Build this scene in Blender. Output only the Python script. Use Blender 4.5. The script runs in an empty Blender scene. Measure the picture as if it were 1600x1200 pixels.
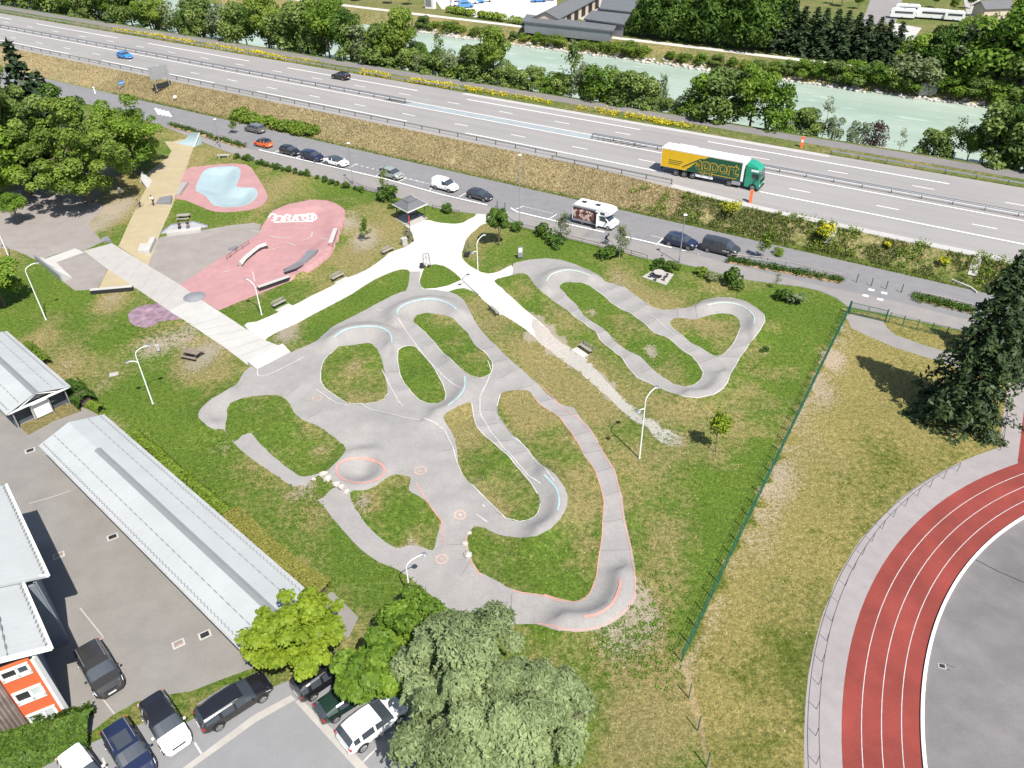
import bpy, math, random
import numpy as np
from mathutils import Vector, Matrix
from mathutils.geometry import delaunay_2d_cdt
rng = np.random.default_rng(7)
random.seed(7)
R = math.radians
SC = bpy.context.scene

# ------------------------------------------------------------------ camera
F, TH, RO, HC = 1213.0, R(35.85), R(-1.02), 47.0          # focal length in photo pixels, pitch, roll, height
_fw = np.array([0, math.cos(TH), -math.sin(TH)])
_r0 = np.array([1.0, 0, 0]); _u0 = np.cross(_r0, _fw)
_rt = _r0*math.cos(RO) + _u0*math.sin(RO)
_up = -_r0*math.sin(RO) + _u0*math.cos(RO)
camd = bpy.data.cameras.new('camera')
camd.sensor_fit = 'HORIZONTAL'; camd.sensor_width = 36.0
camd.lens = 36.0*F/1600.0
camd.clip_start = 0.5; camd.clip_end = 8000
cam = bpy.data.objects.new('camera', camd)
SC.collection.objects.link(cam)
cam.matrix_world = Matrix(((_rt[0], _up[0], -_fw[0], 0), (_rt[1], _up[1], -_fw[1], 0), (_rt[2], _up[2], -_fw[2], HC), (0, 0, 0, 1)))
SC.camera = cam

# ------------------------------------------------------------------ light
SUN_EL, SUN_AZ = R(56), R(151.3)                           # azimuth clockwise from +Y
world = bpy.data.worlds.new('World'); SC.world = world
world.use_nodes = True
wn = world.node_tree.nodes; wl = world.node_tree.links
sky = wn.new('ShaderNodeTexSky'); sky.sky_type = 'NISHITA'; sky.sun_disc = False
sky.sun_elevation = SUN_EL; sky.sun_rotation = SUN_AZ
bg = wn['Background']; bg.inputs['Strength'].default_value = 0.085
wl.new(sky.outputs[0], bg.inputs[0])
sund = bpy.data.lights.new('sun', 'SUN'); sund.energy = 4.4; sund.angle = R(0.5); sund.color = (1.0, 0.955, 0.88)
sun = bpy.data.objects.new('sun', sund); SC.collection.objects.link(sun)
sdir = Vector((math.sin(SUN_AZ)*math.cos(SUN_EL), math.cos(SUN_AZ)*math.cos(SUN_EL), math.sin(SUN_EL)))
sun.rotation_euler = sdir.to_track_quat('Z', 'Y').to_euler()
sun.location = (40, -60, 120)
SC.view_settings.view_transform = 'Standard'; SC.view_settings.look = 'None'
SC.view_settings.exposure = 0.9; SC.view_settings.gamma = 1.0
SC.view_settings.use_curve_mapping = False

# ------------------------------------------------------------------ placing helpers
MA = -0.58029                                              # direction of the motorway
U2 = np.array([math.cos(MA), math.sin(MA)]); N2 = np.array([-U2[1], U2[0]])
ROADRZ = MA
def sn(s, n): return U2*s + N2*n
def rays(px):
    px = np.atleast_2d(np.asarray(px, float))
    return _fw[None] + (px[:, :1]-800)/F*_rt[None] - (px[:, 1:2]-600)/F*_up[None]
def flat(px, z=0.0):
    d = rays(px); t = (z-HC)/d[:, 2:3]
    return np.array([0, 0, HC]) + d*t
def seg_dist(P, A, B):
    """distance of points P(n,2) to segment AB, and signed side"""
    d = B-A; L2 = max(d@d, 1e-9)
    t = np.clip(((P-A)@d)/L2, 0, 1)
    q = A + t[:, None]*d
    w = P-q
    return np.hypot(w[:, 0], w[:, 1]), d[0]*w[:, 1]-d[1]*w[:, 0], t
def poly_dist(P, pts, closed=False):
    P = np.atleast_2d(P); best = np.full(len(P), 1e9); side = np.zeros(len(P))
    n = len(pts)
    for i in range(n if closed else n-1):
        d, s, _ = seg_dist(P, pts[i], pts[(i+1) % n])
        m = d < best
        best[m] = d[m]; side[m] = s[m]
    return best, side
def inside(P, poly):
    P = np.atleast_2d(P); x, y = P[:, 0], P[:, 1]
    c = np.zeros(len(P), bool); n = len(poly); j = n-1
    for i in range(n):
        xi, yi = poly[i]; xj, yj = poly[j]
        if yi != yj:
            k = ((yi > y) != (yj > y)) & (x < (xj-xi)*(y-yi)/(yj-yi)+xi)
            c ^= k
        j = i
    return c
def sstep(a, b, x):
    t = np.clip((x-a)/(b-a), 0, 1); return t*t*(3-2*t)
_H1 = rng.random((256, 256))
def vnoise(x, y, sc):
    x = np.asarray(x)/sc+100.3; y = np.asarray(y)/sc+57.7
    xi = np.floor(x).astype(int); yi = np.floor(y).astype(int); fx = x-xi; fy = y-yi
    fx = fx*fx*(3-2*fx); fy = fy*fy*(3-2*fy)
    g = lambda a, b: _H1[a % 256, b % 256]
    return (g(xi, yi)*(1-fx)+g(xi+1, yi)*fx)*(1-fy)+(g(xi, yi+1)*(1-fx)+g(xi+1, yi+1)*fx)*fy
def fnoise(x, y, sc): return 0.55*vnoise(x, y, sc)+0.3*vnoise(x+31, y-17, sc/2.3)+0.15*vnoise(x-11, y+57, sc/5.1)
def smooth_px(pts, closed=True, sub=3):
    """Catmull-Rom through the points"""
    p = np.asarray(pts, float); n = len(p); out = []
    rngi = range(n) if closed else range(n-1)
    for i in rngi:
        if closed: a, b, c, d = p[(i-1) % n], p[i], p[(i+1) % n], p[(i+2) % n]
        else: a, b, c, d = p[max(i-1, 0)], p[i], p[i+1], p[min(i+2, n-1)]
        for k in range(sub):
            t = k/sub
            out.append(0.5*((2*b)+(-a+c)*t+(2*a-5*b+4*c-d)*t*t+(-a+3*b-3*c+d)*t**3))
    if not closed: out.append(p[-1])
    return np.array(out)

# ------------------------------------------------------------------ object helpers
def tag(o, label=None, cat=None, group=None, kind=None):
    if label: o['label'] = label
    if cat: o['category'] = cat
    if group: o['group'] = group
    if kind: o['kind'] = kind
    return o
def thing(name, label, cat, loc=(0, 0, 0), rz=0.0, group=None):
    o = bpy.data.objects.new(name, None); SC.collection.objects.link(o)
    o.empty_display_size = 0.3
    o.location = tuple(float(v) for v in loc); o.rotation_euler = (0, 0, rz)
    return tag(o, label, cat, group)
def dup(o, loc=None, rz=None, label=None, scale=None, group=None, parent=None):
    c = o.copy(); SC.collection.objects.link(c)
    if parent is not None: c.parent = parent
    if loc is not None: c.location = tuple(float(v) for v in loc)
    if rz is not None: c.rotation_euler = (0, 0, rz)
    if scale is not None: c.scale = scale if hasattr(scale, '__len__') else (scale,)*3
    if label: c['label'] = label
    if group: c['group'] = group
    for ch in list(o.children): dup(ch, parent=c)
    return c
class MB:
    def __init__(s): s.v = []; s.f = []; s.m = []; s.T = None
    def add(s, vs, fs, mi=0):
        b = len(s.v)
        if s.T is not None: vs = [tuple(s.T @ Vector(p)) for p in vs]
        s.v += [tuple(map(float, p)) for p in vs]
        for f in fs: s.f.append(tuple(b+i for i in f)); s.m.append(mi)
        return s
    def box(s, c, d, rz=0.0, mi=0, taper=1.0, tilt=None):
        x, y, z = d[0]/2, d[1]/2, d[2]/2
        P = [(-x, -y, -z), (x, -y, -z), (x, y, -z), (-x, y, -z), (-x*taper, -y*taper, z), (x*taper, -y*taper, z), (x*taper, y*taper, z), (-x*taper, y*taper, z)]
        Mx = Matrix.Rotation(rz, 4, 'Z')
        if tilt: Mx = Mx @ Matrix.Rotation(tilt, 4, 'Y')
        P = [tuple(Mx @ Vector(p) + Vector(c)) for p in P]
        return s.add(P, [(3, 2, 1, 0), (4, 5, 6, 7), (0, 1, 5, 4), (1, 2, 6, 5), (2, 3, 7, 6), (3, 0, 4, 7)], mi)
    def bar(s, a, b, w, h=None, mi=0):
        a = Vector(a); b = Vector(b); h = h or w; d = (b-a)
        if d.length < 1e-6: return s
        d.normalize()
        upv = Vector((0, 0, 1)) if abs(d.z) < .95 else Vector((1, 0, 0))
        x = d.cross(upv).normalized()*w/2; y = x.cross(d).normalized()*h/2
        P = [a-x-y, a+x-y, a+x+y, a-x+y, b-x-y, b+x-y, b+x+y, b-x+y]
        return s.add([tuple(p) for p in P], [(3, 2, 1, 0), (4, 5, 6, 7), (0, 1, 5, 4), (1, 2, 6, 5), (2, 3, 7, 6), (3, 0, 4, 7)], mi)
    def tube(s, pts, rad, n=8, mi=0, cap=True):
        pts = [Vector(p) for p in pts]
        if not hasattr(rad, '__len__'): rad = [rad]*len(pts)
        vs = []; prev = None
        for i, p in enumerate(pts):
            d = (pts[min(i+1, len(pts)-1)]-pts[max(i-1, 0)])
            d = d.normalized() if d.length > 1e-9 else Vector((0, 0, 1))
            ref = prev if prev is not None else (Vector((1, 0, 0)) if abs(d.x) < .9 else Vector((0, 1, 0)))
            x = (ref - d*ref.dot(d)); x = x.normalized() if x.length > 1e-6 else d.orthogonal().normalized()
            prev = x; y = d.cross(x)
            for k in range(n):
                a = 2*math.pi*k/n; vs.append(tuple(p+(x*math.cos(a)+y*math.sin(a))*rad[i]))
        fs = []
        for i in range(len(pts)-1):
            for k in range(n):
                fs.append((i*n+k, i*n+(k+1) % n, (i+1)*n+(k+1) % n, (i+1)*n+k))
        if cap: fs.append(tuple(range(n-1, -1, -1))); fs.append(tuple((len(pts)-1)*n+k for k in range(n)))
        return s.add(vs, fs, mi)
    def cyl(s, c, r, h, n=16, mi=0, r2=None, axis='z'):
        r2 = r if r2 is None else r2; vs = []
        for (rr, z) in ((r, 0), (r2, h)):
            for k in range(n):
                a = 2*math.pi*k/n; x, y = rr*math.cos(a), rr*math.sin(a)
                if axis == 'z': vs.append((c[0]+x, c[1]+y, c[2]+z))
                elif axis == 'y': vs.append((c[0]+x, c[1]+z, c[2]+y))
                else: vs.append((c[0]+z, c[1]+x, c[2]+y))
        fs = [(k, (k+1) % n, n+(k+1) % n, n+k) for k in range(n)]
        fs += [tuple(range(n-1, -1, -1)), tuple(range(n, 2*n))]
        return s.add(vs, fs, mi)
    def prism(s, poly, z0, z1, mi=0, mside=None):
        n = len(poly); mside = mi if mside is None else mside
        z0f = z0 if hasattr(z0, '__len__') else [z0]*n; z1f = z1 if hasattr(z1, '__len__') else [z1]*n
        vs = [(p[0], p[1], z0f[i]) for i, p in enumerate(poly)]+[(p[0], p[1], z1f[i]) for i, p in enumerate(poly)]
        a = sum(poly[i][0]*poly[(i+1) % n][1]-poly[(i+1) % n][0]*poly[i][1] for i in range(n))
        top = tuple(range(n, 2*n)); bot = tuple(range(n-1, -1, -1)); side = [(k, (k+1) % n, n+(k+1) % n, n+k) for k in range(n)]
        if a < 0: top = top[::-1]; bot = bot[::-1]; side = [x[::-1] for x in side]
        s.add(vs, [top, bot], mi); b = len(s.v)-2*n
        for q in side: s.f.append(tuple(b+i for i in q)); s.m.append(mside)
        return s
    def lathe(s, prof, n=16, c=(0, 0, 0), mi=0):
        vs = []; k = len(prof)
        for j in range(n):
            a = 2*math.pi*j/n
            for r, z in prof: vs.append((c[0]+r*math.cos(a), c[1]+r*math.sin(a), c[2]+z))
        fs = [(j*k+i, ((j+1) % n)*k+i, ((j+1) % n)*k+i+1, j*k+i+1) for j in range(n) for i in range(k-1)]
        return s.add(vs, fs, mi)
    def build(s, name, mats, parent=None, smooth=None, loc=None, rz=0.0):
        me = bpy.data.meshes.new(name); me.from_pydata(s.v, [], s.f)
        if not isinstance(mats, (list, tuple)): mats = [mats]
        for m in mats: me.materials.append(m)
        if len(mats) > 1: me.polygons.foreach_set('material_index', s.m)
        if smooth:
            me.polygons.foreach_set('use_smooth', [True]*len(s.f))
            if smooth < 3: me.set_sharp_from_angle(angle=smooth)
        me.update()
        o = bpy.data.objects.new(name, me); SC.collection.objects.link(o)
        if parent is not None: o.parent = parent
        if loc is not None: o.location = tuple(float(v) for v in loc)
        if rz: o.rotation_euler = (0, 0, rz)
        return o
def np_mesh(name, V, Fc, mats, parent=None, smooth=False, attr=None, fmat=None):
    """V (n,3) array, Fc (m,k) int array of faces of equal size"""
    V = np.ascontiguousarray(V, np.float32); Fc = np.ascontiguousarray(Fc, np.int32); k = Fc.shape[1]
    me = bpy.data.meshes.new(name)
    me.vertices.add(len(V)); me.vertices.foreach_set('co', V.ravel())
    me.loops.add(Fc.size); me.loops.foreach_set('vertex_index', Fc.ravel())
    me.polygons.add(len(Fc)); me.polygons.foreach_set('loop_start', np.arange(0, Fc.size, k, dtype=np.int32))
    if not isinstance(mats, (list, tuple)): mats = [mats]
    for m in mats: me.materials.append(m)
    if fmat is not None: me.polygons.foreach_set('material_index', np.asarray(fmat, np.int32))
    if smooth: me.polygons.foreach_set('use_smooth', np.ones(len(Fc), bool))
    if attr:
        for an, (typ, arr) in attr.items():
            a = me.attributes.new(an, typ, 'POINT')
            if typ == 'FLOAT': a.data.foreach_set('value', np.ascontiguousarray(arr, np.float32))
            else: a.data.foreach_set('color', np.ascontiguousarray(arr, np.float32).ravel())
    me.update(calc_edges=True)
    o = bpy.data.objects.new(name, me); SC.collection.objects.link(o)
    if parent is not None: o.parent = parent
    return o

# ------------------------------------------------------------------ materials
def _nt(name):
    m = bpy.data.materials.new(name); m.use_nodes = True
    nt = m.node_tree; return m, nt, nt.nodes, nt.links, nt.nodes['Principled BSDF']
def _noise(nd, lk, vec, scale, detail=4, rough=.6):
    n = nd.new('ShaderNodeTexNoise'); n.inputs['Scale'].default_value = scale
    n.inputs['Detail'].default_value = detail; n.inputs['Roughness'].default_value = rough
    lk.new(vec, n.inputs['Vector']); return n.outputs[0]
def _mix(nd, lk, fac, a, b, typ='MIX'):
    n = nd.new('ShaderNodeMix'); n.data_type = 'RGBA'; n.blend_type = typ
    for sock, v in ((n.inputs[0], fac), (n.inputs[6], a), (n.inputs[7], b)):
        if hasattr(v, 'is_linked') or hasattr(v, 'links'): lk.new(v, sock)
        elif hasattr(v, '__len__'): sock.default_value = tuple(v)+(1,) if len(v) == 3 else v
        else: sock.default_value = v
    return n.outputs[2]
def _map(nd, lk, v, a, b, c=0.0, d=1.0):
    n = nd.new('ShaderNodeMapRange'); lk.new(v, n.inputs[0])
    for i, x in enumerate((a, b, c, d)): n.inputs[i+1].default_value = x
    return n.outputs[0]
def _bump(nd, lk, h, strength, dist, bs):
    b = nd.new('ShaderNodeBump'); b.inputs['Strength'].default_value = strength; b.inputs['Distance'].default_value = dist
    lk.new(h, b.inputs['Height']); lk.new(b.outputs[0], bs.inputs['Normal'])
def mat(name, c, rough=.75, var=.12, scale=2.0, big=.15, bump=0.0, bumpscale=40, metal=0.0, spec=.4, speck=None, coat=0.0, streak=None, rot=0.0):
    m, nt, nd, lk, bs = _nt(name)
    tc = nd.new('ShaderNodeTexCoord'); v = tc.outputs['Object']
    if streak:
        mp = nd.new('ShaderNodeMapping'); mp.vector_type = 'TEXTURE'; mp.inputs['Scale'].default_value = tuple(1/q for q in streak); mp.inputs['Rotation'].default_value = (0, 0, rot); lk.new(v, mp.inputs[0]); vs = mp.outputs[0]
    else: vs = v
    n1 = _noise(nd, lk, vs, scale); n2 = _noise(nd, lk, v, big, 3)
    c = np.array(c)
    a = _mix(nd, lk, _map(nd, lk, n1, .3, .7), tuple(np.clip(c*(1-var), 0, 1)), tuple(np.clip(c*(1+var), 0, 1)))
    b = _mix(nd, lk, _map(nd, lk, n2, .32, .68), (1-var*.9,)*3, (1+var*.5,)*3)
    col = _mix(nd, lk, 1.0, a, b, 'MULTIPLY')
    if speck:
        sc, amt = speck; n3 = _noise(nd, lk, v, sc, 2, .7)
        s = _mix(nd, lk, _map(nd, lk, n3, .3, .7), (1-amt,)*3, (1+amt,)*3)
        col = _mix(nd, lk, 1.0, col, s, 'MULTIPLY')
    lk.new(col, bs.inputs['Base Color'])
    bs.inputs['Roughness'].default_value = rough; bs.inputs['Metallic'].default_value = metal
    bs.inputs['Specular IOR Level'].default_value = spec
    if coat: bs.inputs['Coat Weight'].default_value = coat; bs.inputs['Coat Roughness'].default_value = .06
    if bump: _bump(nd, lk, _noise(nd, lk, v, bumpscale, 3), bump, .05, bs)
    return m
def paint(name, c, rough=.28, metal=0.0, coat=.7):
    return mat(name, c, rough=rough, var=.04, scale=1.5, big=.6, metal=metal, spec=.5, coat=coat)
def leafmat(name, c1, c2, trans=.35, rough=.55):
    """per leaf tint read from the mesh"""
    m, nt, nd, lk, bs = _nt(name)
    at = nd.new('ShaderNodeAttribute'); at.attribute_name = 'tint'
    oi = nd.new('ShaderNodeObjectInfo')
    col = _mix(nd, lk, at.outputs['Fac'], c1, c2)
    var = _mix(nd, lk, oi.outputs['Random'], (.78, .82, .8), (1.22, 1.14, 1.1))
    col = _mix(nd, lk, 1.0, col, var, 'MULTIPLY')
    lk.new(col, bs.inputs['Base Color']); bs.inputs['Roughness'].default_value = rough
    bs.inputs['Specular IOR Level'].default_value = .25
    tr = nd.new('ShaderNodeBsdfTranslucent'); lk.new(col, tr.inputs[0])
    mx = nd.new('ShaderNodeMixShader'); mx.inputs[0].default_value = trans
    lk.new(bs.outputs[0], mx.inputs[1]); lk.new(tr.outputs[0], mx.inputs[2])
    lk.new(mx.outputs[0], nd['Material Output'].inputs[0]); return m
def groundmat(name, green1, green2, dry1, dry2, dirt, stripes=None):
    """grass whose dryness (zone red), bareness (green) and flower specks (blue) are painted on the mesh"""
    m, nt, nd, lk, bs = _nt(name)
    tc = nd.new('ShaderNodeTexCoord'); v = tc.outputs['Object']
    at = nd.new('ShaderNodeAttribute'); at.attribute_name = 'zone'
    sp = nd.new('ShaderNodeSeparateColor'); lk.new(at.outputs['Color'], sp.inputs[0])
    nf = _noise(nd, lk, v, 5.5, 6, .75); nm = _noise(nd, lk, v, .9, 4, .65); nx = _noise(nd, lk, v, 2.2, 5, .7)
    g = _mix(nd, lk, _map(nd, lk, nf, .32, .68), green1, green2)  # dark end paints in the fine shadows between grass tufts
    d = _mix(nd, lk, _map(nd, lk, nf, .32, .68), dry1, dry2)
    def madd(a, k, b):
        n = nd.new('ShaderNodeMath'); n.operation = 'MULTIPLY_ADD'; lk.new(a, n.inputs[0]); n.inputs[1].default_value = k
        if hasattr(b, 'links'): lk.new(b, n.inputs[2])
        else: n.inputs[2].default_value = b
        return n.outputs[0]
    t = madd(nm, 1.3, madd(nx, 1.3, madd(sp.outputs[0], 1.5, -1.42)))
    t = _map(nd, lk, t, .28, .98)
    col = _mix(nd, lk, t, g, d)
    col = _mix(nd, lk, 1.0, col, _mix(nd, lk, _map(nd, lk, nx, .36, .64), (.72, .75, .7), (1.3, 1.26, 1.25)), 'MULTIPLY')
    b = madd(nx, 1.3, madd(nf, 1.7, madd(sp.outputs[1], 1.25, -1.95)))
    b = _map(nd, lk, b, .12, .5)
    dn = _mix(nd, lk, _map(nd, lk, nf, .3, .7), tuple(np.array(dirt)*.6), tuple(np.array(dirt)*1.2))
    col = _mix(nd, lk, b, col, dn)
    vo = nd.new('ShaderNodeTexVoronoi'); vo.inputs['Scale'].default_value = 2.4; lk.new(v, vo.inputs['Vector'])
    fl = nd.new('ShaderNodeMath'); fl.operation = 'LESS_THAN'; lk.new(vo.outputs['Distance'], fl.inputs[0])
    th = madd(sp.outputs[2], .17, madd(nm, .06, -.03)); lk.new(th, fl.inputs[1])
    col = _mix(nd, lk, fl.outputs[0], col, (.55, .52, .3))
    big = _noise(nd, lk, v, .11, 3)
    col = _mix(nd, lk, 1.0, col, _mix(nd, lk, _map(nd, lk, big, .3, .7), (.86, .9, .88), (1.1, 1.06, 1.05)), 'MULTIPLY')
    lk.new(col, bs.inputs['Base Color']); bs.inputs['Roughness'].default_value = .95
    bs.inputs['Specular IOR Level'].default_value = .1
    _bump(nd, lk, nf, .9, .22, bs)
    return m
MT = {}
MT['asphalt_track'] = mat('track_asphalt', (.25, .237, .226), .85, .07, .9, .12, speck=(7, .10), bump=.25)
MT['asphalt_road'] = mat('road_asphalt', (.172, .168, .171), .85, .07, .8, .1, speck=(7, .07), streak=(1, 1, 1), bump=.15)
MT['asphalt_walk'] = mat('pavement_asphalt', (.214, .2, .19), .85, .07, .7, .1, speck=(7, .06))
MT['asphalt_yard'] = mat('yard_asphalt', (.195, .183, .168), .85, .09, .5, .08, speck=(7, .06))
MT['asphalt_park'] = mat('car_park_asphalt', (.2, .2, .205), .85, .05, .5, .06, speck=(8, .05))
MT['asphalt_mot'] = mat('motorway_asphalt', (.24, .227, .219), .85, .075, .9, .05, speck=(5, .06), streak=(.02, .8, 1), rot=-.58029)
MT['asphalt_dark'] = mat('cycle_path_asphalt', (.165, .155, .15), .88, .07, .6, .1, speck=(6, .06))
MT['gravel'] = mat('crushed_limestone', (.47, .445, .41), .95, .06, 1.2, .2, speck=(14, .08), bump=.3)
MT['concrete'] = mat('concrete', (.34, .32, .295), .85, .07, .9, .2, speck=(12, .05))
MT['concrete_white'] = mat('pale_concrete', (.385, .372, .352), .85, .05, .8, .25, speck=(10, .04))
MT['concrete_cream'] = mat('cream_concrete', (.335, .316, .297), .85, .05, .8, .25, speck=(10, .04))
MT['ochre'] = mat('ochre_painted_concrete', (.335, .277, .172), .8, .06, .7, .3, speck=(10, .04))
MT['pink'] = mat('pink_painted_concrete', (.345, .188, .186), .75, .08, .9, .25, speck=(8, .05))
MT['pool'] = mat('pale_blue_painted_concrete', (.27, .348, .366), .6, .05, .5, .2)
MT['purple'] = mat('violet_painted_asphalt', (.225, .15, .185), .8, .34, 1.5, .9)
MT['skate_grey'] = mat('skate_park_asphalt', (.232, .207, .19), .85, .08, .6, .2, speck=(8, .06))
MT['tartan'] = mat('red_tartan', (.19, .034, .026), .9, .16, .35, .2, speck=(9, .12), bump=.2)
MT['apron'] = mat('grey_apron_concrete', (.245, .222, .22), .9, .07, 1.0, .2, speck=(14, .08))
MT['infield'] = mat('infield_asphalt', (.142, .132, .132), .85, .16, .35, .12, speck=(9, .08))
MT['dirt'] = mat('brown_dirt', (.34, .22, .12), .95, .15, .9, .3, speck=(9, .1))
MT['white'] = mat('white_road_paint', (.70, .69, .67), .7, .06, 3, .5, speck=(5, .06))
MT['white_worn'] = mat('worn_white_paint', (.43, .42, .405), .75, .1, 2, .5, speck=(4, .12))
MT['mint'] = mat('mint_green_paint', (.33, .415, .365), .7, .1, 2, .5)
MT['cyan'] = mat('light_blue_paint', (.27, .385, .41), .7, .1, 2, .5)
MT['coral'] = mat('coral_red_paint', (.44, .225, .19), .7, .1, 2, .5)
MT['orange_pale'] = mat('faded_orange_paint', (.345, .272, .235), .7, .12, 3, .5)
MT['steel'] = mat('galvanised_steel', (.42, .43, .44), .45, .06, 4, .5, metal=.6)
MT['steel_dark'] = mat('dark_steel', (.07, .072, .075), .5, .06, 4, .5, metal=.3)
MT['grey_metal'] = mat('grey_painted_metal', (.22, .225, .24), .5, .08, 3, .5, metal=.2)
MT['white_metal'] = mat('white_painted_metal', (.72, .72, .71), .4, .04, 3, .5)
MT['green_metal'] = mat('green_painted_metal', (.015, .10, .065), .5, .08, 3, .5)
MT['wood'] = mat('weathered_wood', (.20, .16, .125), .85, .2, 3, .5, streak=(1, 9, 9))
MT['wood_grey'] = mat('grey_weathered_wood', (.29, .26, .235), .85, .2, 3, .5, streak=(1, 9, 9))
MT['wood_dark'] = mat('dark_wood', (.09, .065, .05), .85, .2, 3, .5)
MT['bark'] = mat('bark', (.13, .10, .075), .9, .3, 6, .5, bump=.6, bumpscale=12)
MT['birch'] = mat('pale_bark', (.45, .42, .38), .9, .3, 5, .5)
MT['stone'] = mat('white_limestone_rock', (.40, .37, .335), .9, .15, 2, .5, bump=.5, bumpscale=6)
MT['black'] = mat('black_rubber', (.015, .015, .016), .7, .1, 5, .5)
MT['dark'] = mat('black_plastic', (.022, .022, .024), .6, .1, 5, .5)
MT['glass'] = mat('dark_glass', (.045, .054, .066), .05, .05, 2, .5, spec=.6)
MT['skin'] = mat('skin', (.42, .26, .19), .6, .05, 5, .5)
MT['hair'] = mat('dark_hair', (.03, .022, .016), .7, .1, 20, .5)
MT['orange'] = mat('orange_paint', (.72, .16, .05), .5, .06, 4, .5)
MT['red'] = mat('red_paint', (.35, .05, .055), .5, .06, 4, .5)
MT['slate'] = mat('slate_grey_roofing', (.115, .118, .122), .6, .08, 2, .5)
MT['roof_white'] = mat('pale_blue_grey_sheet_metal', (.335, .35, .352), .6, .04, .5, .12, spec=.4)
MT['roof_grey'] = mat('grey_ridge_sheet', (.18, .19, .195), .5, .04, 1, .3)
# ------------------------------------------------------------------ terrain heights
berms = [  # crest (photo pixels), height, inner width, outer width; the bank is steeper on the left hand of the crest's direction when side = 1
 ([(620,497),(620,487),(630,477),(650,470),(670,467),(690,470),(705,477),(714,485)], .9, -1),
 ([(522,527),(540,515),(570,510),(595,512),(610,522),(612,535)], .9, -1),
 ([(703,567),(717,580),(726,594),(726,605),(717,620),(700,634),(683,641)], .75, -1),
 ([(850,742),(862,754),(870,765),(874,782),(871,800),(860,815),(842,825)], .95, -1),
 ([(971,895),(968,920),(956,943),(936,957),(912,963),(885,962)], 1.05, -1),
 ([(854,447),(858,432),(873,424),(890,422),(907,425),(922,431)], .8, -1),
 ([(1105,477),(1125,473),(1150,475),(1170,485),(1179,497),(1177,512)], .9, -1),
 ([(1126,585),(1118,602),(1102,611),(1080,612)], .7, -1),
 ([(355,612),(332,627),(320,642),(322,655),(330,661)], .7, 1),
]
BERM = []
for pts, h, sd in berms:
    p = smooth_px(pts, False, 3); BERM.append((flat(p, h*.8)[:, :2], h, sd))
rollers = [  # crest end points across the lane
 ((745,548),(772,540)),((757,575),(779,562)) if False else ((768,566),(794,560)),((777,592),(808,575)),((790,612),(835,600)),((843,627),(880,618)),((868,650),(903,645)),
 ((893,680),(925,672)),((910,708),(945,702)),((930,738),(961,728)),((944,775),(972,765)),((942,815),(976,810)),((938,860),(986,858)),
 ((665,540),(682,533)),((640,512),(655,505)),((690,560),(708,560)),((612,580),(624,580)),((622,610),(634,607)),
 ((745,640),(776,640)),((748,665),(780,660)),((765,690),(798,688)),((790,715),(822,705)),((818,735),(845,725)),
 ((690,705),(712,700)),((735,765),(760,740)) ,((775,800),(800,812)),
 ((942,455),(968,446)),((963,475),(988,462)),((985,489),(1012,474)),((1010,508),(1035,492)),((1045,530),(1065,515)),((1075,550),(1098,540)),((1092,567),(1118,557)),
 ((868,472),(884,458)),((888,487),(905,480)),((908,503),(925,498)),((930,520),(946,515)),((952,545),(965,535)),((972,560),(988,550)),((1000,582),(1018,574)),
 ((1060,497),(1058,482)),((1090,498),(1085,478)),((1140,545),(1172,535)),((1125,556),(1160,556)),
 ((445,620),(470,600)),((480,655),(505,640)),((700,850),(735,850)),((720,900),(735,875)),((800,925),(798,965)),
]
ROLL = [(flat([a], .2)[0, :2], flat([b], .2)[0, :2]) for a, b in rollers]
hips = [((560,665),3.2,.45),((620,690),4.0,.55),((600,665),3,.35),((650,720),3.4,.4),((540,640),3,.35),((690,750),3.2,.4),((480,590),3.2,.25),((705,790),3,.45),((640,765),2.4,.3),((575,690),2.2,-.2),((660,690),2.2,-.15)]
HIPS = [(flat([p])[0, :2], r, h) for p, r, h in hips]
mounds = [((555,575),3.4,.35),((658,590),2.6,.35),((710,545),3.5,.35),((770,720),4.5,.35),((860,760),6,.4),((440,660),5,.35),((620,800),4,.35),((1000,520),4.5,.35),((1110,520),4.5,.3),((850,880),5,.35)]
MOUND = [(flat([p])[0, :2], r, h) for p, r, h in mounds]
POOL_PX = [(316,270),(324,264),(337,261),(355,260),(372,261),(376,272),(372,284),(370,292),(385,293),(398,294),(403,303),(396,314),(382,321),(358,324),(335,321),(326,312),(318,304),(307,299),(306,291),(311,280)]
POOL = flat(smooth_px(POOL_PX, True, 2))[:, :2]
PINK_PX = [(282,445),(310,426),(343,404),(380,381),(405,364),(410,352),(418,339),(426,329),(450,319),(487,312),(510,313),(525,318),(537,326),(541,337),(538,350),(533,362),(531,372),(525,385),(517,400),(500,415),(475,430),(452,440),(425,451),(400,461),(370,473),(342,485),(317,470)]
PINK = flat(PINK_PX)[:, :2]
PINK_LIP = flat(smooth_px([(430,336),(455,331),(487,327),(510,329),(522,335),(527,345),(525,360),(518,375),(505,388),(488,405)], False, 2))[:, :2]
BOWL_C = flat([(563,734)])[0, :2]
ZM = 2.4                                                   # level of the motorway above the park
def emb_edge(s): return 109.0 - 3.2*sstep(-60, -20, s)     # where the slope meets the motorway
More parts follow.
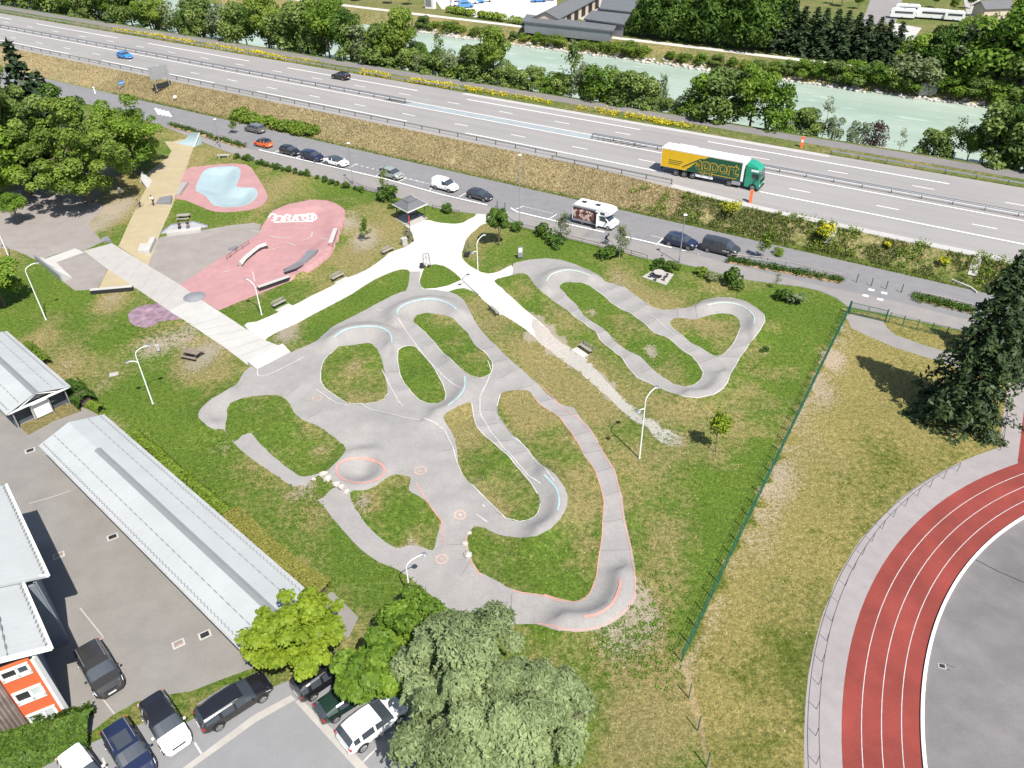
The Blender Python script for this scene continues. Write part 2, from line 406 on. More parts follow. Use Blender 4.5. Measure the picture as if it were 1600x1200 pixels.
def H(P):
    P = np.atleast_2d(np.asarray(P, float))[:, :2]
    s = P@U2; n = P@N2
    ne = emb_edge(s)
    z = ZM*sstep(100.3, 1.0, n)*0
    t = np.clip((n-100.6)/(ne-1.2-100.6), 0, 1)
    z = ZM*(t*.7+.3*t*t*(3-2*t))
    z = np.where(n > 139.9, ZM-(ZM+2.2)*np.clip((n-140.4)/9.0, 0, 1), z)
    z = np.where(n > 170, -2.2+4.0*np.clip((n-184.8)/6.0, 0, 1), z)
    near = (n < 99) & (P[:, 1] > 15)
    if near.any():
        q = P[near]; h = np.zeros(len(q))
        for c, h0, sd in BERM:
            lo = c.min(0)-6; hi = c.max(0)+6
            k = ((q >= lo) & (q <= hi)).all(1)
            if not k.any(): continue
            d, side = poly_dist(q[k], c)
            inn = side*sd > 0
            w = np.where(inn, .95, 1.5)
            hh = h0*np.where(inn, np.exp(-(d/w)**1.5), np.exp(-(d/w)**2))
            h[k] = np.maximum(h[k], hh)
        for a, b in ROLL:
            m = (a+b)/2; k = np.hypot(*(q-m).T) < 4
            if not k.any(): continue
            ax = (b-a)/np.linalg.norm(b-a); L = np.linalg.norm(b-a)
            w = q[k]-m; u = w@ax; v = w@np.array([-ax[1], ax[0]])
            h[k] += .13*np.exp(-(v/.8)**2)*(1-sstep(L*.5-.1, L*.5+1.0, np.abs(u)))
        for c, r, hh in HIPS+MOUND:
            d2 = ((q-c)**2).sum(1); h += .75*hh*np.exp(-d2/(r*.6)**2)
        d = np.hypot(q[:, 0]-BOWL_C[0], (q[:, 1]-BOWL_C[1]))
        rim = .35*np.exp(-((d-2.35)/.7)**2); h += np.where(d < 2.35, .35*np.exp(-((d-2.35)/1.0)**2)-.5*(1-sstep(0, 2.1, d)), rim)
        k = inside(q, POOL)
        if k.any():
            dd, _ = poly_dist(q[k], POOL, True); h[k] -= .75*sstep(0, 2.8, dd)
        k = inside(q, PINK)
        if k.any():
            dl, sl = poly_dist(q[k], PINK_LIP)
            h[k] += np.where(sl > 0, .6, .6*np.exp(-(dl/1.5)**1.6)) * (dl < 8) * (1-sstep(5, 8, dl)*(sl > 0))
        h += .05*(fnoise(q[:, 0], q[:, 1], 9)-.5)*2*(h < .1)
        z[near] += h
    return z
def G(px):
    """photo pixels -> points on the terrain"""
    d = rays(px); n = len(d); o = np.array([0, 0, HC])
    t0 = (4.5-HC)/d[:, 2]; t1 = (-2.6-HC)/d[:, 2]
    K = 60; out = np.zeros((n, 3)); lo = t0.copy(); hi = t1.copy(); done = np.zeros(n, bool); prev = t0
    for i in range(1, K+1):
        t = t0+(t1-t0)*i/K; p = o+d*t[:, None]
        hit = (p[:, 2] <= H(p)) & ~done
        lo[hit] = prev[hit]; hi[hit] = t[hit]; done |= hit; prev = t
    for _ in range(12):
        m = (lo+hi)/2; p = o+d*m[:, None]; b = p[:, 2] <= H(p)
        hi = np.where(b, m, hi); lo = np.where(b, lo, m)
    p = o+d*hi[:, None]; p[:, 2] = H(p); return p
def g1(x, y): return G([(x, y)])[0]
def height_at(b, t):
    """height above base point b (world) of the thing whose top shows at pixel t, taken along the photo's rows"""
    hs = np.linspace(.1, 30, 600); p = b[None]+np.outer(hs, [0, 0, 1.0]); v = p-np.array([0, 0, HC])
    zc = v@_fw; y = 600-F*(v@_up)/zc
    return float(hs[np.argmin(np.abs(y-t[1]))])

# ------------------------------------------------------------------ the map of the park, in photo pixels
L_TRACK = [(467,545),(495,532),(517,512),(540,500),(575,482),(612,462),(636,454),(657,451),(702,456),(722,466),(732,482),(745,507),(760,525),(780,545),(800,565),(815,577),(837,597),(842,601),(854,615),(882,634),(896,637),(907,652),(927,675),(937,695),(947,712),(960,732),(966,755),(972,775),(975,800),(980,825),(987,857),(993,895),(994,930),(985,950),(962,970),(940,982),(912,987),(887,987),(862,982),(835,975),(800,975),(771,974),(747,971),(712,957),(687,942),(662,920),(637,900),(612,886),(595,880),(575,867),(550,845),(525,815),(505,790),(494,780),(475,758),(461,760),(450,756),(420,735),(400,722),(380,706),(365,692),(350,671),(337,672),(325,666),(312,655),(310,647),(315,637),(322,630),(332,622),(345,615),(358,607),(370,600),(378,587),(388,575),(420,560),(450,552)]
ISL = {
 'A': [(355,650),(355,641),(358,633),(365,627),(382,621),(400,619),(425,617),(442,620),(452,630),(460,645),(472,655),(495,665),(515,677),(530,690),(540,700),(536,710),(520,727),(507,737),(482,744),(467,743),(442,725),(420,707),(400,686),(392,677),(378,681),(366,690),(352,672)],
 'B': [(530,541),(550,539),(575,536),(585,541),(592,550),(597,563),(600,575),(604,600),(606,615),(600,624),(590,628),(580,630),(560,631),(542,630),(525,619),(507,606),(501,595),(501,580),(503,571),(507,562),(513,555),(520,550)],
 'C': [(622,547),(632,541),(641,540),(650,542),(662,555),(675,570),(682,582),(692,600),(697,615),(695,625),(689,629),(682,631),(670,631),(655,625),(642,612),(632,600),(625,585),(621,562)],
 'D': [(646,500),(652,492),(661,490),(670,489),(690,492),(707,497),(717,507),(732,522),(740,537),(750,545),(760,552),(769,565),(770,577),(767,583),(762,587),(750,591),(735,587),(720,577),(705,562),(687,546),(680,535),(665,520),(650,507)],
 'E': [(692,650),(705,641),(725,631),(737,630),(740,650),(745,667),(762,685),(780,700),(797,715),(815,737),(830,755),(840,772),(844,787),(843,795),(840,802),(835,808),(827,812),(812,815),(790,810),(772,792),(757,777),(737,757),(722,740),(716,725),(714,700),(707,677),(697,662)],
 'E2': [(782,615),(800,610),(825,610),(832,617),(841,630),(865,645),(877,655),(892,675),(905,695),(912,710),(925,727),(932,740),(939,762),(944,785),(942,812),(941,837),(936,870),(932,900),(930,907),(922,927),(911,937),(897,941),(877,937),(850,929),(825,926),(800,920),(762,900),(747,892),(735,872),(730,852),(732,837),(740,822),(757,825),(777,835),(800,839),(825,840),(850,832),(867,820),(882,800),(887,782),(882,762),(867,740),(847,727),(827,705),(810,687),(800,680),(787,662),(777,647),(777,632)],
 'F': [(547,770),(560,766),(575,764),(587,760),(597,752),(612,742),(625,741),(640,745),(641,755),(639,765),(650,772),(665,782),(677,797),(689,812),(688,820),(687,827),(680,845),(676,860),(662,855),(640,852),(625,856),(617,855),(600,846),(580,827),(562,805),(550,785)],
 'gap': [(490,748),(500,742),(512,744),(520,752),(526,759),(516,766),(496,781),(478,760)],
}
R_TRACK = [(772,436),(800,429),(802,412),(812,409),(825,406),(850,404),(875,406),(900,414),(920,422),(935,430),(945,440),(960,444),(977,450),(990,460),(1007,472),(1020,481),(1040,485),(1062,482),(1082,479),(1100,469),(1120,465),(1142,465),(1165,471),(1182,481),(1194,492),(1195,502),(1187,517),(1172,535),(1155,560),(1142,582),(1137,597),(1130,607),(1115,617),(1090,622),(1070,620),(1045,612),(1017,600),(995,590),(980,572),(970,557),(950,542),(937,530),(930,517),(915,507),(900,497),(887,485),(867,472),(852,460),(837,447),(825,430),(812,427),(800,430),(785,434)]
R_ISL = {
 'R1': [(875,450),(876,445),(882,441),(895,441),(910,442),(922,446),(935,456),(947,465),(957,475),(972,484),(985,489),(1000,500),(1012,510),(1022,520),(1040,526),(1055,537),(1070,550),(1082,557),(1092,570),(1099,582),(1096,592),(1087,600),(1076,604),(1065,604),(1050,600),(1040,592),(1025,581),(1015,572),(1000,557),(985,550),(972,542),(960,532),(950,520),(940,512),(925,502),(912,492),(900,475),(890,467),(882,457)],
 'R2': [(1045,505),(1050,499),(1060,496),(1080,499),(1095,497),(1110,492),(1125,490),(1145,492),(1155,500),(1157,512),(1152,525),(1147,535),(1140,545),(1127,555),(1117,557),(1107,552),(1092,542),(1080,537),(1067,525),(1055,517)],
}
GRAVEL = [(382,509),(400,502),(450,481),(485,463),(517,447),(540,435),(575,420),(600,402),(615,392),(632,386),(646,375),(640,357),(630,349),(662,343),(680,347),(697,349),(712,349),(725,347),(740,338),(748,332),(775,334),(765,345),(752,352),(742,360),(732,369),(727,377),(721,395),(722,402),(727,409),(742,420),(762,427),(780,424),(800,414),(802,428),(786,433),(772,439),(786,451),(800,465),(837,497),(862,522),(872,541),(862,548),(840,530),(800,500),(782,490),(762,475),(747,460),(725,450),(700,455),(665,455),(640,440),(640,425),(630,421),(617,423),(587,436),(550,459),(500,486),(462,506),(432,520),(412,534),(452,549),(424,546)]
STONY = [(834,496),(862,522),(882,537),(905,550),(928,572),(955,603),(985,632),(1012,652),(1040,668),(1066,687),(1058,698),(1036,696),(1020,680),(990,657),(960,632),(932,606),(905,582),(875,562),(838,529)]
GRASS_TRI = [(656,442),(657,432),(660,424),(664,417),(670,414),(681,413),(692,415),(703,420),(712,427),(719,433),(722,437),(700,446),(680,450),(662,451),(658,448)]
TONGUE = [(641,424),(657,424),(655,440),(660,452),(665,458),(632,458),(638,446)]
BAND = [(415,532),(432,520),(462,507),(500,487),(550,460),(587,437),(617,424),(632,422),(642,430),(641,442),(635,453),(612,462),(575,482),(540,500),(517,512),(495,532),(467,543),(452,548),(440,541)]
WALK1 = [(130,392),(175,380),(230,414),(282,445),(301,459),(292,471),(265,486),(212,450),(168,420)]
WALK2 = [(301,459),(317,470),(345,488),(380,511),(416,532),(443,543),(388,571),(350,542),(317,520),(290,502),(265,486),(292,471)]
RAMP = [(388,571),(443,543),(453,550),(402,576)]
OCHRE = [(257,221),(270,221),(285,217),(303,228),(296,248),(290,265),(277,300),(270,320),(250,365),(240,392),(231,415),(207,399),(185,385),(203,345),(225,300),(231,290),(217,284),(225,274),(247,258),(262,246),(268,236)]
OCHRE2 = [(169,420),(190,434),(212,450),(180,452),(153,452),(160,438)]
GREYSK = [(86,409),(132,394),(168,420),(160,437),(152,451),(137,453),(117,454),(107,446),(97,439),(113,434)]
BIGGREY = [(-40,330),(15,300),(60,290),(105,300),(142,315),(165,322),(150,335),(137,352),(158,374),(160,378),(130,392),(115,389),(85,398),(58,408),(40,398),(20,390),(-20,385)]
GREYMID = [(245,373),(262,368),(325,358),(360,352),(396,348),(408,351),(405,364),(380,381),(343,404),(310,426),(282,445),(256,430),(231,415),(238,393)]
PINKPOOL = [(290,265),(312,260),(350,256),(385,257),(398,270),(414,296),(418,310),(408,322),(390,328),(365,331),(337,331),(312,322),(290,313),(272,309),(277,300)]
LOBE = [(200,495),(202,489),(207,485),(216,479),(225,477),(236,475),(248,474),(267,486),(282,497),(270,500),(250,502),(244,507),(237,510),(228,512),(220,511),(211,509),(205,505)]
STRIP_CONC = [(56,407),(66,406),(117,388),(132,394),(88,410),(113,434),(98,439)]
YARD = [(-80,560),(0,612),(28,655),(60,640),(108,628),(150,645),(170,662),(290,820),(420,960),(520,925),(560,965),(545,995),(470,1030),(400,1042),(350,1060),(300,1080),(250,1087),(212,1097),(175,1118),(140,1145),(-120,1250),(-160,900)]
DIRT_GAP = [(30,665),(75,645),(112,622),(128,642),(85,658),(44,680)]
CARPARK = [(-60,1260),(40,1215),(100,1180),(155,1155),(190,1140),(225,1130),(262,1130),(295,1127),(317,1112),(360,1093),(430,1072),(465,1058),(490,1040),(545,1030),(640,1100),(700,1160),(760,1260)]
PALE1 = [(276,1207),(395,1118),(455,1086),(462,1093),(400,1128),(290,1207)]
PALE2 = [(461,1096),(470,1092),(520,1140),(582,1207),(562,1207)]
FIELD = [(1325,487),(1400,498),(1480,514),(1620,545),(1760,640),(1800,1260),(1113,1260),(1108,1200),(1090,1142),(1076,1091),(1064,1040),(1068,1030),(1126,903),(1198,752),(1271,600),(1300,540)]
ENTRY = [(1322,494),(1332,490),(1380,502),(1386,512),(1400,524),(1450,541),(1520,562),(1512,580),(1437,555),(1395,542),(1350,522),(1330,512)]
CURBP = [(1064,1034),(1070,1031),(1078,1050),(1086,1085),(1101,1130),(1104,1160),(1112,1205),(1105,1205),(1090,1142),(1076,1091)]
def arc_world():
    # running track: concentric arcs fitted to the lane lines
    P = [(1401,900),(1375,950),(1361,1000),(1351,1050),(1347,1100),(1346,1150),(1349,1200),(1432.5,855),(1467.5,817.5),(1510,782.5)]
    g = flat(P)[:, :2]
    A = np.c_[2*g, np.ones(len(g))]; b = (g**2).sum(1); s = np.linalg.lstsq(A, b, rcond=None)[0]
    return s[:2], math.sqrt(s[2]+s[:2]@s[:2])
ARC_C, ARC_R1 = arc_world()
LANE = 1.19
def arc_pts(r, a0=R(85), a1=R(255), n=90):
    a = np.linspace(a0, a1, n); return ARC_C+r*np.c_[np.cos(a), np.sin(a)]
def ring(r0, r1, **k): return np.r_[arc_pts(r0, **k), arc_pts(r1, **k)[::-1]]

SIDEWALK_NEAR = [(-60,118),(100,150),(240,192),(270,203),(330,228),(365,241),(400,252),(440,263),(480,273),(520,283),(560,294),(620,309),(690,327),(740,334),(775,337),(815,355),(860,366),(910,378),(960,391),(1011,405),(1060,411),(1097,420),(1130,429),(1162,437),(1200,442),(1250,448),(1282,455),(1307,466),(1325,480),(1390,492),(1440,503),(1487,513),(1560,528),(1700,560)]
_swn = G(SIDEWALK_NEAR)[:, :2]
_swn = np.r_[[sn(-330, 95.0)], _swn, [sn(70, _swn[-1]@N2)]]
ROADFAR_N = 100.25
road_poly = np.r_[_swn, [sn(70, ROADFAR_N), sn(-330, ROADFAR_N)]]
NEAR = np.array([(-66, 8), (78, 8), sn(75, ROADFAR_N), sn(-330, ROADFAR_N), (-260, 190)])
def W(px): return G(px)[:, :2]
TRACK_C, TRACK_CR = ARC_C, ARC_R1
# name, material key, polygon (world), edge jitter, grid step, label, category
REG = [
 ('lawn', 'lawn', NEAR, 0, 1.15),
 ('dry_field', 'field', W(FIELD), 0, 1.3),
 ('entry_path', 'asphalt_walk', W(ENTRY), .03, 1.5),
 ('dirt_strip', 'dirtgrass', W(CURBP), .12, 1.5),
 ('road', 'asphalt_road', road_poly, .05, 2.5),
 ('school_yard', 'asphalt_yard', W(YARD), .05, 2.5),
 ('dirt_strip', 'dirtgrass', W(DIRT_GAP), .05, 1.0),
 ('car_park', 'asphalt_park', W(CARPARK), .04, 2.5),
 ('pale_paving', 'concrete', W(PALE1), 0, 2), ('pale_paving', 'concrete', W(PALE2), 0, 2),
 ('gravel_path', 'gravel', W(smooth_px(GRAVEL, True, 2)), .12, 1.2),
 ('stony_path', 'stony', W(smooth_px(STONY, True, 2)), .3, .8),
 ('lawn', 'lawn', W(BAND), .06, 1.0), ('lawn', 'lawn', W(GRASS_TRI), .08, 1.0),
 ('skate_yard', 'skate_grey', W(BIGGREY), .06, 1.5),
 ('skate_plaza', 'skate_grey', W(GREYSK), .02, 1.5), ('skate_plaza', 'skate_grey', W(GREYMID), .02, 1.5),
 ('ochre_strip', 'ochre', W(OCHRE), .02, 1.0), ('ochre_strip', 'ochre', W(OCHRE2), .02, 1.0),
 ('pink_plateau', 'pink', W(smooth_px(PINKPOOL, True, 2)), .02, .8), ('pool_bowl', 'pool', POOL, 0, .45),
 ('pink_bowl', 'pink', W(PINK_PX), .02, .4),
 ('violet_lobe', 'purple', W(smooth_px(LOBE, True, 2)), .02, .8),
 ('concrete_bank', 'concrete_white', W(STRIP_CONC), 0, 1), 
 ('walkway', 'concrete_cream', W(WALK1), .01, 1.2), ('walkway', 'concrete_white', W(WALK2), .01, 1.2),
 ('pump_track', 'asphalt_track', W(smooth_px(L_TRACK, True, 2)), .05, .36),
 ('pump_track', 'asphalt_track', W(TONGUE), .04, .5),
 ('pump_track', 'asphalt_track', W(smooth_px(R_TRACK, True, 2)), .04, .36),
]
for k, p in list(ISL.items())+list(R_ISL.items()): REG.append(('lawn', 'lawn', W(smooth_px(p, True, 2)), .06, .5))
aprR = ARC_R1+LANE
REG += [
 ('athletics_apron', 'apron', ring(aprR+2.25, aprR-.5), .05, 1.5),
 ('athletics_apron', 'apron', W([(1562,702),(1566,660),(1574,610),(1580,585),(1640,590),(1640,760),(1595,722)]), .05, 1.5),
 ('running_track', 'tartan', ring(aprR, ARC_R1-3*LANE-.02), 0, 1.5),
 ('running_track', 'tartan', W([(1590,721),(1594,690),(1600,640),(1650,600),(1700,760),(1610,775)]), 0, 1.5),
 ('infield', 'infield', arc_pts(ARC_R1-3*LANE+.02, R(0), R(360), 180), 0, 2.5),
]
def resample(poly, step, jit):
    out = []; n = len(poly)
    for i in range(n):
        a = poly[i]; b = poly[(i+1) % n]; L = np.linalg.norm(b-a); k = max(1, int(L/step))
        for j in range(k): out.append(a+(b-a)*j/k)
    out = np.array(out)
    if jit:
        out = out+jit*2*np.c_[fnoise(out[:, 0]*3, out[:, 1]*3, 1.6)-.5, fnoise(out[:, 0]*3+50, out[:, 1]*3, 1.6)-.5]*1.6
    return out
polys = []
for i, (nm, mk, pw, jit, st) in enumerate(REG):
    polys.append(np.asarray(pw) if i == 0 else resample(np.asarray(pw), .55 if st < .7 else (.8 if st < 1.2 else 1.6), jit))
def region_of(P):
    r = np.full(len(P), -1)
    for i, p in enumerate(polys):
        lo = p.min(0); hi = p.max(0); k = ((P >= lo) & (P <= hi)).all(1)
        idx = np.nonzero(k)[0]
        if len(idx): r[idx[inside(P[idx], p)]] = i
    return r
# interior points: a fine jittered grid thinned where the region asks for less
pts = []
lo = NEAR.min(0); hi = NEAR.max(0)
for step in (.36, .4, .45, .5, .8, 1.0, 1.15, 1.2, 1.3, 1.5, 2, 2.5):
    regs = [i for i, r in enumerate(REG) if r[4] == step]
    if not regs: continue
    bl = np.min([polys[i].min(0) for i in regs], 0); bh = np.max([polys[i].max(0) for i in regs], 0)
    if step > 1.1: bl = np.maximum(bl, (-190, 8)); bh = np.minimum(bh, (80, 190))
    gx, gy = np.meshgrid(np.arange(bl[0], bh[0], step), np.arange(bl[1], bh[1], step))
    q = np.c_[gx.ravel(), gy.ravel()]+rng.uniform(-.25, .25, (gx.size, 2))*step
    q = q[np.isin(region_of(q), regs)]
    if step > 1.1: # only where the camera or a step aside could see
        d = np.c_[q, np.zeros(len(q))]-np.array([0, 0, HC]); zc = d@_fw; x = 800+F*(d@_rt)/zc
        q = q[(x > -260) & (x < 1860)]
    pts.append(q)
pts = np.vstack(pts)
verts = [Vector((float(p[0]), float(p[1]))) for p in pts]; edges = []
for p in polys:
    b = len(verts); verts += [Vector((float(a[0]), float(a[1]))) for a in p]
    edges += [(b+i, b+(i+1) % len(p)) for i in range(len(p))]
import time; _t = time.time()
cv, ce, cf, *_ = delaunay_2d_cdt(verts, edges, [], 0, 1e-4)
print('CDT', len(verts), len(cv), len(cf), time.time()-_t)
V2 = np.array([(v.x, v.y) for v in cv]); TRI = np.array([f for f in cf if len(f) == 3], int)
a = V2[TRI[:, 0]]; b = V2[TRI[:, 1]]; c = V2[TRI[:, 2]]
ar = (b[:, 0]-a[:, 0])*(c[:, 1]-a[:, 1])-(b[:, 1]-a[:, 1])*(c[:, 0]-a[:, 0])
TRI[ar < 0] = TRI[ar < 0][:, ::-1]; TRI = TRI[np.abs(ar) > 1e-7]
REGT = region_of(V2[TRI].mean(1))
VZ = H(V2)
# painted ground cover
blobs = [  # pixel, radius (pixels), dry, bare
 (452,520,26,.5,.75),(555,575,16,.5,.45),(572,375,24,.5,.5),(545,345,18,.4,.55),(600,372,40,.55,.1),(540,410,45,.45,.1),(470,455,45,.3,.1),(500,350,30,.2,.1),
 (980,447,22,.5,.35),(958,432,18,.4,.3),(1030,470,30,.35,.05),(1120,440,60,.25,0),(860,485,22,.5,.2),(890,505,22,.4,.1),(820,455,22,.4,.15),(1018,550,13,.4,.8),(925,487,10,.4,.75),(960,505,22,.35,.1),(1110,520,30,.45,.1),(1055,570,24,.3,0),
 (820,650,32,.55,.1),(800,620,24,.6,.15),(903,800,20,.7,.2),(840,640,22,.5,.1),(905,690,16,.4,.3),(720,650,32,.55,.1),(700,645,15,.6,.3),(760,790,30,.35,0),(665,905,20,.5,.8),(1005,955,34,.5,.62),(960,1000,40,.4,.55),(1020,1000,50,.35,.35),(1000,930,25,.4,.5),
 (565,785,14,.5,.6),(585,790,24,.45,.15),(645,852,14,.4,.7),(480,762,16,.4,.6),(500,800,24,.4,.35),(455,770,26,.3,.3),(395,735,40,.25,.2),(345,700,22,.4,.45),(500,705,10,.4,.6),
 (180,460,22,.6,.35),(172,475,26,.55,.35),(330,545,30,.6,.55),(300,560,28,.5,.3),(290,575,40,.45,.15),(255,540,30,.4,.45),(300,515,22,.4,.6),(235,525,40,.2,.3),(330,590,40,.4,.05),(160,505,40,.15,0),
 (165,670,28,.5,.6),(105,570,26,.5,.5),(150,610,26,.5,.4),(60,530,30,.6,.2),(215,690,22,.45,.4),
 (190,330,30,.5,.3),(160,340,30,.4,.5),(200,310,40,.4,.1),(120,310,50,.2,.7),(50,320,60,.2,.8),(255,335,14,.4,.3),(300,250,20,.4,.2),(340,245,30,.4,.1),(430,300,22,.3,.1),(560,365,30,.35,.15),
 (1062,690,16,.5,.62),(1118,708,16,.4,.5),(1000,760,60,.3,0),(1060,780,60,.3,0),(1100,850,60,.25,0),(1040,870,50,.2,0),(930,630,40,.3,0),
 (1000,1090,50,.5,0),(990,1150,70,.6,0),(1050,1130,50,.2,0),(840,420,30,.1,0),(1190,560,40,.2,0),(1195,552,10,.2,.4),(1215,520,30,.3,.1),(1170,580,40,.2,.1),
 (745,480,22,.3,.2),(770,520,30,.4,.15),(820,560,34,.45,.1),(860,590,34,.4,.1),(850,580,10,.3,.5),(890,620,26,.3,.1),(745,505,12,.4,.3),(735,395,40,.25,.05),
 (1330,560,60,.2,.1),(1450,640,60,.3,.0),(1290,620,30,.3,.35),(1230,760,50,.25,.3),(1210,850,50,.25,.3),(1120,960,40,.2,.15),(1250,940,60,.1,.1),(1290,705,40,.3,.25),(1500,560,60,.1,.3),(1300,560,24,.3,.45),(1530,640,50,.4,.1),
 (250,1110,60,.25,0),(330,1105,18,.6,.4),(450,1070,16,.4,.7),(165,1160,14,.4,.6),
]
zr = .27+1.25*(fnoise(V2[:, 0], V2[:, 1], 11)-.5)+.8*(fnoise(V2[:, 0], V2[:, 1], 3.1)-.5); zg = .08+.35*(fnoise(V2[:, 0]+40, V2[:, 1], 6)-.5); zb = .25+.8*(fnoise(V2[:, 0]-70, V2[:, 1], 9)-.5)
fieldm = inside(V2, polys[1])
zr[fieldm] = .58+.9*(fnoise(V2[fieldm, 0], V2[fieldm, 1], 8)-.5)+.6*(fnoise(V2[fieldm, 0], V2[fieldm, 1], 2.5)-.5)
greenr = inside(V2, W([(1180,470),(1320,490),(1190,750),(1070,1030),(1040,1010),(1130,800),(1180,600)])); zr[greenr] -= .16
greenl = inside(V2, W([(0,410),(130,470),(330,560),(300,640),(470,800),(620,940),(500,930),(200,680),(0,490)])); zr[greenl] -= .13
fpx = G(FIELD[7:17][::-1])[:, :2]
fl = W([(1325,487),(1300,540),(1271,600),(1198,752),(1126,903),(1068,1030)])
df, _ = poly_dist(V2, fl)
zr[fieldm] += .07*np.sin(df[fieldm]*2*math.pi/2.3); k = ~fieldm & (df > 2.3) & (df < 2.75); zr[k] += .22
k = fieldm & (df < 3.5); zg[k] += .48*(1-df[k]/3.5); zr[k] += .3
k = (~fieldm) & (df < 2.6); zr[k] -= .12
for x, y, r, d, bq in blobs:
    c0 = flat([(x, y)])[0, :2]; cx = flat([(x+r, y)])[0, :2]; cy = flat([(x, y-r)])[0, :2]
    ra = np.linalg.norm(cx-c0); rb = max(np.linalg.norm(cy-c0), .3)
    q = V2-c0; w = np.exp(-((q[:, 0]/ra)**2+(q[:, 1]/rb)**2)*1.1)*(.65+.7*fnoise(V2[:, 0]*2, V2[:, 1]*2, 2.2))
    zr += d*w; zg += bq*w
kst = inside(V2, W(smooth_px(STONY, True, 2))) | (np.abs(poly_dist(V2, W(smooth_px(STONY, True, 2)), True)[0]) < .7)*(V2[:, 1] > flat([(845, 520)])[0, 1]-1.5); tt_ = np.clip((V2[kst]-flat([(840, 515)])[0, :2])@(flat([(1055, 690)])[0, :2]-flat([(840, 515)])[0, :2])/np.linalg.norm(flat([(1055, 690)])[0, :2]-flat([(840, 515)])[0, :2])**2, 0, 1); zg[kst] = 1.65-1.05*tt_+.5*(fnoise(V2[kst, 0], V2[kst, 1], 2)-.5)
ZONE = np.c_[np.clip(zr, 0, 1.2), np.clip(zg, 0, 1.3), np.clip(zb, 0, 1), np.ones(len(V2))]
MT['lawn'] = groundmat('lawn_grass', (.034, .074, .009), (.145, .212, .034), (.115, .102, .032), (.31, .27, .12), (.33, .285, .215))
MT['stony'] = groundmat('stony_worn_path', (.05, .08, .02), (.14, .17, .05), (.17, .145, .07), (.30, .26, .14), (.46, .43, .385))
MT['field'] = groundmat('dry_field_grass', (.045, .07, .008), (.135, .16, .03), (.135, .118, .034), (.31, .27, .105), (.38, .31, .225))
MT['dirtgrass'] = groundmat('weedy_dirt', (.14, .125, .05), (.2, .17, .08), (.25, .2, .1), (.32, .25, .14), (.36, .28, .2))
REGINFO = {
 'lawn': ('park lawn of patchy green and dry grass around the pump track', 'lawn'), 'dry_field': ('yellowing dry grass field between the green fence and the running track', 'grass field'),
 'entry_path': ('short grey asphalt path leading in from the green gate', 'path'), 'dirt_strip': ('narrow strip of bare ground at the edge of the grass', 'bare ground'),
 'road': ('grey asphalt side road with its pavement below the motorway bank', 'road'), 'school_yard': ('brownish grey asphalt yard between the metal roofed sheds and the school', 'yard'),
 'car_park': ('smooth grey asphalt car park in the lower left corner', 'car park'), 'pale_paving': ('pale concrete drainage strip edging the parking bays', 'paving'),
 'gravel_path': ('bright white crushed stone path and square beside the shelter', 'gravel path'), 'stony_path': ('worn stony path fading into the lawn below the white square', 'path'), 'skate_yard': ('large grey asphalt yard under the trees of the skate park', 'skate area'),
 'skate_plaza': ('grey asphalt part of the skate park beside the walkway', 'skate area'), 'ochre_strip': ('ochre painted concrete strip of the skate park', 'skate area'),
 'pink_plateau': ('pink painted plateau around the pale blue pool bowl', 'skate bowl'), 'pool_bowl': ('pale blue sunken skate pool', 'skate bowl'), 'pink_bowl': ('long pink painted skate bowl with banked lip', 'skate bowl'),
 'violet_lobe': ('violet painted rounded slab on the grass beside the walkway', 'painted slab'), 'concrete_bank': ('pale concrete edging of the grey skate plaza', 'concrete'),
 'walkway': ('broad pale concrete walkway crossing the skate park', 'walkway'), 'pump_track': ('smooth grey asphalt pump track with banked turns and rollers', 'pump track'),
 'athletics_apron': ('light grey concrete apron outside the running track', 'paving'), 'running_track': ('red running track curving through the lower right corner', 'running track'), 'infield': ('stained grey asphalt infield inside the running track', 'sports ground')}
for nm in dict.fromkeys(r[0]+'|'+r[1] for r in REG):
    n0, mk = nm.split('|')
    ids = [i for i, r in enumerate(REG) if r[0] == n0 and r[1] == mk]
    T = TRI[np.isin(REGT, ids)]
    u, inv = np.unique(T, return_inverse=True)
    o = np_mesh(n0, np.c_[V2[u], VZ[u]], inv.reshape(-1, 3), MT[mk], smooth=True, attr={'zone': ('FLOAT_COLOR', ZONE[u])})
    l, cat = REGINFO[n0]; tag(o, l, cat, kind='structure')

